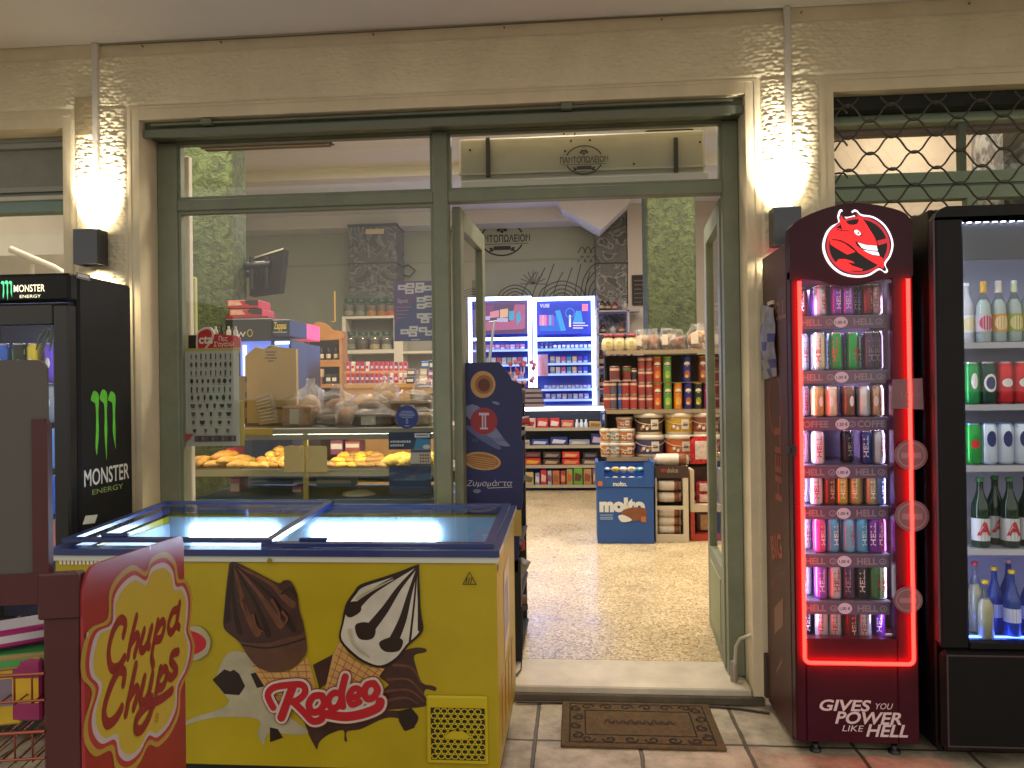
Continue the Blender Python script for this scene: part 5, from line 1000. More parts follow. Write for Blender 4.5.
p = MB(); p.tube([(-.272, .24, .35), (-.27, .22, .2), (-.275, .16, .075), (-.30, .08, .072), (-.34, .02, .07)], .004, 6); p.part('sheath', DARK, t)
# bread stand: navy printed side board, black post, shelves with packets facing right
by = .30; bs = thing('bread_stand', 'navy cardboard bread stand with bread pictures standing in the doorway', 'display stand', (-.45, by, .063))
pl = Pl((0, by, 0)); NV = M('#131d54', .45, var=.2, vs=4)
p = MB(); side = pl.px([(460, 363), (499, 362), (509, 374), (512, 380), (521, 384), (523, 396), (521, 440), (524, 442), (523, 500), (521, 512)]); zb0 = .066
side = side+[(side[-1][0]-.02, .5), (side[0][0], .5)]; p.prism(pl, side, -.012, 0)
so = p.part('side_board', NV, bs)
p = MB(); x0, x1, z0, z1 = REC(508, 500, 521, 672, by); p.box(x0, x1, by, by+.05, .064, .56, 0, .003); p.box(side[0][0], side[0][0]+.03, by+.012, by+.6, .064, 1.5); p.box(side[0][0]+.03, x1-.01, by+.55, by+.6, .064, 1.42)
for z in (.10, .36, .62, .90, 1.15, 1.36): p.box(side[0][0]+.03, x1+.0, by+.013, by+.55, z, z+.012)
p.part('rack', M('#17181c', .5), bs)
p = MB(); e_ = lambda cx, cy, rx, ry, mi, rot=0: p.poly(pl, [pl.uv(cx+rx*math.cos(a)*math.cos(rot)-ry*math.sin(a)*math.sin(rot), cy+rx*math.cos(a)*math.sin(rot)+ry*math.sin(a)*math.cos(rot)) for a in [-k*math.pi/14 for k in range(28)]], mi)
p.poly(pl, crom(pl.px([(463, 411), (478, 406), (505, 440), (510, 446), (498, 444), (480, 428)]), 4, True), 5); p.poly(pl, crom(pl.px([(463, 425), (480, 430), (500, 446), (497, 449), (478, 438)]), 4, True), 6)
e_(483, 384.5, 12.5, 13.5, 0); e_(484, 384.5, 9, 9.5, 1); e_(484, 385, 6, 6.5, 2); e_(484, 421, 13.5, 13.5, 3)
p.stroke(pl, pl.px([(479, 414), (489, 414)]), .012, 4, smooth=False, cap=False); p.stroke(pl, pl.px([(482.6, 414), (482.6, 428)]), .007, 4, smooth=False, cap=False); p.stroke(pl, pl.px([(485.4, 414), (485.4, 428)]), .007, 4, smooth=False, cap=False); p.stroke(pl, pl.px([(480, 428.5), (488, 428.5)]), .008, 4, smooth=False, cap=False)
e_(482, 461, 19, 9, 0, .12); e_(482, 461, 16.5, 7, 1, .12)
for k in range(5): p.stroke(pl, pl.px([(468, 455.5+k*2), (482, 457.5+k*2.2), (496, 460+k*2)]), .004, 0, n=3)
px_text(p, pl, 'Ζυμομάστα', 467, 513, 486, 480, mi=4, shear=.25, off=.0015); px_text(p, pl, 'ΑΡΤΟΠΟΙΙΑ', 472, 505, 442, 438, mi=6)
p.stroke(pl, pl.px([(488, 488), (512, 487)]), .003, 4, smooth=False); e_(477, 491, 4, 2, 5); e_(496, 403, 4, 1.4, 5, .3)
p.part('side_print', [M('#b08a56', .5, var=.1, vs=30), M('#8a5a30', .5, var=.15, vs=40), M('#5a2620', .5, var=.2, vs=60), M('#8a1c28', .45), M('#b9b4c4', .5), M('#6a7396', .5), M('#4a5584', .5)], so)
p = MB(); q0, q1, z0, z1 = REC(513, 510, 523, 536, by-.003); p.box(q0, q1-.008, by-.004, by-.001, z0, z1); p.part('yellow_tag', M('#a8924a', .5), bs)
def packet(x, y, z, w, h, tilt, cols, label, name='snack_packet', grp='packets hanging on the right of the navy bread stand'):
    m = MB(); n = 7; vs = []
    for s in (1, -1):
        for j in range(n):
            for i in range(5):
                a, b = i/4-.5, j/(n-1)-.5; k = (1-(2*a)**2)*(1-(2*b)**4)
                vs.append((a*w, s*.018*k+random.uniform(-.003, .003)*(k > 0), b*h))
    m.add([(x_*math.cos(tilt)-z_*math.sin(tilt), y_, x_*math.sin(tilt)+z_*math.cos(tilt)) for x_, y_, z_ in vs], [tuple(q+r_ for q in (j*5+i, j*5+i+1, (j+1)*5+i+1, (j+1)*5+i)) for r_ in (0, 35) for j in range(n-1) for i in range(4)], [(0 if j in (0, n-2) or i == 0 else 1) for _ in (0, 1) for j in range(n-1) for i in range(4)], True)
    o = m.solo(name, label, 'packet', [M(cols[0], .25, .2, var=.2, vs=30), M(cols[1], .3, 0, var=.25, vs=40)], (x, y, z), grp, local=True); return o
for px, py, w, h, ti, cs, lb in ((519, 570, .07, .13, -.5, ('#a8a49c', '#8c8478'), 'clear plastic packet sticking out beside the yellow freezer corner'), (517, 600, .10, .05, .1, ('#8a7a6a', '#6a4a3a'), 'brown packet low beside the yellow freezer corner'), (522, 607, .06, .03, 0, ('#5a4a3e', '#4a2a24'), 'flat dark packet lowest beside the freezer corner'), (514, 412, .05, .10, .1, ('#c9c0b4', '#8a6a5a'), 'beige packet on the upper shelf of the navy stand'), (521, 422, .09, .05, .15, ('#d8cfc8', '#b52a2a'), 'red and white packet jutting right from the navy stand'), (520, 396, .05, .08, 0, ('#b0a49a', '#6a5a56'), 'grey packet at the top right of the navy stand'), (519, 466, .05, .12, 0, ('#c2bcb4', '#9a9288'), 'pale packet on the middle shelf of the navy stand'), (522, 545, .03, .06, 0, ('#8a5a4a', '#a83a30'), 'small red packet beside the black post of the navy stand')):
    x, z = A(px, py, by+.12); packet(x, by+.12, z, w, h, ti, cs, lb)
# ================================================================== things stuck on the shop window
GYI = .186                                             # just behind the glass
def sheet(px, Y, mats, name, label, cat, th=.002, draw=None, group=None):
    x0, x1, z0, z1 = REC(*px, Y); t = thing(name, label, cat, ((x0+x1)/2, Y, z0), 0, group)
    p = MB(); p.box(x0, x1, Y, Y+th, z0, z1); p.part('sheet', mats[0], t)
    if draw:
        q = MB(); draw(q, Pl((0, Y, 0)), x0, x1, z0, z1); q.part('print', mats[1:], t)
    return t
def d_poster(q, pl, x0, x1, z0, z1):
    w, h = x1-x0, z1-z0; random.seed(4)
    for r, n in enumerate((9, 9, 9, 8, 8, 7, 6, 5, 5, 4)):
        v = z1-h*(.055+.087*r)
        for k in range(n):
            u = x0+w*(.10+.80*(k+.5)/n); a = w*random.uniform(.016, .034); b = h*random.uniform(.022, .034); c = random.choice((0, 0, 1, 2))
            if r > 5: a *= 1.5; q.poly(pl, [(u-a, v+b*.7), (u+a, v+b*.7), (u+a*.7, v-b*.5), (u, v-b*.9), (u-a*.7, v-b*.5)], c)
            elif r % 2: q.poly(pl, ell(u, v, a, b, 10), c)
            else: q.poly(pl, [(u-a*.6, v-b), (u+a*.3, v-b), (u+a*.5, v+b*.6), (u, v+b), (u-a*.6, v+b*.7)], c)
            q.poly(pl, [(u-a, v-b*1.35), (u+a, v-b*1.35), (u+a, v-b*1.2), (u-a, v-b*1.2)], 3)
    q.poly(pl, [(x0+w*.03, z0+h*.03), (x0+w*.18, z0+h*.13), (x0+w*.03, z0+h*.13)], 4); q.poly(pl, [(x0+w*.20, z0+h*.05), (x0+w*.95, z0+h*.05), (x0+w*.95, z0+h*.11), (x0+w*.20, z0+h*.11)], 1)
    for k in range(12): q.poly(pl, [(x0+w*(.22+.06*k), z0+h*.055), (x0+w*(.25+.06*k), z0+h*.055), (x0+w*(.25+.06*k), z0+h*.10), (x0+w*(.22+.06*k), z0+h*.10)], (2, 0, 3)[k % 3])
sheet((184, 351, 239, 446), GYI, [M('#b4b4aa', .6, var=.05), M('#2c2a2c', .6), M('#4a4648', .6), M('#5a4a44', .6), M('#6c6c68', .6), M('#a04048', .6)], 'price_poster', 'grey poster with rows of small dark ice cream pictures on the shop window', 'poster', draw=d_poster)
x0, x1, z0, z1 = REC(181, 351, 183.5, 447, GYI); m = MB(); m.box(x0, x1, GYI, GYI+.01, z0, z1); x0, x1, z0, z1 = REC(238, 400, 244, 446, GYI+.02); m.box(x0, x1, GYI+.02, GYI+.022, z0, z1, 1); x0, x1, z0, z1 = REC(184, 348, 240, 353, GYI); m.box(x0, x1, GYI+.003, GYI+.006, z0, z1, 1)
m.solo('poster_tape', 'yellowish tape strips along the edges of the grey picture poster', 'tape', [M('#b8b56a', .5), M('#b3a35a', .5)], (x0, GYI, z0))
# red heart shaped topper with white lettering
t = thing('red_topper', 'red heart topped sign with white lettering above the grey poster', 'sign', (A(215, 352, .25)[0], .25, A(215, 352, .25)[1])); pl = Pl((0, .25, 0))
p = MB(); p.prism(pl, pl.px([(203, 352), (240, 352), (240, 338), (236, 335.5), (214, 334)]), -.012, -.002); p.prism(pl, crom(pl.px([(197, 352), (197, 334), (203, 328), (210, 327), (214, 332), (213, 340), (206, 349), (203, 352)]), 4, True), -.004, .004, 1); p.prism(pl, crom(pl.px([(199, 351), (198.5, 335), (204, 330), (209, 329.5), (212, 333), (211, 339), (205, 348), (202, 351)]), 4, True), .0, .0052, 0); p.part('board', [M('#c0242c', .4), M('#d8c9bc', .5)], t)
p = MB(); pl2 = Pl((0, .244, 0)); px_text(p, pl2, 'cta', 199, 213, 343.5, 336, bold=.03, off=.002); px_text(p, Pl((0, .2525, 0)), 'Πες', 219, 228, 341, 336, bold=.01, off=.002); px_text(p, Pl((0, .2525, 0)), "Σ'αγαπώ", 214, 234, 346.5, 341.5, bold=.01, off=.002); p.part('lettering', M('#e8ded6', .5), t)
m = MB(); x0, x1, z0, z1 = REC(188, 335, 199, 352, .28); m.box(x0, x1, .28, .36, z0, z1, 0, .004); m.box(x0+.01, x1-.01, .276, .28, z0+.02, z1-.02, 0); m.solo('black_box', 'small black box behind the red heart topped sign at the window edge', 'box', DARK, (x0, .3, z0))
# blue round sticker, two part notice
def d_round(q, pl, x0, x1, z0, z1): pass
c = Pl((0, GYI-.001, 0)); u, v = c.uv(407, 417); r = c.uv(418.5, 417)[0]-u; t = thing('round_sticker', 'round navy sticker with tiny white print on the shop window', 'sticker', (u, GYI, v-r))
p = MB(); p.prism(c, ell(u, v, r, r, 32), -.002, 0); p.part('disc', M('#22357c', .4), t)
p = MB()
for k, w_ in enumerate((.45, .62, .70, .66, .5)): p.poly(c, [(u-r*w_, v+r*(.52-.13*k)), (u+r*w_, v+r*(.52-.13*k)), (u+r*w_, v+r*(.47-.13*k)), (u-r*w_, v+r*(.47-.13*k))])
p.ringp(c, [(u-r*.09, v-r*.55), (u+r*.09, v-r*.55), (u+r*.09, v-r*.15), (u-r*.09, v-r*.15)], [(u-r*.05, v-r*.5), (u+r*.05, v-r*.5), (u+r*.05, v-r*.2), (u-r*.05, v-r*.2)]); p.poly(c, [(u-r*.2, v-r*.80), (u+r*.2, v-r*.80), (u+r*.2, v-r*.73), (u-r*.2, v-r*.73)]); p.part('print', M('#9aa6cc', .5), t)
def d_not(q, pl, x0, x1, z0, z1):
    w, h = x1-x0, z1-z0
    q.poly(pl, [(x0, z0+h*.72), (x1, z0+h*.72), (x1, z1), (x0, z1)], 0); q.poly(pl, [(x0+w*.6, z0+h*.72), (x1, z0+h*.72), (x1, z0+h*.88), (x0+w*.66, z0+h*.9)], 1); q.poly(pl, ell(x0+w*.90, z0+h*.76, w*.09, h*.035, 14), 3)
    q.poly(pl, [(x0+w*.62, z0+h*.91), (x0+w*.98, z0+h*.91), (x0+w*.98, z0+h*.98), (x0+w*.62, z0+h*.98)], 3); q.poly(pl, [(x0+w*.66, z0+h*.94), (x0+w*.94, z0+h*.94), (x0+w*.94, z0+h*.955), (x0+w*.66, z0+h*.955)], 4)
    for j, n in ((.83, 9), (.77, 6)):
        for k in range(n): q.poly(pl, [(x0+w*(.04+.055*k), z0+h*j), (x0+w*(.08+.055*k), z0+h*j), (x0+w*(.085+.055*k), z0+h*(j+.03+.012*(k % 2))), (x0+w*(.045+.055*k), z0+h*(j+.03))], 3)
    q.poly(pl, [(x0, z0), (x1, z0), (x1, z0+h*.46), (x0, z0+h*.46)], 2)
    for k in range(22): q.poly(pl, [(x0+w*(.10+.036*k), z0+h*.215), (x0+w*(.125+.036*k), z0+h*.215), (x0+w*(.125+.036*k), z0+h*(.24+.006*(k % 3))), (x0+w*(.10+.036*k), z0+h*.24)], 5)
    q.poly(pl, [(x0+w*.52, z0+h*.49), (x1, z0+h*.49), (x1, z0+h*.67), (x0+w*.52, z0+h*.67)], 6)
    for a in range(3):
        for b in range(4): q.poly(pl, [(x0+w*(.74+.06*b), z0+h*(.51+.05*a)), (x0+w*(.78+.06*b), z0+h*(.51+.05*a)), (x0+w*(.78+.06*b), z0+h*(.54+.05*a)), (x0+w*(.74+.06*b), z0+h*(.54+.05*a))], 4)
x0, x1, z0, z1 = REC(389, 432, 431, 494, GYI); t = thing('window_notice', 'dark blue notice with pale card, stuck low on the window under the round sticker', 'notice', (x0, GYI, z0)); h = z1-z0
p = MB(); p.box(x0, x1, GYI, GYI+.001, z0, z0+h*.46); p.box(x0, x1, GYI, GYI+.001, z0+h*.72, z1); p.box(x0+(x1-x0)*.52, x1, GYI, GYI+.001, z0+h*.46+.001, z0+h*.72-.001); p.part('sheet', M('#23466e', .5), t)
p = MB(); d_not(p, Pl((0, GYI-.001, 0)), x0, x1, z0, z1); p.part('print', [M('#1c2c4a', .5), M('#2a78a8', .5), M('#1b3150', .5), M('#b9bfc6', .5), M('#7c2a34', .5), M('#4a6484', .5), M('#a9a9a0', .5)], t)
def d_spot(q, pl, x0, x1, z0, z1):
    w, h = x1-x0, z1-z0; P = lambda a, b: (x0+w*a, z1-h*b)
    q.poly(pl, [P(0, .75), P(.75, .1), P(1, .05), P(1, 1), P(0, 1)], 1)
    for a, b in ((.10, .06), (.29, .03), (.52, .03), (.70, .08), (.27, .13), (.50, .11), (.54, .27), (.72, .25), (.54, .38), (.73, .36), (.54, .54), (.74, .54), (.63, .62), (.15, .80), (.36, .75), (.34, .84), (.58, .77), (.73, .83)):
        q.poly(pl, [P(a, b), P(a, b+.085), P(a+.20, b+.085), P(a+.20, b)], 0); q.poly(pl, [P(a+.05, b+.035), P(a+.05, b+.055), P(a+.15, b+.055), P(a+.15, b+.035)], 2)
    q.text(pl, 'Spot', h*.10, x0+w*.09, z1-h*.36, 3, align='l', bold=.01)
    for k in range(4): q.poly(pl, [P(.05, .43+.06*k), P(.05, .435+.06*k), P(.42-.06*k, .435+.06*k), P(.42-.06*k, .43+.06*k)], 3)
    q.poly(pl, [P(.4, .97), P(.4, .985), P(.6, .985), P(.6, .97)], 3)
sheet((394, 281, 436.5, 341), GYI, [M('#5c3478', .45), M('#d4cfcf', .5), M('#2c387a', .45), M('#4a4450', .5), M('#b9b0c4', .5)], 'purple_poster', 'purple poster with scattered white cards on the shop window near the mullion', 'poster', draw=d_spot)
# ================================================================== pastry counter
cy0, cy1 = .68, 1.35
cz = {k: A(300, y, cy0)[1] for k, y in (('top', 428), ('topb', 434), ('sh', 470), ('shb', 476))}
cxl, cxr = A(187, 460, cy0)[0], -.70
BRS = M('#b5a25a', .35, .6); ALU = M('#9c9788', .4, .5)
pc = thing('pastry_counter', 'glass fronted pastry counter with two shelves behind the shop window', 'counter', (cxl, cy0, .063))
p = MB(); p.box(cxl, cxr, cy0-.03, cy1, cz['topb'], cz['top'], 0, .004); p.box(cxl, cxr, cy0-.029, cy0-.015, cz['topb']-.03, cz['topb']-.001, 0); xs = A(275, 430, cy0)[0]; p.box(A(241, 430, cy0)[0], xs, cy0-.034, cy0-.03, cz['topb'], cz['top'], 1); p.part('counter_top', [M('#8d8a80', .4, var=.05), M('#c2a83a', .4)], pc)
p = MB()
for x in (cxl, A(305, 460, cy0)[0], cxr-.03): p.box(x-.012, x+.012, cy0, cy0+.025, .8, cz['topb']-.001, 0)
p.part('post', BRS, pc)
p = MB(); p.box(cxl, cxr, cy0+.03, cy1, cz['shb'], cz['sh']-.012, 1); p.box(cxl, cxr, cy0+.026, cy0+.034, cz['shb']-.004, cz['sh'], 0); p.part('shelf', [M('#b5ad95', .35, .4), M('#8f9490', .3)], pc)
p = MB(); p.add([(cxl, cy0-.004, .82), (cxr, cy0-.004, .82), (cxr, cy0-.004, cz['topb']), (cxl, cy0-.004, cz['topb'])], [(0, 1, 2, 3)]); p.part('front_glass', GLASS, pc)
p = MB(); p.box(cxl, cxr, cy0, cy1, .063, .80, 0); p.part('base', M('#5a7494', .5, var=.15, vs=4), pc)
p = MB(); p.box(cxl+.1, cxr-.06, cy1-.05, cy1-.045, .82, cz['shb']-.02); p.part('rear_door', M('#55677a', .3, var=.2, vs=3), pc)
p = MB(); p.box(cxl+.02, cxr-.02, cy0+.035, cy0+.055, cz['topb']-.012, cz['topb']-.002); p.part('pastry_fill', M((1, .88, .62), .5, emit=30, name='pastry_fill_glow'), pc)  # unseen glowing strip, added behind the lip to brighten the pastries
# pastries on trays
def tray(x0, x1, label):
    t = MB(); z = cz['sh']-.011; t.box(x0, x1, cy0+.06, cy0+.42, z, z+.008, 0, .003); t.box(x0, x1, cy0+.06, cy0+.065, z+.008, z+.018); return t.solo('tray', label, 'tray', M('#8d8172', .35, .6), (x0, cy0+.06, z))
def pastry(x, y, z, L, W, H, rz, col, label, grp):
    m = MB(); vs = []; n, k = 9, 8
    for i in range(n):
        t_ = i/(n-1); s_ = math.sin(math.pi*(.06+.88*t_))**.6; rid = 1+.10*math.sin(i*3.1)
        for j in range(k):
            a = 2*math.pi*j/k; vs.append(((t_-.5)*L, math.cos(a)*W*1.15*s_*rid+.25*W*math.sin(math.pi*t_), max(-.3*H, math.sin(a)*H*1.3*s_*rid)+.3*H))
    fs = [(i*k+j, i*k+(j+1) % k, (i+1)*k+(j+1) % k, (i+1)*k+j) for i in range(n-1) for j in range(k)]+[tuple(range(k))[::-1], tuple(range((n-1)*k, n*k))]
    m.add(vs, fs, 0, True); o = m.solo('pastry', label, 'pastry', M(col, .45, var=.5, vs=16, bump=.3, bs=60), (x, y, z), grp, local=True); o.rotation_euler = (0, random.uniform(-.15, .15), rz); return o
random.seed(8)
zt = cz['sh']; X = lambda px, Y=cy0+.12: A(px, 465, Y)[0]
for a, b, l in ((190, 245, 'tray under the long pastries at the left end of the counter'), (248, 301, 'tray under the heap of small rolls in the counter'), (327, 386, 'tray under the yellow pies in the middle of the counter'), (388, 437, 'tray under the yellow pies behind the dark blue notice')): tray(X(a), X(b), l)
for k in range(13):
    px = 194+k*3.9; pastry(X(px), cy0+.12+.05*(k % 3), zt+.004+.02*(k % 2)+(.03 if 4 < k < 9 else 0)*(k % 3 == 1), .16, .030, .028, random.uniform(.3, .9)+math.pi*.15, ('#c08a3a', '#b0782c', '#cc9a4a')[k % 3], 'long golden pastry on the leftmost tray of the glass counter', 'long pastries on the leftmost tray')
for lay, n in ((0, 9), (1, 7), (2, 5), (3, 3)):
    for k in range(n):
        px = 252+(k+.5)*46/n*(1-.10*lay)+lay*4.5; pastry(X(px), cy0+.10+.05*lay+.02*(k % 2), zt+.004+.026*lay, .075, .026, .022, random.uniform(-.6, .6), ('#c6923f', '#b47a2e', '#d0a050')[(k+lay) % 3], 'small golden roll in the heap on the second tray of the counter', 'small rolls heaped on the second tray')
for lay, n in ((0, 11), (1, 8), (2, 5)):
    for k in range(n):
        px = 331+(k+.5)*52/n*(1-.12*lay)+lay*3; yel = (k+lay) % 3 and k < n*.7; pastry(X(px), cy0+.10+.05*lay+.03*(k % 2), zt+.004+.024*lay, .085, .03, .02, random.uniform(-.8, .8), ('#d6a93a' if yel else '#a87a42'), 'cheese pie in the yellow and brown heap in the middle of the counter', 'pies heaped on the middle tray')
for k in range(6):
    px = 394+k*7.6; pastry(X(px), cy0+.13, zt+.01+.012*(k % 2), .15, .034, .04, .35+.1*(k % 2), '#d8b246', 'long yellow pie behind the dark blue window notice', 'yellow pies behind the window notice')
# cream price tags and bag
for a, b, c_, d, Y, l in ((284, 446, 304, 472, cy0-.02, 'cream paper tag left of the brass counter post'), (306, 446, 327, 472, cy0-.025, 'cream paper tag right of the brass counter post')):
    x0, x1, z0, z1 = REC(a, b, c_, d, Y); t = thing('paper_tag', l, 'paper tag', (x0, Y, z0)); m = MB(); m.prism(Pl((0, Y, 0)), [(x0, z0), (x1, z0), (x1, z1-.008), (x1-.008, z1), (x0+.006, z1), (x0, z1-.01)], -.002, 0); m.part('sheet', M('#cdbb84', .6, var=.04), t)
    m = MB(); s_ = 1 if a < 300 else -1; xm = x1 if s_ > 0 else x0; m.tube([(xm-.03*s_, Y-.004, z1-.012), (xm-.012*s_, Y-.006, z1+.006), (xm-.03*s_, Y-.004, z1-.05), (xm-.012*s_, Y-.005, z1-.075)], .002, 5); m.part('ribbon', M('#d8cba0', .6), t)
t = thing('kraft_bag', 'large flat kraft paper bag propped upright on the pastry counter', 'paper bag', (A(270, 425, .84)[0], .84, cz['top'])); pl = Pl((0, .82, 0)); m = MB()
m.prism(pl, pl.px([(245, 427), (245, 356), (252, 350), (256, 347), (264, 349), (271, 345), (279, 347), (296, 349), (297, 427)]), -.03, 0); m.part('paper', M('#b89a5a', .7, var=.08, vs=6, bump=.15, bs=14), t)
m = MB(); q = pl.px([(260, 408), (283, 408)]); m.box(q[0][0], q[1][0], .812, .8195, q[0][1]-.008, q[0][1]+.004); 
for k, (a, b, y) in enumerate(((268, 271, 347), (266, 276, 352), (267, 275, 355), (265, 277, 358), (268, 274, 361))): m.poly(pl, pl.px([(a, y+.6), (b, y+.6), (b, y-.5), (a, y-.5)]), 0, .002)
m.poly(pl, pl.px([(245.5, 426), (296, 426), (296, 423), (245.5, 423)]), 0, .002); m.part('print', M('#6d5530', .7), t)
t = thing('paper_strip', 'narrow brown paper strip hanging between the poster and the kraft bag', 'paper strip', (A(243, 430, .60)[0], .60, 1.2)); m = MB(); x0, x1, z0, z1 = REC(239, 376, 247, 424, .60); m.box(x0, x1, .6, .603, z0, z1); m.part('sheet', M('#9c8040', .7, var=.08), t)
m = MB()
for yy in (377, 392, 402, 418): c_ = A(246, yy, .598); m.box(c_[0]-.003, c_[0]+.003, .597, .5995, c_[1]-.03, c_[1]); 
m.part('print', M('#4a3820', .7), t)
# clear boxes, bagged loaves on the counter top
CZ = cz['top']+.001
def bagged(px0, px1, h, cy, inner, label, box=False, knot=False, col='#6a5240', tilt=0):
    xm = (A(px0, 420, cy)[0]+A(px1, 420, cy)[0])/2; w = (A(px1, 420, cy)[0]-A(px0, 420, cy)[0])/2
    t = thing('bagged_bread', label, 'bread', (xm, cy, CZ), 0, 'bread and cakes in clear wrapping on the pastry counter')
    m = MB()
    if box:
        m.box(xm-w*.94, xm+w*.94, cy-.08, cy+.08, CZ+.004, CZ+h*.72, 0, .012); m.box(xm-w*.4, xm+w*.2, cy-.083, cy-.08, CZ+h*.12, CZ+h*.6, 1)
    else: m.ico((xm, cy, CZ+h*.42), (w*.92, .075, h*.40), 0, 14, 8, .05)
    m.part('loaf', [M(col, .7, var=.3, vs=18, bump=.4, bs=40), M('#b9b4a4', .5)], t)
    m = MB(); n, k = 8, 16; vs = []
    for i in range(n):
        f = i/(n-1); s_ = (1+.04*math.sin(f*9))*(1 if f < .75 else 1-.55*(f-.75)/.25 if not knot else 1-.85*math.sin((f-.75)/.25*2.2))
        for j in range(k):
            a = 2*math.pi*j/k; e = .8; cx_ = abs(math.cos(a))**e*(1 if math.cos(a) > 0 else -1); cy_ = abs(math.sin(a))**e*(1 if math.sin(a) > 0 else -1)
            r = s_*(1+random.uniform(-.07, .07)); vs.append((xm+w*1.04*r*cx_+tilt*f, cy+.092*r*cy_, CZ+h*(f*(1.25 if knot else 1.05))+random.uniform(-.006, .006)*(0 < i)))
    m.add(vs, [(i*k+j, i*k+(j+1) % k, (i+1)*k+(j+1) % k, (i+1)*k+j) for i in range(n-1) for j in range(k)], 0, True); m.part('wrapping', FILM, t)
bagged(286, 316, .17, .80, 0, 'clear bag of brown bread right in front of the kraft bag', box=True, knot=True, col='#8a6a48')
bagged(313, 349, .085, .80, 0, 'dark round loaf in a tied clear bag beside the tray of cake', knot=True, col='#4a3628')
bagged(322, 352, .19, .98, 0, 'tall tied clear bag with a brown loaf at the back of the counter', knot=True, col='#7a5a40')
bagged(351, 398, .095, .80, 0, 'clear box of dark cake with pale label on the counter', box=True, col='#4a3a2e')
bagged(352, 390, .17, 1.02, 0, 'flat dark loaf in clear wrapping behind the cake box', col='#4e4036')
bagged(392, 434, .19, 1.0, 0, 'long grey brown loaf in clear wrapping at the right end', box=True, col='#6e5f4e')
bagged(398, 434, .10, .80, 0, 'pale wrapped sponge behind the round navy sticker', box=True, col='#a89c84')
bagged(300, 322, .22, 1.08, 0, 'narrow tied clear bag of rusks right behind the kraft bag', knot=True, col='#a8845a')
bagged(338, 356, .13, .74, 0, 'small clear bag of biscuits at the front edge of the counter', knot=True, col='#8a6440')
bagged(376, 398, .24, 1.16, 0, 'tall clear bag of toasts at the back of the counter', knot=True, col='#9a7a52')
bagged(412, 436, .26, 1.2, 0, 'tall wrapped loaf at the back right end of the counter', box=True, col='#8f7450')
# wicker style cake box leaning on the bag
t = thing('plastic_punnet', 'ribbed clear plastic punnet leaning on the kraft bag', 'punnet', (A(264, 424, .76)[0], .76, CZ)); m = MB(); pl = Pl((0, .755, 0)); q = pl.px([(254, 399), (270, 394), (276, 422), (260, 424)])
m.prism(pl, q, -.05, 0); 
m.part('tray', filmmat('punnet', .2, .5), t); m = MB()
for k in range(9):
    a = k/8; m.stroke(pl, [(q[0][0]*(1-a)+q[3][0]*a, q[0][1]*(1-a)+q[3][1]*a), (q[1][0]*(1-a)+q[2][0]*a, q[1][1]*(1-a)+q[2][1]*a)], .006, 0, .003, smooth=False)
m.ringp(pl, q, [(x_*.86+(sum(u[0] for u in q)/4)*.14, z_*.86+(sum(u[1] for u in q)/4)*.14) for x_, z_ in q], 1, .004); m.part('rib', [M('#c6b083', .4), M('#a08a5a', .4)], t)
# small boxes on the lower counter shelf
for a, b, c_, d, col, l in ((230, 478, 240, 500, '#b04a72', 'pink box low inside the counter below the rolls'), (292, 486, 302, 500, '#b85a7a', 'pink packet low inside the counter by the brass post'), (226, 448, 236, 462, '#b03038', 'red packet behind the long pastries'), (330, 440, 343, 455, '#7a3a5a', 'purple box behind the yellow pies'), (345, 441, 360, 452, '#a04a4a', 'red box behind the yellow pies'), (316, 478, 352, 487, '#7f9ab0', 'flat pale blue box under the middle tray')):
    Y = cy0+.30; x0, x1, z0, z1 = REC(a, b, c_, d, Y); m = MB(); m.box(x0, x1, Y, Y+.12, z0, z1, 0, .004); m.box(x0+.006, x1-.006, Y-.001, Y, z0+(z1-z0)*.4, z0+(z1-z0)*.75, 1); m.solo('pastry_box', l, 'box', [M(col, .4), M('#d8c9c4', .5)], (x0, Y, z0))
m = MB(); c_ = A(359, 497, cy0+.2); m.lathe([(.12, c_[1]-.03), (.15, c_[1]-.005), (.15, c_[1]+.002), (.11, c_[1]+.004)], (c_[0], cy0+.2, 0), 24); m.ico((c_[0], cy0+.2, c_[1]+.012), (.10, .1, .03), 1, 12, 6, .06); m.solo('cake_plate', 'white plate with pale cake low inside the pastry counter', 'cake', [M('#cfd2d6', .3), M('#d0c8b4', .6)], (c_[0], cy0+.2, c_[1]-.03))
# ================================================================== left back: television, small fridges, racks
tv = thing('television', 'flat black television tilted on a bracket on the green pillar, seen from behind', 'television', (A(262, 270, 2.3)[0], 2.3, A(262, 270, 2.3)[1]))
P4 = lambda px, py, Y: Vector((A(px, py, Y)[0], Y, A(px, py, Y)[1]))
c4 = [P4(250, 260, 2.42), P4(284, 249.5, 2.15), P4(279, 292, 2.08), P4(249.5, 296, 2.36)]; nn = (c4[1]-c4[0]).cross(c4[3]-c4[0]).normalized(); nn = nn if nn.y < 0 else -nn
m = MB(); m.add([v for v in c4]+[v-nn*.045 for v in c4], [(0, 1, 2, 3), (7, 6, 5, 4), (0, 4, 5, 1), (1, 5, 6, 2), (2, 6, 7, 3), (3, 7, 4, 0)]); m.part('case', M('#0c0d0c', .7, 0, .2), tv)
m = MB(); m.add([c4[0]+Vector((0, 0, .012))+nn*.004, c4[1]+Vector((0, 0, .012))+nn*.004, c4[1]-nn*.03+Vector((0, 0, .012)), c4[0]-nn*.03+Vector((0, 0, .012)), c4[0]+nn*.004, c4[1]+nn*.004], [(0, 1, 2, 3), (0, 4, 5, 1)]); m.part('edge_trim', M('#c9c4b4', .4), tv)
ce = sum(c4, Vector())/4
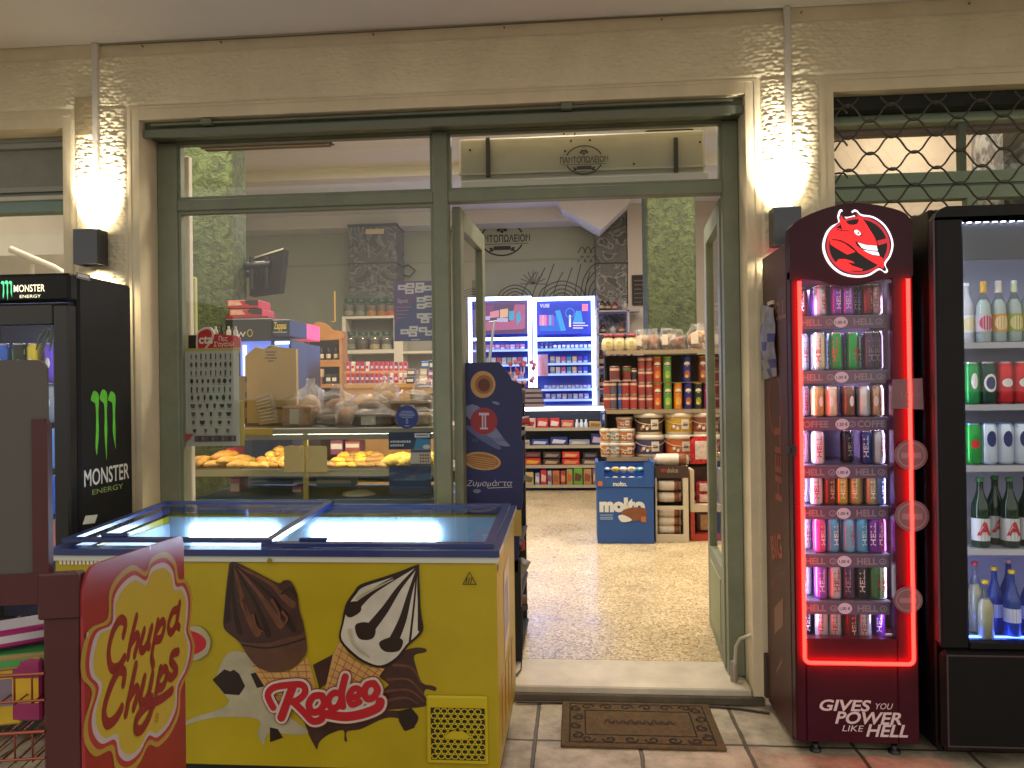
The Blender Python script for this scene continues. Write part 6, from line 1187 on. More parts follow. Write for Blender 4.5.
m = MB(); m.tube([ce+nn*.06+Vector((-.1, 0, .05)), ce+nn*.06+Vector((.1, 0, .06))], .03, 8); m.tube([ce+nn*.06+Vector((-.05, 0, -.12)), ce+nn*.06+Vector((-.05, 0, .12))], .02, 8); m.tube([ce+nn*.06+Vector((.07, 0, -.12)), ce+nn*.06+Vector((.07, 0, .12))], .02, 8); m.tube([ce+nn*.06, Vector((A(240, 275, 2.3)[0], 2.3, ce.z))], .022, 8); m.part('bracket', BLACK, tv)
def shopbox(a, b, c_, d, Y, D, col, name, label, cat, em=0):
    x0, x1, z0, z1 = REC(a, b, c_, d, Y); m = MB(); m.box(x0, x1, Y, Y+D, z0, z1, 0, .006); return m
lf = thing('snack_fridge', 'black topped snack fridge with yellow lettering and blue lit front behind the counter', 'fridge', (-2.3, 1.62, .063)); Y = 1.62
x0, x1, z0, z1 = REC(225, 318.5, 271, 341, Y); x2 = A(288.5, 330, Y)[0]
m = MB(); m.box(x0, x1, Y, Y+.36, z0, z1, 0, .006); m.box(x1, x2, Y+.02, Y+.36, z0+.03, z1-.01, 1, .004); m.part('header', [M('#15161a', .45), M('#1d2340', .4)], lf)
m = MB(); m.box(x0, x2, Y+.05, Y+.36, .063, z0-.001); m.part('cabinet', M('#2b3357', .4), lf)
m = MB(); q0, q1, r0, r1 = REC(240, 341, 270, 390, Y+.02); m.box(q0, q1, Y+.03, Y+.045, r0, r1); q0, q1, r0, r1 = REC(274, 342, 287.5, 350, Y+.02); m.box(q0, q1, Y+.03, Y+.045, r0, r1); m.part('lit_front', M((.13, .2, .75), .5, emit=.6, name='snack_fridge_blue'), lf)
m = MB(); q0, q1, r0, r1 = REC(242, 345, 245, 390, Y); m.box(q0, q1, Y+.015, Y+.028, r0, r1); q0, q1, r0, r1 = REC(274, 341, 288, 344, Y); m.box(q0, q1, Y+.015, Y+.028, r0, r1); m.part('light_tube', M((.5, .65, 1), .5, emit=2.2, name='snack_fridge_tube'), lf)
m = MB(); pl = Pl((0, Y+.019, 0)); px_text(m, pl, 'Zappas', 274, 286.5, 329, 322, bold=.02, off=.002); m.poly(pl, pl.px([(273, 333), (287, 333), (287, 331.5), (273, 331.5)]), 1, .002)
LFL = [M('#d8c23a', .5), M('#8a8a9a', .5), M('#a0924a', .5), M('#c9c4bc', .5)]; m.part('lettering', LFL, lf); m = MB(); pl = Pl((0, Y-.001, 0)); m.ringp(pl, [pl.uv(250+3*math.cos(a), 333+4*math.sin(a)) for a in [k*math.pi/6 for k in range(12)]], [pl.uv(250+2*math.cos(a), 333+3*math.sin(a)) for a in [k*math.pi/6 for k in range(12)]], 2); m.part('emblem', LFL, lf); m = MB(); px_text(m, pl, 'w', 236, 246, 337, 332, mi=3); m.part('lettering', [M('#d8c23a', .5), M('#8a8a9a', .5), M('#a0924a', .5), M('#c9c4bc', .5)], lf)
pf = thing('sandwich_fridge', 'small fridge with a bright pink header right of the black snack fridge', 'fridge', (-2.2, 2.75, .063)); Y = 2.75
x0, x1, z0, z1 = REC(290.5, 323, 304, 339, Y); m = MB(); m.box(x0, x1, Y, Y+.4, z0, z1, 0, .006); m.part('header', M((.75, .045, .16), .4, emit=.5, name='pink_sign'), pf)
m = MB(); pl = Pl((0, Y-.001, 0)); px_text(m, pl, 'Panini', 291.5, 303.5, 333.5, 327.5, bold=.01); m.part('lettering', M('#e9c9d0', .5), pf)
m = MB(); m.box(x0, x1, Y+.05, Y+.4, .063, z0-.04); m.part('cabinet', M('#20263a', .4), pf)
m = MB(); q0, q1, r0, r1 = REC(292, 345, 303, 366, Y); m.box(q0, q1, Y+.03, Y+.048, r0, r1); m.part('lit_front', M((.2, .28, .9), .5, emit=.7, name='sandwich_fridge_blue'), pf)
m = MB(); q0, q1, r0, r1 = REC(300, 345, 302.5, 366, Y); m.box(q0, q1, Y+.015, Y+.028, r0, r1); m.part('light_tube', M((.55, .68, 1), .5, emit=2.5, name='sandwich_tube'), pf)
for a, b, c_, d, l in ((227, 300, 258, 308.5, 'upper red and black carton on top of the snack fridge'), (229, 309, 262, 318, 'lower red and black carton on top of the snack fridge')):
    x0, x1, z0, z1 = REC(a, b, c_, d, 1.68); m = MB(); m.box(x0, x1, 1.68, 1.9, z0+.002, z1, 0, .004); h = z1-z0; w_ = x1-x0; pl = Pl((0, 1.679, 0)); m.poly(pl, [(x0+w_*.62, z1-h*.02), (x0+w_*.55, z1-h*.3), (x0+w_*.72, z0+h*.4), (x1, z0+h*.35), (x1, z1-h*.02)], 1); m.poly(pl, [(x0+.01, z0+h*.35), (x0+w_*.5, z0+h*.4), (x0+w_*.4, z1-h*.12), (x0+.01, z1-h*.12)], 2); m.solo('carton', l, 'carton', [M('#b02a34', .45), M('#251a1a', .45), M('#d8a890', .5, var=.3, vs=25)], (x0, 1.68, z0), 'red cartons stacked on the snack fridge')
m = MB(); x0, x1, z0, z1 = REC(225, 317, 268, 319.5, 1.66); m.box(x0, x1, 1.66, 1.94, z0, z1+.004); m.solo('red_tray', 'thin red tray under the stacked cartons on the snack fridge', 'tray', M('#8a2430', .5), (x0, 1.66, z0))
for k, (a, c_) in enumerate(((213, '#b9b9b4'), (219, '#2e2e30'), (226, '#d8d4cc'), (233, '#a8a8a4'))):
    x0, x1, z0, z1 = REC(a, 328, a+5.5, 340, .9); m = MB(); m.lathe([(.012, z0-.2), (.014, z1-.02), (.006, z1-.005), (.007, z1+.01)], ((x0+x1)/2, .9, 0), 10); m.solo('bottle', f'slim bottle, {nth(k, 4)} behind the red heart topped sign', 'bottle', M(c_, .3, .2), ((x0+x1)/2, .9, z0-.2), 'slim bottles behind the red sign')
# arched wooden rack with dark bottles
WOOD = M('#a9743c', .55, var=.12, vs=8, bump=.05); WD2 = M('#b48a58', .55, var=.12, vs=8); Y = 4.9
wr = thing('wooden_rack', 'arched top wooden rack of dark bottles behind the counter', 'rack', (A(323, 380, Y)[0], Y, .063)); pl = Pl((0, Y, 0))
x0, x1, z0, z1 = REC(304, 338, 341, 341, Y); m = MB()
m.prism(pl, crom(pl.px([(303.5, 339), (303.5, 327), (311, 325), (319, 321.8), (328, 325), (333, 330), (341, 331.5), (341, 339)]), 4, True), -.03, 0)
for a, b in ((302, 304), (339.5, 342)): q0, q1, r0, r1 = REC(a, 331, b, 420, Y); m.box(q0, q1, Y+.001, Y+.22, .063, r1)
m.part('frame', WOOD, wr)
for ya, yb in ((360, 367), (384, 388)):
    m = MB(); q0, q1, r0, r1 = REC(304, ya, 339.5, yb, Y); m.box(q0, q1, Y-.005, Y+.2, r0, r1, 0, .003); m.part('shelf', WOOD, wr)
m = MB(); q0, q1, r0, r1 = REC(304, 339, 339.5, 420, Y+.2); m.box(q0, q1, Y+.2, Y+.215, .2, r1); m.part('back_panel', M('#3a2c20', .7), wr)
zs = A(320, 360, Y)[1]; WB = M('#1c1614', .15)
for k, px in enumerate((308.5, 314, 321.5, 328.5, 336)): bottle(A(px, 350, Y+.08)[0], Y+.08, zs+.001, .026, .17, WB, f'dark bottle, {nth(k, 5)} on the arched wooden rack', '#2a2020', lab='#c9b9a0', labz=(.12, .40), group='dark bottles on the arched wooden rack', neck=.4)
zs = A(320, 384, Y)[1]
for k, (px, c_) in enumerate(((312, '#c9a07a'), (320, '#c88a3a'), (330, '#3a3a40'), (336, '#2a2a30'))):
    m = MB(); x = A(px, 380, Y+.08)[0]; m.box(x-.03, x+.03, Y+.02, Y+.12, zs, zs+.11, 0, .006); m.box(x-.024, x+.024, Y+.018, Y+.02, zs+.03, zs+.07, 1); m.solo('grocery_packet', f'small packet, {nth(k, 4)} on the lower shelf of the arched rack', 'packet', [M(c_, .4), M('#d8cdb8', .5)], (x, Y+.07, zs), 'packets on the lower shelf of the arched rack')
m = MB(); x0, x1, z0, z1 = REC(309, 369, 323, 375, Y-.06); m.box(x0, x1, Y-.08, Y-.02, z0-.02, z1); m.solo('card_box', 'cream open card box in front of the arched rack', 'box', M('#c9a888', .6), (x0, Y-.08, z0-.02))
m = MB(); x0, x1, z0, z1 = REC(334, 291, 335.5, 321, 5.2); m.box(x0, x1, 5.2, 5.21, z0, z1); m.box(x0-.04, x1, 5.2, 5.21, z0-.012, z0); m.solo('wooden_bracket', 'thin yellow wooden stick standing above the arched rack', 'stick', M('#b08a3a', .6), (x0, 5.2, z0))
# white jar shelf
Y = 6.3; js = thing('jar_shelf', 'white open shelf unit holding spice jars against the grey wall', 'shelf', (A(370, 400, Y)[0], Y, .063)); SH = M('#cdc6b8', .5); m = MB()
for a, b in ((342.5, 346), (394, 403), (437, 440)): q0, q1, r0, r1 = REC(a, 317, b, 400, Y); m.box(q0, q1, Y, Y+.3, .063, r1 if a < 430 else r1-.25, 0)
m.part('upright', SH, js)
for a, b, ya, yb in ((342, 396, 316, 318.5), (346, 394, 349.5, 353.5), (403, 438, 351, 353.5), (346, 394, 388, 391)):
    m = MB(); q0, q1, r0, r1 = REC(a, ya, b, yb, Y); m.box(q0, q1, Y-.004, Y+.3, r0, r1, 0, .003); m.part('shelf_board', SH, js)
m = MB(); q0, q1, r0, r1 = REC(346, 318, 440, 400, Y+.29); m.box(q0, q1, Y+.29, Y+.299, .1, r1-.002); m.part('back_panel', M('#8f8b80', .7), js)
JG = glassmat('jar_glass', (.9, .94, .9), .06, .6, .03)
def jar(px, yb, col, label):
    x, z = A(px, yb, Y+.12); r = .075; h = .225; t = thing('spice_jar', label, 'jar', (x, Y+.12, z), 0, 'spice jars on the white shelf')
    m = MB(); m.lathe([(r*.9, z+.002), (r*.9, z+h*.6)], (x, Y+.12, 0), 14); m.part('spice', M(col, .8, var=.3, vs=30), t)
    m = MB(); m.lathe([(r*.95, z), (r, z+.01), (r, z+h*.74), (r*.75, z+h*.84)], (x, Y+.12, 0), 16, 0, capt=False); m.part('glass_body', JG, t)
    m = MB(); m.lathe([(r*.82, z+h*.82), (r*.84, z+h), (r*.7, z+h*1.02)], (x, Y+.12, 0), 16); m.part('lid', M('#2a4f38', .45), t)
    m = MB(); m.lathe([(r*1.01, z+h*.30), (r*1.01, z+h*.55)], (x, Y+.12, 0), 16, 0, capb=False, capt=False); m.part('paper_label', M('#5a564c', .6), t)
for k, (px, c_) in enumerate(((349.5, '#8f8a78'), (361, '#7d8678'), (372, '#b5783a'), (382, '#b06a34'), (390.5, '#c0562e'))): jar(px, 316.2, c_, f'green lidded spice jar, {nth(k, 5)} in the top row on the white shelf')
for k, (px, c_) in enumerate(((351, '#8a8a78'), (363, '#5e4a38'), (375, '#c0a878'), (387, '#b9b0a0'))): jar(px, 349.3, c_, f'green lidded spice jar, {nth(k, 4)} in the lower row on the white shelf')
m = MB(); ph = A(390, 349, Y)[1]; 
# snack rack with red packets
Y = 3.8; sr = thing('packet_rack', 'low wooden rack filled with red and white packets behind the breads', 'rack', (A(372, 388, Y)[0], Y, 1.1)); m = MB()
for ya, yb, dy in ((383.5, 388, 0), (371, 374, .12)): q0, q1, r0, r1 = REC(345, ya, 416, yb, Y+dy); m.box(q0, q1, Y+dy-.02, Y+dy+.12, r0, r1, 0, .003)
q0, q1, r0, r1 = REC(345, 388, 437, 425, Y); m.box(q0, q1, Y-.01, Y+.3, .063, r1); m.part('tier', WD2, sr)
random.seed(21)
for row, (yb, dy, n) in enumerate(((383, .02, 13), (371.5, .14, 13))):
    for k in range(n):
        px = 348+k*4.8; x, z = A(px, yb, Y+dy); c_ = random.choice(('#b0242e', '#b82c34', '#a81e2a', '#b0242e', '#d8cfc8', '#8a2440')); h = .095
        if row == 1 and k == 1: c_ = '#d8cfc0'
        m = MB(); m.box(x-.016, x+.016, Y+dy, Y+dy+.05, z+.001, z+h, 0, .004); m.box(x-.012, x+.012, Y+dy-.001, Y+dy, z+.03, z+.055, 1); m.solo('sweet_packet', f'small sweet packet, {nth(k, n)} in the {"front" if row == 0 else "rear"} row of the wooden packet rack', 'packet', [M(c_, .35), M('#d0c0bc' if c_[1] != 'd' else '#b0242e', .4)], (x, Y+dy, z), 'red and white packets on the wooden rack')
for k, (a, b, c_, d, col, l) in enumerate(((407, 369, 415, 376, '#5a4a40', 'dark small box on the upper tier right of the red packets'), (406, 377, 414, 384, '#4a3c34', 'dark small box on the lower tier right of the red packets'), (421, 361, 429, 368, '#2a62b0', 'blue carton on the top right of the packet display'), (429, 360, 437, 370, '#26282e', 'black carton with white mark by the mullion'), (420, 369, 427, 376, '#b0a090', 'beige packet below the blue carton'), (428, 370, 436, 377, '#7a4a8a', 'violet packet below the black carton'), (419, 376, 426, 383, '#c9b0a0', 'pale packet low beside the mullion'), (427, 377, 436, 384, '#b03a3a', 'red packet low beside the mullion'), (417, 384, 431, 388, '#2a4a90', 'flat blue packet at the foot of the right hand display'))):
    x0, x1, z0, z1 = REC(a, b, c_, d, Y-.02); m = MB(); m.box(x0, x1, Y-.02, Y+.06, z0, z1, 0, .004); m.box(x0+.008, x1-.008, Y-.021, Y-.02, z0+(z1-z0)*.3, z0+(z1-z0)*.7, 1); m.solo('small_carton', l, 'carton', [M(col, .4), M('#c9c4bc', .5)], (x0, Y, z0))
m = MB(); x, z = A(405, 268, 7.6); m.tube([(x-.12, 7.85, z-.06), (x+.02, 7.84, z-.09), (x+.1, 7.84, z), (x, 7.84, z+.08), (x-.12, 7.85, z+.06)], .012, 6); m.solo('cable_loop', 'black cable loop on the wall right of the marbled pilaster', 'cable', DARK, (x, 7.85, z))
# ================================================================== back of the shop: lit cabinets, till counter
Y = 7.45; LED = M((.34, .45, 1), .5, emit=10, name='cabinet_led')
def cabinet(xa, xb, label):
    x0, x1, _, z1 = REC(xa, 297, xb, 420, Y); z0 = .9; z1 = A((xa+xb)/2, 297, Y)[1]; zm = A((xa+xb)/2, 338, Y)[1]
    t = thing('lit_cabinet', label, 'display cabinet', ((x0+x1)/2, Y, .063)); m = MB()
    m.box(x0, x1, Y+.30, Y+.32, .063, z1); m.box(x0, x0+.03, Y, Y+.3, .063, z1); m.box(x1-.03, x1, Y, Y+.3, .063, z1); m.box(x0+.03, x1-.03, Y, Y+.3, z1-.03, z1); m.box(x0+.03, x1-.03, Y+.02, Y+.3, .063, z0); m.box(x0+.03, x1-.03, Y+.01, Y+.3, zm-.02, zm); m.part('cabinet', M('#5a70d0', .4), t)
    m = MB(); e = .05; m.box(x0, x0+e, Y-.02, Y-.001, z0, z1); m.box(x1-e, x1, Y-.02, Y-.001, z0, z1); m.box(x0+e, x1-e, Y-.02, Y-.001, z1-e, z1); m.box(x0+e, x1-e, Y-.02, Y-.001, zm-.035, zm+.005); m.part('light_border', LED, t)
    return t, x0, x1, z0, z1, zm
cl = cabinet(469, 532, 'left blue lit display cabinet with a red picture screen behind the till'); crr = cabinet(533.5, 595.5, 'right blue lit display cabinet with a blue picture screen behind the till')
SCR = lambda c, e: M(c, .5, emit=e*.5)
t = cl[0]; m = MB(); x0, x1, z0, z1 = REC(474, 301.5, 528, 334, Y-.01); m.box(x0, x1, Y-.005, Y+.02, z0, z1); s_ = m.part('screen', M((.10, .06, .16), .4, emit=.3, name='screen_dark'), t)
m = MB(); pl = Pl((0, Y-.006, 0)); q = lambda pts, mi: m.poly(pl, pl.px(pts), mi)
q([(478, 306), (494, 305), (492, 318), (478, 320)], 0); q([(515, 304.5), (525, 304.5), (525, 328), (508, 328)], 1); q([(478, 322), (505, 320), (525, 329), (478, 331)], 1); q([(490, 312), (499, 310), (499, 317), (490, 318)], 2); q([(500, 309.5), (508, 308.5), (508, 317), (500, 318)], 3); q([(509, 311), (514, 311), (514, 320), (509, 320)], 4); q([(516, 315), (520, 311), (521, 320), (517, 325)], 4); q([(478, 317), (490, 316), (490, 320), (478, 321)], 5); m.poly(pl, ell(*pl.uv(481, 309.5), .035, .035, 14), 6); q([(497, 318), (508, 318), (508, 322), (497, 322)], 5)
m.part('picture', [SCR((.18, .06, .2), .8), SCR((.36, .12, .26), .8), SCR((.55, .25, .35), .8), SCR((.6, .4, .3), .8), SCR((.05, .35, .6), .8), SCR((.4, .4, .7), .8), SCR((.8, .6, .7), .8)], s_)
t = crr[0]; m = MB(); x0, x1, z0, z1 = REC(537, 301, 591, 334, Y-.01); m.box(x0, x1, Y-.005, Y+.02, z0, z1); s_ = m.part('screen', M((.02, .05, .50), .4, emit=.5, name='screen_blue'), t)
m = MB(); q([(540, 318), (556, 316), (566, 331), (540, 331)], 0); q([(555, 311), (560, 310), (566, 330), (561, 331)], 1)
for k, c_ in enumerate((2, 3, 2, 4, 5, 4)): q([(539.5+k*2.4, 315), (541.6+k*2.4, 315), (541.6+k*2.4, 325.5), (539.5+k*2.4, 325.5)], c_)
q([(582, 304), (588, 304), (588, 311), (582, 311)], 2); q([(569, 315), (571, 315), (571, 327), (569, 327)], 6); q([(576, 311), (581, 311), (583, 322), (573, 322)], 1)
for w_, y in ((12, 323), (15, 325.5), (10, 328)): q([(573, y+.5), (573+w_, y+.5), (573+w_, y-.5), (573, y-.5)], 6)
m.ringp(pl, [pl.uv(570+4.6*math.cos(a), 313+5*math.sin(a)) for a in [k*math.pi/10 for k in range(20)]], [pl.uv(570+4*math.cos(a), 313+4.3*math.sin(a)) for a in [k*math.pi/10 for k in range(20)]], 1)
px_text(m, pl, 'VUSE', 540, 549.5, 307.5, 304, off=.002, mi=6, bold=.02); m.part('picture', [SCR((.03, .16, .75), .8), SCR((.05, .35, .9), .8), SCR((.9, .25, .45), .8), SCR((.8, .4, .6), .8), SCR((.35, .1, .7), .8), SCR((.1, .5, .8), .8), SCR((.75, .8, 1), .8)], s_)
def row(cab, yb, pxs, h, w, cols, names, label, grp, Yo=.05):
    t = cab[0]; z = A(pxs[len(pxs)//2], yb, Y+Yo)[1]; m = MB(); m.box(cab[1]+.05, cab[2]-.05, Y+.03, Y+.299, z-.014, z-.002); m.box(cab[1]+.05, cab[2]-.05, Y+.024, Y+.03, z-.03, z, 1); m.part('shelf', [M('#4a5a9a', .4), M((.25, .38, 1), .5, emit=.8, name='shelf_edge')], t)
    for k, px in enumerate(pxs):
        x = A(px, yb-3, Y+Yo)[0]; m = MB(); m.box(x-w/2, x+w/2, Y+Yo, Y+Yo+.03, z+.001, z+h, 0, .003); m.box(x-w/2+.004, x+w/2-.004, Y+Yo-.001, Y+Yo, z+h*.1, z+h*.42, 1); c_ = cols[k % len(cols)]
        m.solo('cigarette_pack' if w < .09 else 'small_box', label, 'small pack', [M(c_, .4), M('#d8d8e0' if k % 2 else '#8f94b8', .4)], (x, Y+Yo, z), grp)
R1 = [542+k*4.35 for k in range(12)]
row(crr, 348.7, R1[:3], .085, .035, ['#3a3a52'], None, 'slim dark pack at the left of the upper row in the right lit cabinet', 'slim dark packs in the right lit cabinet'); row(crr, 348.6, R1[3:], .055, .045, ['#d8dcea'], None, 'small white pack in the upper row of the right lit cabinet', 'white packs in the upper row of the right lit cabinet')
for yb, l in ((363.2, 'first'), (373.6, 'second')):
    pal = (('#b9b9a0', 'olive white'), ('#c9c4d0', 'pale grey'), ('#c85aa0', 'pink'), ('#2a9ab8', 'turquoise'), ('#d8b88a', 'beige'), ('#5a4ab0', 'violet'), ('#2a4ac0', 'blue'))
    for k, (c_, nm) in enumerate(pal): row(crr, yb, [552.5+k*5.5], .095, .062, [c_], None, f'{nm} pack in the {l} coloured row of the right lit cabinet', 'coloured packs in the right lit cabinet') if k == 0 else None
    z = A(570, yb, Y+.05)[1]
    for k, (c_, nm) in enumerate(pal):
        if k == 0: continue
        x = A(552.5+k*5.5, yb-3, Y+.05)[0]; m = MB(); m.box(x-.031, x+.031, Y+.05, Y+.08, z+.001, z+.095, 0, .003); m.box(x-.026, x+.026, Y+.049, Y+.05, z+.008, z+.035, 1); m.solo('cigarette_pack', f'{nm} pack in the {l} coloured row of the right lit cabinet', 'small pack', [M(c_, .4), M('#d8d8e0', .4)], (x, Y+.05, z), 'coloured packs in the right lit cabinet')
m = MB(); x0, x1, z0, z1 = REC(538, 354.5, 548, 376, Y+.02); m.box(x0, x1, Y+.015, Y+.02, z0, z1); m.poly(Pl((0, Y+.014, 0)), [(x0+.01, z0+.02), (x1-.03, z0+.02), (x0+.06, z1-.05), (x0+.01, z1-.03)], 1); m.solo('picture_card', 'pale pink picture card beside the coloured packs in the right cabinet', 'card', [M('#b08aa8', .5, emit=.15), M('#c98a8a', .5)], (x0, Y+.015, z0))
row(crr, 388.6, [546+k*3.9 for k in range(12)], .05, .045, ['#c9cee8', '#aab0d8'], None, 'small white pack in the lower row of the right lit cabinet', 'white packs in the lower row of the right lit cabinet'); row(crr, 399, [548+k*5.5 for k in range(8)], .075, .06, ['#c9b0c8', '#8a9ad0', '#b9c0e0'], None, 'pale pack in the bottom row of the right lit cabinet', 'pale packs in the bottom row of the right lit cabinet')
row(cl, 349.6, [477.5+k*5 for k in range(10)], .07, .06, ['#b87a90', '#c9a0b8', '#a85a70'], None, 'rosy pack in the upper row of the left lit cabinet', 'rosy packs in the left lit cabinet'); row(cl, 364.5, [478+k*5.2 for k in range(10)], .10, .062, ['#b8505a', '#b9c0d0', '#8ab0a0', '#c9c4d0'], None, 'red or pale pack in the middle row of the left lit cabinet', 'mixed packs in the middle row of the left lit cabinet'); row(cl, 379, [478+k*5.4 for k in range(9)], .10, .07, ['#b07a80', '#a0a8c8'], None, 'dull pack in the lower row of the left lit cabinet', 'dull packs in the lower row of the left lit cabinet')
# till counter with lit edge and tiered sweet shelves
Y = 6.55; xa, xb = A(500, 440, Y)[0], A(606, 440, Y)[0]
tc = thing('till_counter', 'shop counter with glowing white edge and tiers of sweets below', 'counter', ((xa+xb)/2, Y, .063)); z_t = A(565, 406, Y)[1]
m = MB(); m.box(xa, xb+.3, Y+.0, Y+.65, z_t-.03, z_t, 0, .004); m.part('counter_top', M('#8f95a8', .4), tc)
m = MB(); x0, x1, z0, z1 = REC(523, 407, 605, 410.5, Y-.01); m.box(x0, x1, Y-.015, Y-.001, z0, z1); m.part('light_strip', M((.85, .92, 1), .5, emit=6, name='counter_led'), tc)
m = MB(); m.box(xa, xb+.3, Y+.30, Y+.6, .30, z_t-.031); m.part('body', M('#3d4252', .5), tc)
LV = [(428, .06), (445.5, .04), (465.3, .0), (485, -.04)]; ZL = []
for y, dy in LV:
    m = MB(); z = A(565, y, Y+dy)[1]; ZL.append(z); m.box(xa, xb, Y+dy, Y+.31, z-.012, z-.001, 0); m.box(xa, xb, Y+dy-.012, Y+dy, z-.035, z+.006, 1); m.part('shelf', [M('#7d7a72', .5), M('#a59f8e', .5)], tc)
m = MB()
for x in (xa+.02, (xa+xb)/2, xb-.05): m.box(x, x+.03, Y+.05, Y+.08, .063, ZL[3]-.013)
m.part('leg', DARK, tc)
def goods(yi, a, b, ht, col, col2, nm, lab, dy=.03, logo=None):
    Yg = Y+LV[yi][1]+dy; x0 = A(a, LV[yi][0], Yg)[0]; x1 = A(b, LV[yi][0], Yg)[0]; z = ZL[yi]; m = MB(); m.box(x0+.004, x1-.004, Yg, Yg+.12, z, z+ht, 0, .006); w_ = x1-x0; pl = Pl((0, Yg-.001, 0))
    m.poly(pl, [(x0+w_*.1, z+ht*.25), (x0+w_*.75, z+ht*.2), (x0+w_*.9, z+ht*.6), (x0+w_*.2, z+ht*.75)], 1, .001); return m.solo(nm, lab, 'sweets', [M(col, .35, var=.08, vs=12), M(col2, .4)], (x0, Yg, z), 'sweets on the tiers below the lit till counter')
g0 = 'on the top tier under the lit counter'
for a, b, h, c, c2, l in ((524, 536, .13, '#c9a8a4', '#a82a30', 'pale red edged box, leftmost'), (536.5, 548.5, .13, '#b8343a', '#d8b8b0', 'left red sweet box'), (549.5, 560, .13, '#b03038', '#d8c4c0', 'right red sweet box'), (561, 574, .10, '#c05048', '#c9b090', 'orange red flat box'), (589, 602, .08, '#b8905a', '#8a6a3a', 'tan flat box')): goods(0, a, b, h, c, c2, 'sweet_box', f'{l} {g0}')
for k, px in enumerate((577, 581.5, 586)):
    x = A(px, 428, Y+.1)[0]; m = MB(); m.lathe([(.026, ZL[0]), (.026, ZL[0]+.06), (.012, ZL[0]+.08), (.014, ZL[0]+.11)], (x, Y+.1, 0), 12); m.solo('small_tub', f'little white tub, {nth(k, 3)} of three {g0}', 'tub', M('#c9d0da', .4), (x, Y+.1, ZL[0]), 'sweets on the tiers below the lit till counter')
g1 = 'on the second tier under the lit counter'
for a, b, h, c, c2, l in ((524, 530, .07, '#b9b4b0', '#8a8a90', 'grey packet'), (531, 549, .08, '#27408f', '#b9c4e0', 'blue flat box, leftmost'), (550, 568, .11, '#2a3c80', '#c9cbe0', 'taller blue box'), (569, 590, .07, '#8a95b8', '#c9c4b0', 'pale blue flat box'), (591, 604, .15, '#3a3a72', '#b9b0d0', 'dark violet box, rightmost')): goods(1, a, b, h, c, c2, 'sweet_box', f'{l} {g1}')
g2 = 'on the third tier under the lit counter'
for a, b, h, z2, c, c2, l in ((524, 541, .09, 0, '#b83a2c', '#d8a03a', 'red and yellow box, lower left'), (525, 541, .07, .1, '#5a3038', '#7a4a50', 'dark red box, upper left'), (543, 560, .08, 0, '#4a342c', '#a8927c', 'brown box, lower middle'), (543, 561, .08, .09, '#3e3034', '#8a7a78', 'dark brown box, upper middle'), (562, 580, .08, 0, '#c03430', '#d88a5a', 'bright red box, lower'), (562, 580, .08, .09, '#c83c34', '#d8a070', 'bright red box, upper'), (582, 599, .08, 0, '#57403a', '#b0a090', 'brown box, lower right'), (583, 598, .07, .09, '#33303c', '#6a6470', 'black box, upper right')):
    o = goods(2, a, b, h, c, c2, 'biscuit_box', f'{l} {g2}'); o.location.z += z2
g3 = 'on the bottom tier under the lit counter'
for a, b, h, c, c2, l in ((525, 534, .16, '#b8a868', '#5a5448', 'olive packet, leftmost'), (535, 540, .15, '#8a8ab0', '#c9c0d0', 'lilac packet'), (540.5, 547, .19, '#b0343c', '#d8a8a0', 'red packet'), (547.5, 552, .18, '#a0a8b8', '#7a4a5a', 'silver packet'), (552.5, 560, .18, '#b86a3a', '#8a5a40', 'orange brown packet'), (560.5, 566, .18, '#a03a2c', '#c98a5a', 'rust red packet'), (566.5, 573, .20, '#9a9a4a', '#b85a3a', 'olive green packet'), (573.5, 583, .21, '#6aa03a', '#5a3a28', 'lime green packet'), (583.5, 592, .20, '#b0885a', '#8a4a34', 'tan packet'), (592.5, 600, .20, '#8a6a70', '#c9a87a', 'mauve packet, rightmost')): goods(3, a, b, h, c, c2, 'snack_packet', f'{l} {g3}')
m = MB(); x0, x1, z0, z1 = REC(601, 412, 612, 424, 6.3); m.box(x0, x1, 6.3, 6.45, z0, z1, 0, .005); m.box(x0+.02, x1-.02, 6.298, 6.3, z0+.05, z1-.03, 1); m.solo('blue_box', 'blue box with white print at the right end of the till counter', 'box', [M('#2746a0', .4), M('#b9c4dc', .4)], (x0, 6.3, z0))
# sweets stand and lollies on the counter, silver pole
Yc = 6.5; t = thing('tier_stand', 'grey tiered card stand on the till counter behind the navy bread stand', 'stand', (A(536, 405, Yc)[0], Yc, z_t)); m = MB()
for k, y in enumerate((389, 394, 399, 404)): x0, x1, z0, z1 = REC(521+k*.5, y, 541+k, y+3.4, Yc-.02*k); m.box(x0, x1, Yc-.02*k, Yc+.2, z0, z1, 0, .004); m.box(x0, x1, Yc-.02*k+.03, Yc+.2, z1, z1+.02, 1)
m.part('tier', [M('#8a7f8c', .5), M('#3a3644', .6)], t)
random.seed(31)
for k in range(16):
    px, py = 510+random.random()*24, 361+random.random()*25; x, z = A(px, py, Yc+.1*random.random()); o = MB(); r = .03; o.ico((0, 0, 0), (r, r*.7, r), 0, 8, 6, .12); o.tube([(0, 0, -r), (0, 0, -.12)], .004, 5, 1); o.solo('lollipop', 'red wrapped lollipop in the bunch on the till counter', 'lollipop', [M(('#b84a5a', '#c07a84', '#a83444', '#c9a0a0')[k % 4], .35, var=.3, vs=40), M('#d8d0c8', .5)], (x, Yc+.1, z), 'red lollipops in the bunch on the till counter', local=True)
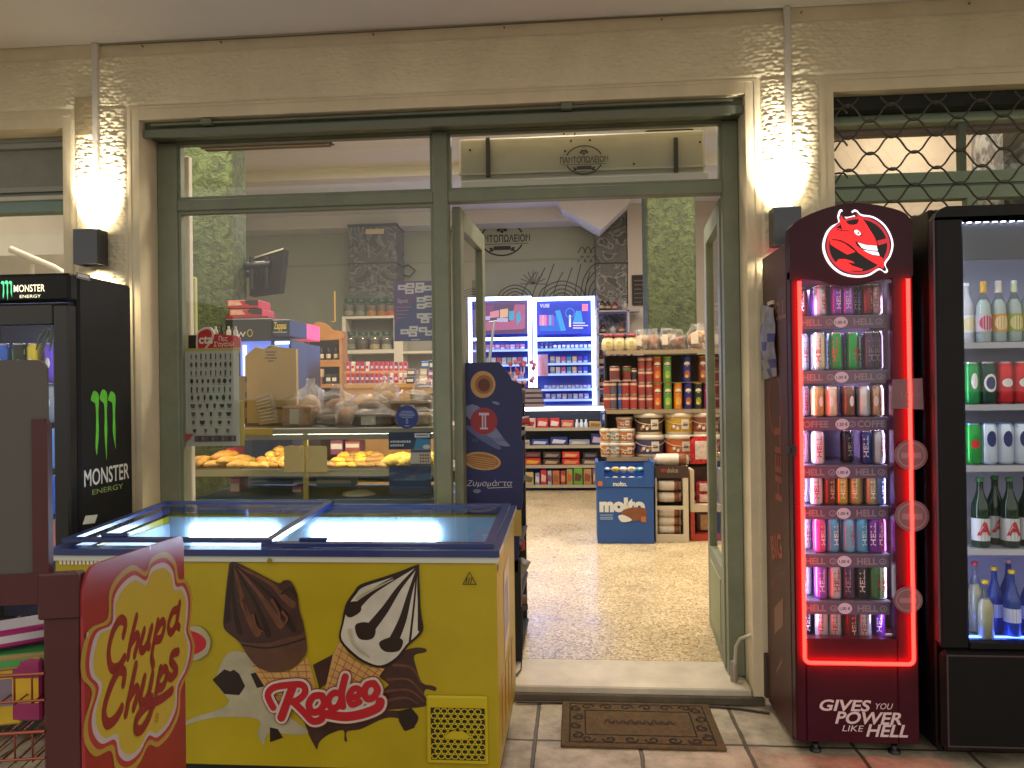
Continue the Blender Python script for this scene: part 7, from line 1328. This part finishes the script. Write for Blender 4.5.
m = MB(); m.tube([(A(488, 372, 5.4)[0], 5.4, A(488, 372, 5.4)[1]), (A(494, 322, 5.4)[0], 5.4, A(494, 322, 5.4)[1])], .018, 8); m.tube([(A(489, 322, 5.4)[0], 5.4, A(489, 322, 5.4)[1]), (A(497, 321, 5.4)[0], 5.4, A(497, 321, 5.4)[1])], .012, 6); m.tube([(A(488, 372, 5.4)[0], 5.4, A(488, 372, 5.4)[1]), (A(486, 480, 5.4)[0], 5.4, .07)], .018, 8); m.solo('metal_stand', 'slim silver stand pole rising behind the navy bread stand', 'stand', M('#a8adc0', .3, .6), (A(486, 480, 5.4)[0], 5.4, .065))
# liquor shelves right of the cabinets
Y = 7.05; ls = thing('glass_shelf_unit', 'wall shelf unit of bottles between the lit cabinet and the bread rack', 'shelf', (A(614, 380, Y)[0], Y, .063)); ZS = []; m = MB()
for y in (310, 333, 366, 388, 408):
    x0, x1, z0, z1 = REC(597, y, 640, y+1.6, Y); m2 = MB(); m2.box(x0, x1, Y, Y+.3, z0, z1); m2.part('shelf_board', M('#a9a4b8', .3), ls); ZS.append(A(614, y, Y+.1)[1])
x0, x1, _, z1 = REC(597, 308, 599, 410, Y); m.box(x0, x1, Y, Y+.3, .063, z1); x0, x1, _, _ = REC(628, 308, 630, 410, Y); m.box(x0, x1, Y, Y+.3, .063, z1); m.part('upright', M('#b9b4c4', .4), ls)
BR_ = M('#4a3020', .1); CL = M('#8a8490', .15)
for i, y, specs in ((0, 310, ((602, 'dark', BR_, .16), (608, 'framed dark', BR_, .14), (615, 'red', M('#8a2a30', .3), .13), (625, 'white', M('#b9b0b0', .4), .12))), (1, 333, ((603, 'brown', BR_, .14), (613, 'small white', M('#c9c0b8', .4), .10), (622, 'amber', M('#7a4a2a', .2), .14))), (2, 366, ((601, 'dark', BR_, .24), (608, 'clear', CL, .27), (615, 'grey', CL, .2), (622, 'tall clear', CL, .33), (630, 'tall amber', M('#6a4a2a', .15), .28))), (3, 388, ((602, 'dark', BR_, .2), (609, 'violet', M('#4a3a6a', .2), .2))), (4, 408, ((602, 'dark', BR_, .2), (608, 'rosy', M('#8a5a60', .3), .16)))):
    for px, nm, mt_, h in specs: bottle(A(px, y-4, Y+.12)[0], Y+.12, ZS[i]+.001, .04, h, mt_, f'{nm} bottle on the {("top", "second", "third", "fourth", "fifth")[i]} shelf right of the lit cabinets', '#b0a080', lab='#b9a890', labz=(.15, .4), group='bottles on the wall shelves right of the lit cabinets', neck=.34)
def d_menu(q, pl, x0, x1, z0, z1):
    for k in range(6): q.poly(pl, [(x0+.03, z1-.07-.06*k), (x1-.03-.02*(k % 3), z1-.07-.06*k), (x1-.03-.02*(k % 3), z1-.085-.06*k), (x0+.03, z1-.085-.06*k)], 0, .002)
sheet((632, 275, 646.5, 305), 7.38, [M('#2a2320', .6), M('#6a645c', .7)], 'chalkboard', 'small dark framed menu board on the pale wall left of the green pillar', 'board', th=.02, draw=d_menu)
# ================================================================== right rack: breads, crisps, tins, buckets
Y = 3.5; rx0, rx1 = A(606, 400, Y)[0], 1.75
rk = thing('goods_rack', 'metal goods rack with breads, crisp tubes, tins and buckets by the green pillar', 'rack', (rx0, Y, .063)); RB = [A(650, y, Y)[1] for y in (350, 382.5, 409.5, 457)]
BRD = M('#97856a', .5, .2)
for z, nm, x_ in ((RB[0], 'shelf', rx0), (RB[1], 'wire', A(651, 380, Y)[0]), (RB[2], 'shelf', rx0), (RB[3], 'shelf', rx0), (.45, 'shelf', rx0), (.2, 'shelf', rx0)):
    m = MB()
    if nm == 'shelf': m.box(x_, rx1, Y, Y+.42, z-.014, z-.001, 0); m.box(x_, rx1, Y-.012, Y, z-.035, z, 1)
    else: m.box(x_, rx1, Y+.06, Y+.42, z-.006, z-.001, 0); m.tube([(x_, Y+.05, z-.003), (rx1, Y+.05, z-.003)], .004, 5, 0)
    m.part('shelf', [M('#6f6350', .5), BRD], rk)
m = MB(); m.box(rx0, rx1, Y+.425, Y+.44, .063, RB[0]-.03); m.part('back_panel', M('#3d342b', .6), rk); m = MB(); m.box(rx0, rx0+.02, Y+.3, Y+.424, .063, RB[0]-.036); m.box(rx1-.02, rx1, Y+.3, Y+.424, .063, RB[0]-.036); m.part('upright', DARK, rk)
def tin(px, yb, col, label, r, h, dz=0, name='food_tin', band='#d8b8a8', grp='food tins stacked on the goods rack', dy=.10, gold=None):
    x = A(px, yb, Y+dy)[0]; z = A(px, yb, Y+dy)[1] if dz is None else dz; m = MB(); m.lathe([(r*.96, 0), (r, .003), (r, h*.08), (r, h*.70), (r, h*.86), (r, h*.97), (r*.97, h)], (0, 0, 0), 16, [1, 1, 0, 2, 0, 1]); return m.solo(name, label, 'tin', [M(col, .35, var=.12, vs=30), M('#b9b0a4', .3, .8), M(band, .4)], (x, Y+dy, z), grp, local=True)
base = RB[2]; hT = (RB[1]-RB[2])/2*.985
for k, (px, c) in enumerate(((641.8, '#964440'), (649.5, '#8e403e'))):
    for j in range(4): tin(px, 400, c, f'red tin, {("bottom", "second lowest", "third lowest", "top")[j]} of the {"left" if k == 0 else "right"} four tin stack by the crisp tubes', .033, hT*.99, base+.001+j*hT)
for k, (px, c, nm) in enumerate(((607.5, '#8a3a34', 'reddish'), (613, '#5a5060', 'dark grey'), (620, '#3a5a9a', 'blue'), (625.5, '#9a3434', 'red'), (633.5, '#a04038', 'bright red'))):
    for j in range(2): tin(px, 400, c, f'{nm} tin, {("lower", "upper")[j]} of its pair at the left of the goods rack', .036 if nm != 'blue' else .02, .125, base+.001+j*.13)
zt2 = base+.262
tin(615, 380, '#6e3a38', 'single dark red tin on top of the tin pairs', .046, .13, zt2); tin(627, 380, '#7a3030', 'red and green tin on top of the tin pairs', .040, .13, zt2, band='#4a7a44'); tin(634, 380, '#3a3440', 'dark slim tin on top of the tin pairs', .026, .11, zt2)
m = MB(); x0, x1 = A(605, 380, Y+.1)[0], A(636, 380, Y+.1)[0]; m.box(x0, x1, Y+.05, Y+.2, zt2-.005, zt2-.0005); m.solo('card_sheet', 'white card sheet laid on the lower tins of the goods rack', 'card', M('#c9b9b0', .5), (x0, Y+.05, zt2-.005))
def crisp(px, z, col, label, mk):
    x = A(px, 400, Y+.10)[0]; t = thing('crisp_tube', label, 'crisps', (x, Y+.10, z), 0, 'tall crisp tubes on the goods rack'); r, h = .0375, .232
    m = MB(); m.lathe([(r, z), (r, z+h*.96)], (x, Y+.1, 0), 18); m.part('tube', M(col, .35), t); m = MB(); m.lathe([(r*1.03, z+h*.955), (r*1.03, z+h), (r*.9, z+h*1.003)], (x, Y+.1, 0), 18); m.part('lid', M('#c9b020' if col != '#2a2c7a' else '#2a2c7a', .4), t)
    m = MB(); cyl = lambda pts, mi, o=.001: m.add([(x+(r+o)*math.sin(u/r), Y+.1-(r+o)*math.cos(u/r), z+v) for u, v in pts], [tuple(range(len(pts)))], mi)
    ce_ = lambda u, v, ru, rv, mi, o: cylpatch(m, x, Y+.1, r+o, z, ('e', u, v, ru, rv), mi); ce_(0, h*.70, r*.75, h*.09, 0, .001); ce_(-r*.32, h*.65, r*.36, h*.022, 1, .0018); ce_(r*.32, h*.65, r*.36, h*.022, 1, .0018); ce_(.002, h*.30, r*.7, h*.15, 2, .001); ce_(-.006, h*.22, r*.45, h*.06, 3, .0018); m.part('print', [M('#d8d0b8', .5), M('#3a2018', .5), M(mk, .45), M('#d8b060', .45)], t)
for k, (px, c, nm, mk) in enumerate(((657.5, '#b24c36', 'red', '#d87a2a'), (667.5, '#5c924a', 'green', '#8ac04a'), (687, '#2a2c7a', 'blue', '#a85a3a'))): crisp(px, RB[1]+.001, c, f'{nm} crisp tube in the upper row of the goods rack', mk)
for k, (px, c, nm, mk) in enumerate(((657.5, '#b24c36', 'red', '#d87a2a'), (667.7, '#5c924a', 'green', '#8ac04a'), (678, '#d07a1e', 'orange', '#d8a03a'), (688, '#2a2c7a', 'blue', '#a85a3a'), (698, '#26302a', 'black', '#8a9a3a'), (708, '#8a2a5a', 'magenta', '#c98a3a'))): crisp(px, RB[2]+.001, c, f'{nm} crisp tube in the lower row of the goods rack', mk)
crisp(703, RB[1]+.001, '#7a3a2a', 'brown crisp tube at the right end of the upper row', '#a86a4a')
def bucket(px, yb, r, h, col, label, mk='#d8cfc0', dy=.12, z=None):
    x, z0 = A(px, yb, Y+dy); z = z0 if z is None else z; t = thing('spread_bucket', label, 'bucket', (x, Y+dy, z), 0, 'plastic buckets on the goods rack'); m = MB()
    m.lathe([(r*.86, z), (r*.90, z+h*.04), (r*.97, z+h*.84)], (x, Y+dy, 0), 24); m.part('tub', M('#cfc4b0', .4), t); m = MB(); m.lathe([(r*1.03, z+h*.82), (r*1.05, z+h*.86), (r*1.05, z+h*.95), (r*.96, z+h)], (x, Y+dy, 0), 24); m.part('lid', M('#d3c9b8', .4), t)
    m = MB(); m.lathe([(r*.918, z+h*.12), (r*.972, z+h*.78)], (x, Y+dy, 0), 24, 0, capb=False, capt=False); rr = r*.955; cyl = lambda pts, mi: m.add([(x+(rr+.004)*math.sin(u/rr), Y+dy-(rr+.004)*math.cos(u/rr), z+v) for u, v in pts], [tuple(range(len(pts)))], mi)
    rr += .005; cylpatch(m, x, Y+dy, rr, z, ('r', r*.05, r*.6, h*.25, h*.70), 1); cylpatch(m, x, Y+dy, rr+.002, z, ('r', r*.15, r*.5, h*.4, h*.55), 2)
    for k in range(5): cylpatch(m, x, Y+dy, rr+.001*(k % 2), z, ('e', -r*.6+k*r*.13, h*(.3+.08*(k % 3)), r*.10, h*.08), 1 if k % 2 else 3)
    m.part('printed_label', [M(col, .45, var=.12, vs=14), M(mk, .5), M('#6a5a50', .5), M('#b07a4a', .5)], t)
    m = MB(); m.tube([(x+r*1.04*math.cos(a), Y+dy-r*1.04*math.sin(a), z+h*(.80-.32*math.sin(a))) for a in [k*math.pi/12 for k in range(13)]], .003, 5); m.part('handle', M('#c9c0b0', .4), t)
zb, hb = RB[3]+.001, .195
for px, c1, n1, c2, n2 in ((649.5, '#4a4468', 'violet', '#4a3a2a', 'dark'), (679.5, '#c0602c', 'orange', '#c09a34', 'yellow'), (705, '#9a4a34', 'red brown', '#8a4a3a', 'brown')):
    bucket(px, 458, .135, hb, c1, f'{n1} labelled bucket, lower of its pair under the crisp tubes', z=zb); bucket(px-.5, 440, .132, hb, c2, f'{n2} labelled bucket, upper of its pair under the crisp tubes', z=zb+hb+.001)
for px, c1, n1, r in ((606, '#b87a4a', 'tan', .05), (615, '#8a9a9a', 'grey', .062), (626.5, '#b5652c', 'amber', .078)):
    for j in range(2): bucket(px, 458, r, .125, c1 if j == 0 or r < .07 else '#b8704a', f'{n1} small bucket, {("lower", "upper")[j]} of its pair at the left of the rack', mk='#d8c8b0', dy=.07, z=zb+j*.127)
bucket(624.5, 430, .072, .10, '#b06a5a', 'rosy small bucket on top of the amber pair', z=zb+.256, dy=.1)
# bagged loaves on the top board
random.seed(41)
zt = RB[0]+.001
def loafbag(px, w, h, col, label, knot=.25, lab=True, dy=.18):
    x = A(px, 345, Y+dy)[0]; t = thing('bagged_loaf', label, 'bread', (x, Y+dy, zt), 0, 'bagged breads on top of the goods rack'); m = MB(); m.ico((x, Y+dy, zt+h*.36), (w*.44, .08, h*.35), 0, 14, 8, .08); m.ico((x+w*.12, Y+dy-.02, zt+h*.48), (w*.3, .07, h*.26), 0, 12, 7, .08); m.part('loaf', M(col, .7, var=.3, vs=20, bump=.3, bs=40), t)
    m = MB(); n, k = 8, 16; vs = []
    for i in range(n):
        f = i/(n-1); s_ = 1 if f < .6 else 1-.7*((f-.6)/.4) if knot else 1
        if f > .9 and knot: s_ = .55
        for j in range(k): a = 2*math.pi*j/k; r = s_*(1+random.uniform(-.09, .09)); vs.append((x+w*.52*r*math.cos(a), Y+dy+.10*r*math.sin(a), zt+h*f+random.uniform(-.006, .006)*(i > 0)))
    m.add(vs, [(i*k+j, i*k+(j+1) % k, (i+1)*k+(j+1) % k, (i+1)*k+j) for i in range(n-1) for j in range(k)], 0, True); m.part('wrapping', FILM, t)
    if lab: m = MB(); m.box(x-w*.34, x-w*.02, Y+dy-.115, Y+dy-.111, zt+h*.22, zt+h*.62); m.part('paper_label', M('#cfc4b4', .55), t)
loafbag(641, .19, .20, '#b39a78', 'pale bagged loaf with label, left of the round brown bread'); loafbag(653, .13, .20, '#8a5a34', 'bagged round brown bread beside the pale loaf', lab=False, dy=.15); loafbag(667, .17, .21, '#a8927a', 'pale bagged loaf with label, in the middle of the top board'); loafbag(678, .14, .19, '#7a4a2c', 'bagged dark round bread in the middle of the top board', lab=False, dy=.15); loafbag(697, .20, .24, '#a87a4a', 'taller bagged bread at the right end of the top board')
for k, px in enumerate((608, 619, 631)):
    x = A(px, 345, Y+.1)[0]; t = thing('ribboned_sack', f'cream cloth sack with red ribbon, {nth(k, 3)} of three on the top board', 'sack', (x, Y+.1, zt), 0, 'cream sacks with red ribbons on the goods rack'); m = MB(); m.lathe([(.045, zt), (.058, zt+.02), (.06, zt+.07), (.048, zt+.11), (.022, zt+.128), (.04, zt+.155)], (x, Y+.1, 0), 14); m.part('cloth', M('#c9bd98', .8, var=.12, vs=25), t)
    m = MB(); m.lathe([(.026, zt+.118), (.03, zt+.126), (.026, zt+.136)], (x, Y+.1, 0), 12); m.ico((x-.022, Y+.06, zt+.135), (.022, .012, .016), 0); m.ico((x+.022, Y+.06, zt+.135), (.022, .012, .016), 0); m.part('ribbon', M('#8a2038', .5), t)
    m = MB(); m.box(x-.02, x+.02, Y+.035, Y+.04, zt+.04, zt+.085); m.part('paper_label', M('#b5b06a', .6), t)
# floor displays in front of the rack
mb0, mb1 = A(597, 500, 3.22)[0], A(653, 500, 3.22)[0]; Y = 3.15
t = thing('blue_display_box', 'blue cardboard floor display box with big white lettering', 'display box', ((mb0+mb1)/2, Y, .063)); BLU = M('#24529c', .55, var=.04, vs=3)
ztop = A(625, 487, Y)[1]; zt1 = A(625, 462, Y)[1]; zin = A(625, 475, Y)[1]
m = MB(); m.box(mb0, mb1, Y, Y+.36, .065, ztop, 0, .004); m.box(mb0-.006, mb0+.012, Y-.006, Y+.37, ztop, zt1); m.box(mb1-.012, mb1+.006, Y-.006, Y+.37, ztop, zt1); m.box(mb0+.012, mb1-.012, Y-.006, Y+.004, ztop, zin-.02); m.box(mb0+.012, mb1-.012, Y+.35, Y+.37, ztop, zt1-.03)
for a, b in ((597, 604), (644, 653)): q0, q1, r0, r1 = REC(a, 462, b, 487, Y-.006); m.box(max(q0, mb0-.005), min(q1, mb1+.005), Y-.012, Y-.0065, ztop, zt1)
m.part('carton', BLU, t)
m = MB(); pl = Pl((0, Y-.0015, 0)); px_text(m, pl, 'molto', 599.5, 645, 511, 497.5, bold=.065, off=.002); 
m.poly(pl, crom(pl.px([(622, 511), (632, 507.5), (644, 508), (647, 513), (643, 519), (632, 521), (623, 518)]), 4, True), 1, .004); m.poly(pl, crom(pl.px([(618, 516), (624, 515), (632, 520), (622, 522)]), 3, True), 0, .005); m.poly(pl, pl.px([(641, 522), (646, 522), (646, 516.5), (641, 516.5)]), 2, .006)
for y in (515, 517.3, 519): m.poly(pl, pl.px([(600, y+.5), (613, y+.5), (613, y-.5), (600, y-.5)]), 3, .002)
pl = Pl((0, Y-.0065, 0)); px_text(m, pl, 'molto.', 613, 627, 486, 481.5, bold=.03, off=.002); pl = Pl((0, Y-.0125, 0)); m.poly(pl, pl.px([(598, 486), (602.5, 486), (602.5, 481), (598, 481)]), 2, .002); m.part('lettering', [M('#cfd6dc', .5), M('#7a4a30', .5, var=.2, vs=30), M('#b0683c', .5), M('#8aa4cc', .5)], t)
random.seed(5)
for k in range(10):
    px = 607+(k % 5)*8.2; yb = 481 if k < 5 else 476; x = A(px, yb, Y+.08+.1*(k//5))[0]; z = A(px, yb, Y+.06)[1]-.01+.03*(k//5); m = MB(); m.ico((0, 0, .02), (.042, .03, .028), 0, 10, 6, .12); m.ico((0, -.012, .028), (.026, .024, .016), 1, 8, 5, .1); o = m.solo('croissant_packet', f'packed croissant, {nth(k % 5, 5)} in the {"front" if k < 5 else "rear"} row of the blue display box', 'snack', [M(('#2a5aa8', '#c9c4c0', '#3a8ab0', '#b9b48a', '#d0ccd0')[(k*3) % 5], .3, .2), M('#d0d0cc' if k % 2 else '#c9a03a', .35)], (x, Y+.08+.1*(k//5), z), 'croissant packets in the blue display box', local=True); o.rotation_euler = (0, 0, random.uniform(-.5, .5))
# brown and white cake display, red cake display
dx0, dx1 = A(655, 500, 3.25)[0], A(688, 500, 3.25)[0]; Y = 3.22
t = thing('cake_display', 'brown topped white floor display of wrapped cake rolls beside the blue box', 'display box', ((dx0+dx1)/2, Y, .063)); zA, zB, zM = A(671, 466, Y)[1], A(671, 478, Y)[1], A(671, 506, Y)[1]
m = MB(); m.box(dx0, dx1, Y, Y+.012, zB, zA, 0); m.box(dx0, dx0+.012, Y+.012, Y+.35, .065, zA, 0); m.box(dx1-.012, dx1, Y+.012, Y+.35, .065, zA, 1); m.box(dx0+.012, dx1-.012, Y+.33, Y+.35, .065, zA, 0)
m.box(dx0, dx0+.014, Y-.001, Y+.011, .065, zB, 1); m.box(dx1-.045, dx1, Y-.001, Y+.011, .065, zB, 1); m.box(dx0+.014, dx1-.045, Y-.001, Y+.011, .065, .13, 1); m.box(dx0+.014, dx1-.045, Y-.001, Y+.011, zM-.03, zM, 1); m.part('carton', [M('#3d2c26', .5), M('#c2b8a6', .55)], t)
m = MB(); pl = Pl((0, Y, 0)); px_text(m, pl, 'dolce', 667, 678, 472.5, 468, off=.002, bold=.01, mi=1); px_text(m, pl, 'm', 661, 666, 472, 469, off=.002, bold=.03, mi=0); m.part('lettering', [M('#b0323a', .5), M('#a89888', .5)], t)
def cakeroll(px, py, Yc, w, h, label, c='#c9bfb4'):
    x, z = A(px, py, Yc); m = MB(); m.lathe([(.002, -w/2), (h*.5, -w*.42), (h*.52, -w*.2), (h*.52, w*.2), (h*.5, w*.42), (.002, w/2)], (0, 0, 0), 12, [1, 0, 0, 2, 1], 'x'); m.box(-w*.5, -w*.46, -.01, .01, -h*.4, h*.4, 1); m.box(w*.46, w*.5, -.01, .01, -h*.4, h*.4, 1); return m.solo('cake_roll', label, 'cake', [M(c, .35, var=.1, vs=20), M('#b9aca0', .35), M('#7a4a30', .45, var=.3, vs=30)], (x, Yc, z), 'wrapped cake rolls in the brown and white display', local=True)
for k, py in enumerate((485.5, 497, 511.5, 520.5, 529.5)): cakeroll(669, py, Y+.08, .20, .085, f'wrapped cake roll, {("topmost", "second", "third", "fourth", "lowest")[k]} in the brown and white display')
cakeroll(671, 459.5, Y+.1, .30, .10, 'larger wrapped cake lying on top of the brown display')
dx0, dx1 = A(690, 500, 3.3)[0], A(725, 500, 3.3)[0]; Y = 3.28
t = thing('cake_display', 'red based white floor display half hidden by the right door leaf', 'display box', ((dx0+dx1)/2, Y, .063)); zA, zM, zL = A(700, 470, Y)[1], A(700, 505, Y)[1], A(700, 512, Y)[1]
m = MB(); m.box(dx0, dx0+.035, Y, Y+.3, zL, zA, 0); m.box(dx1-.03, dx1, Y, Y+.3, .065, zA, 0); m.box(dx0+.035, dx1-.03, Y+.28, Y+.3, .065, zA, 1); m.box(dx0+.035, dx1-.03, Y, Y+.28, zL, zM, 0); m.box(dx0, dx0+.035, Y, Y+.3, .065, zL-.001, 2); m.box(dx0+.035, dx1-.03, Y, Y+.28, .065, .12, 2); m.part('carton', [M('#c2b5a0', .55), M('#4a2a26', .5), M('#a5362a', .5)], t)
for px, py, c1, c2, w, h, l in ((700, 450, '#b0242c', '#c9b9b0', .17, .24, 'big red packet on top of the red based display'), (703, 487, '#9a2430', '#c9b0b0', .12, .10, 'red packet in the upper bay of the red based display'), (703, 498, '#8f1f2c', '#c9a8a0', .12, .10, 'second red packet in the upper bay of the red based display'), (704, 522, '#4a2a22', '#b08a60', .13, .20, 'brown packet in the lower bay of the red based display')):
    x, z = A(px, py, Y+.1); packet(x, Y+.1, z, w, h, 0, (c1, c2), l, 'cake_packet', 'packets in the red based display')
    m = MB(); pl = Pl((0, Y+.07, 0)); 
m = MB(); pl = Pl((0, Y+.075, 0)); px_text(m, pl, 'cho', 693, 702, 462, 456, off=.004, bold=.03); 
dups = {k: v for k, v in LABELS.items() if len(v) > 1 and not all(g for _, g in v)}
if dups: print('DUPLICATE LABELS', {k: len(v) for k, v in dups.items()})
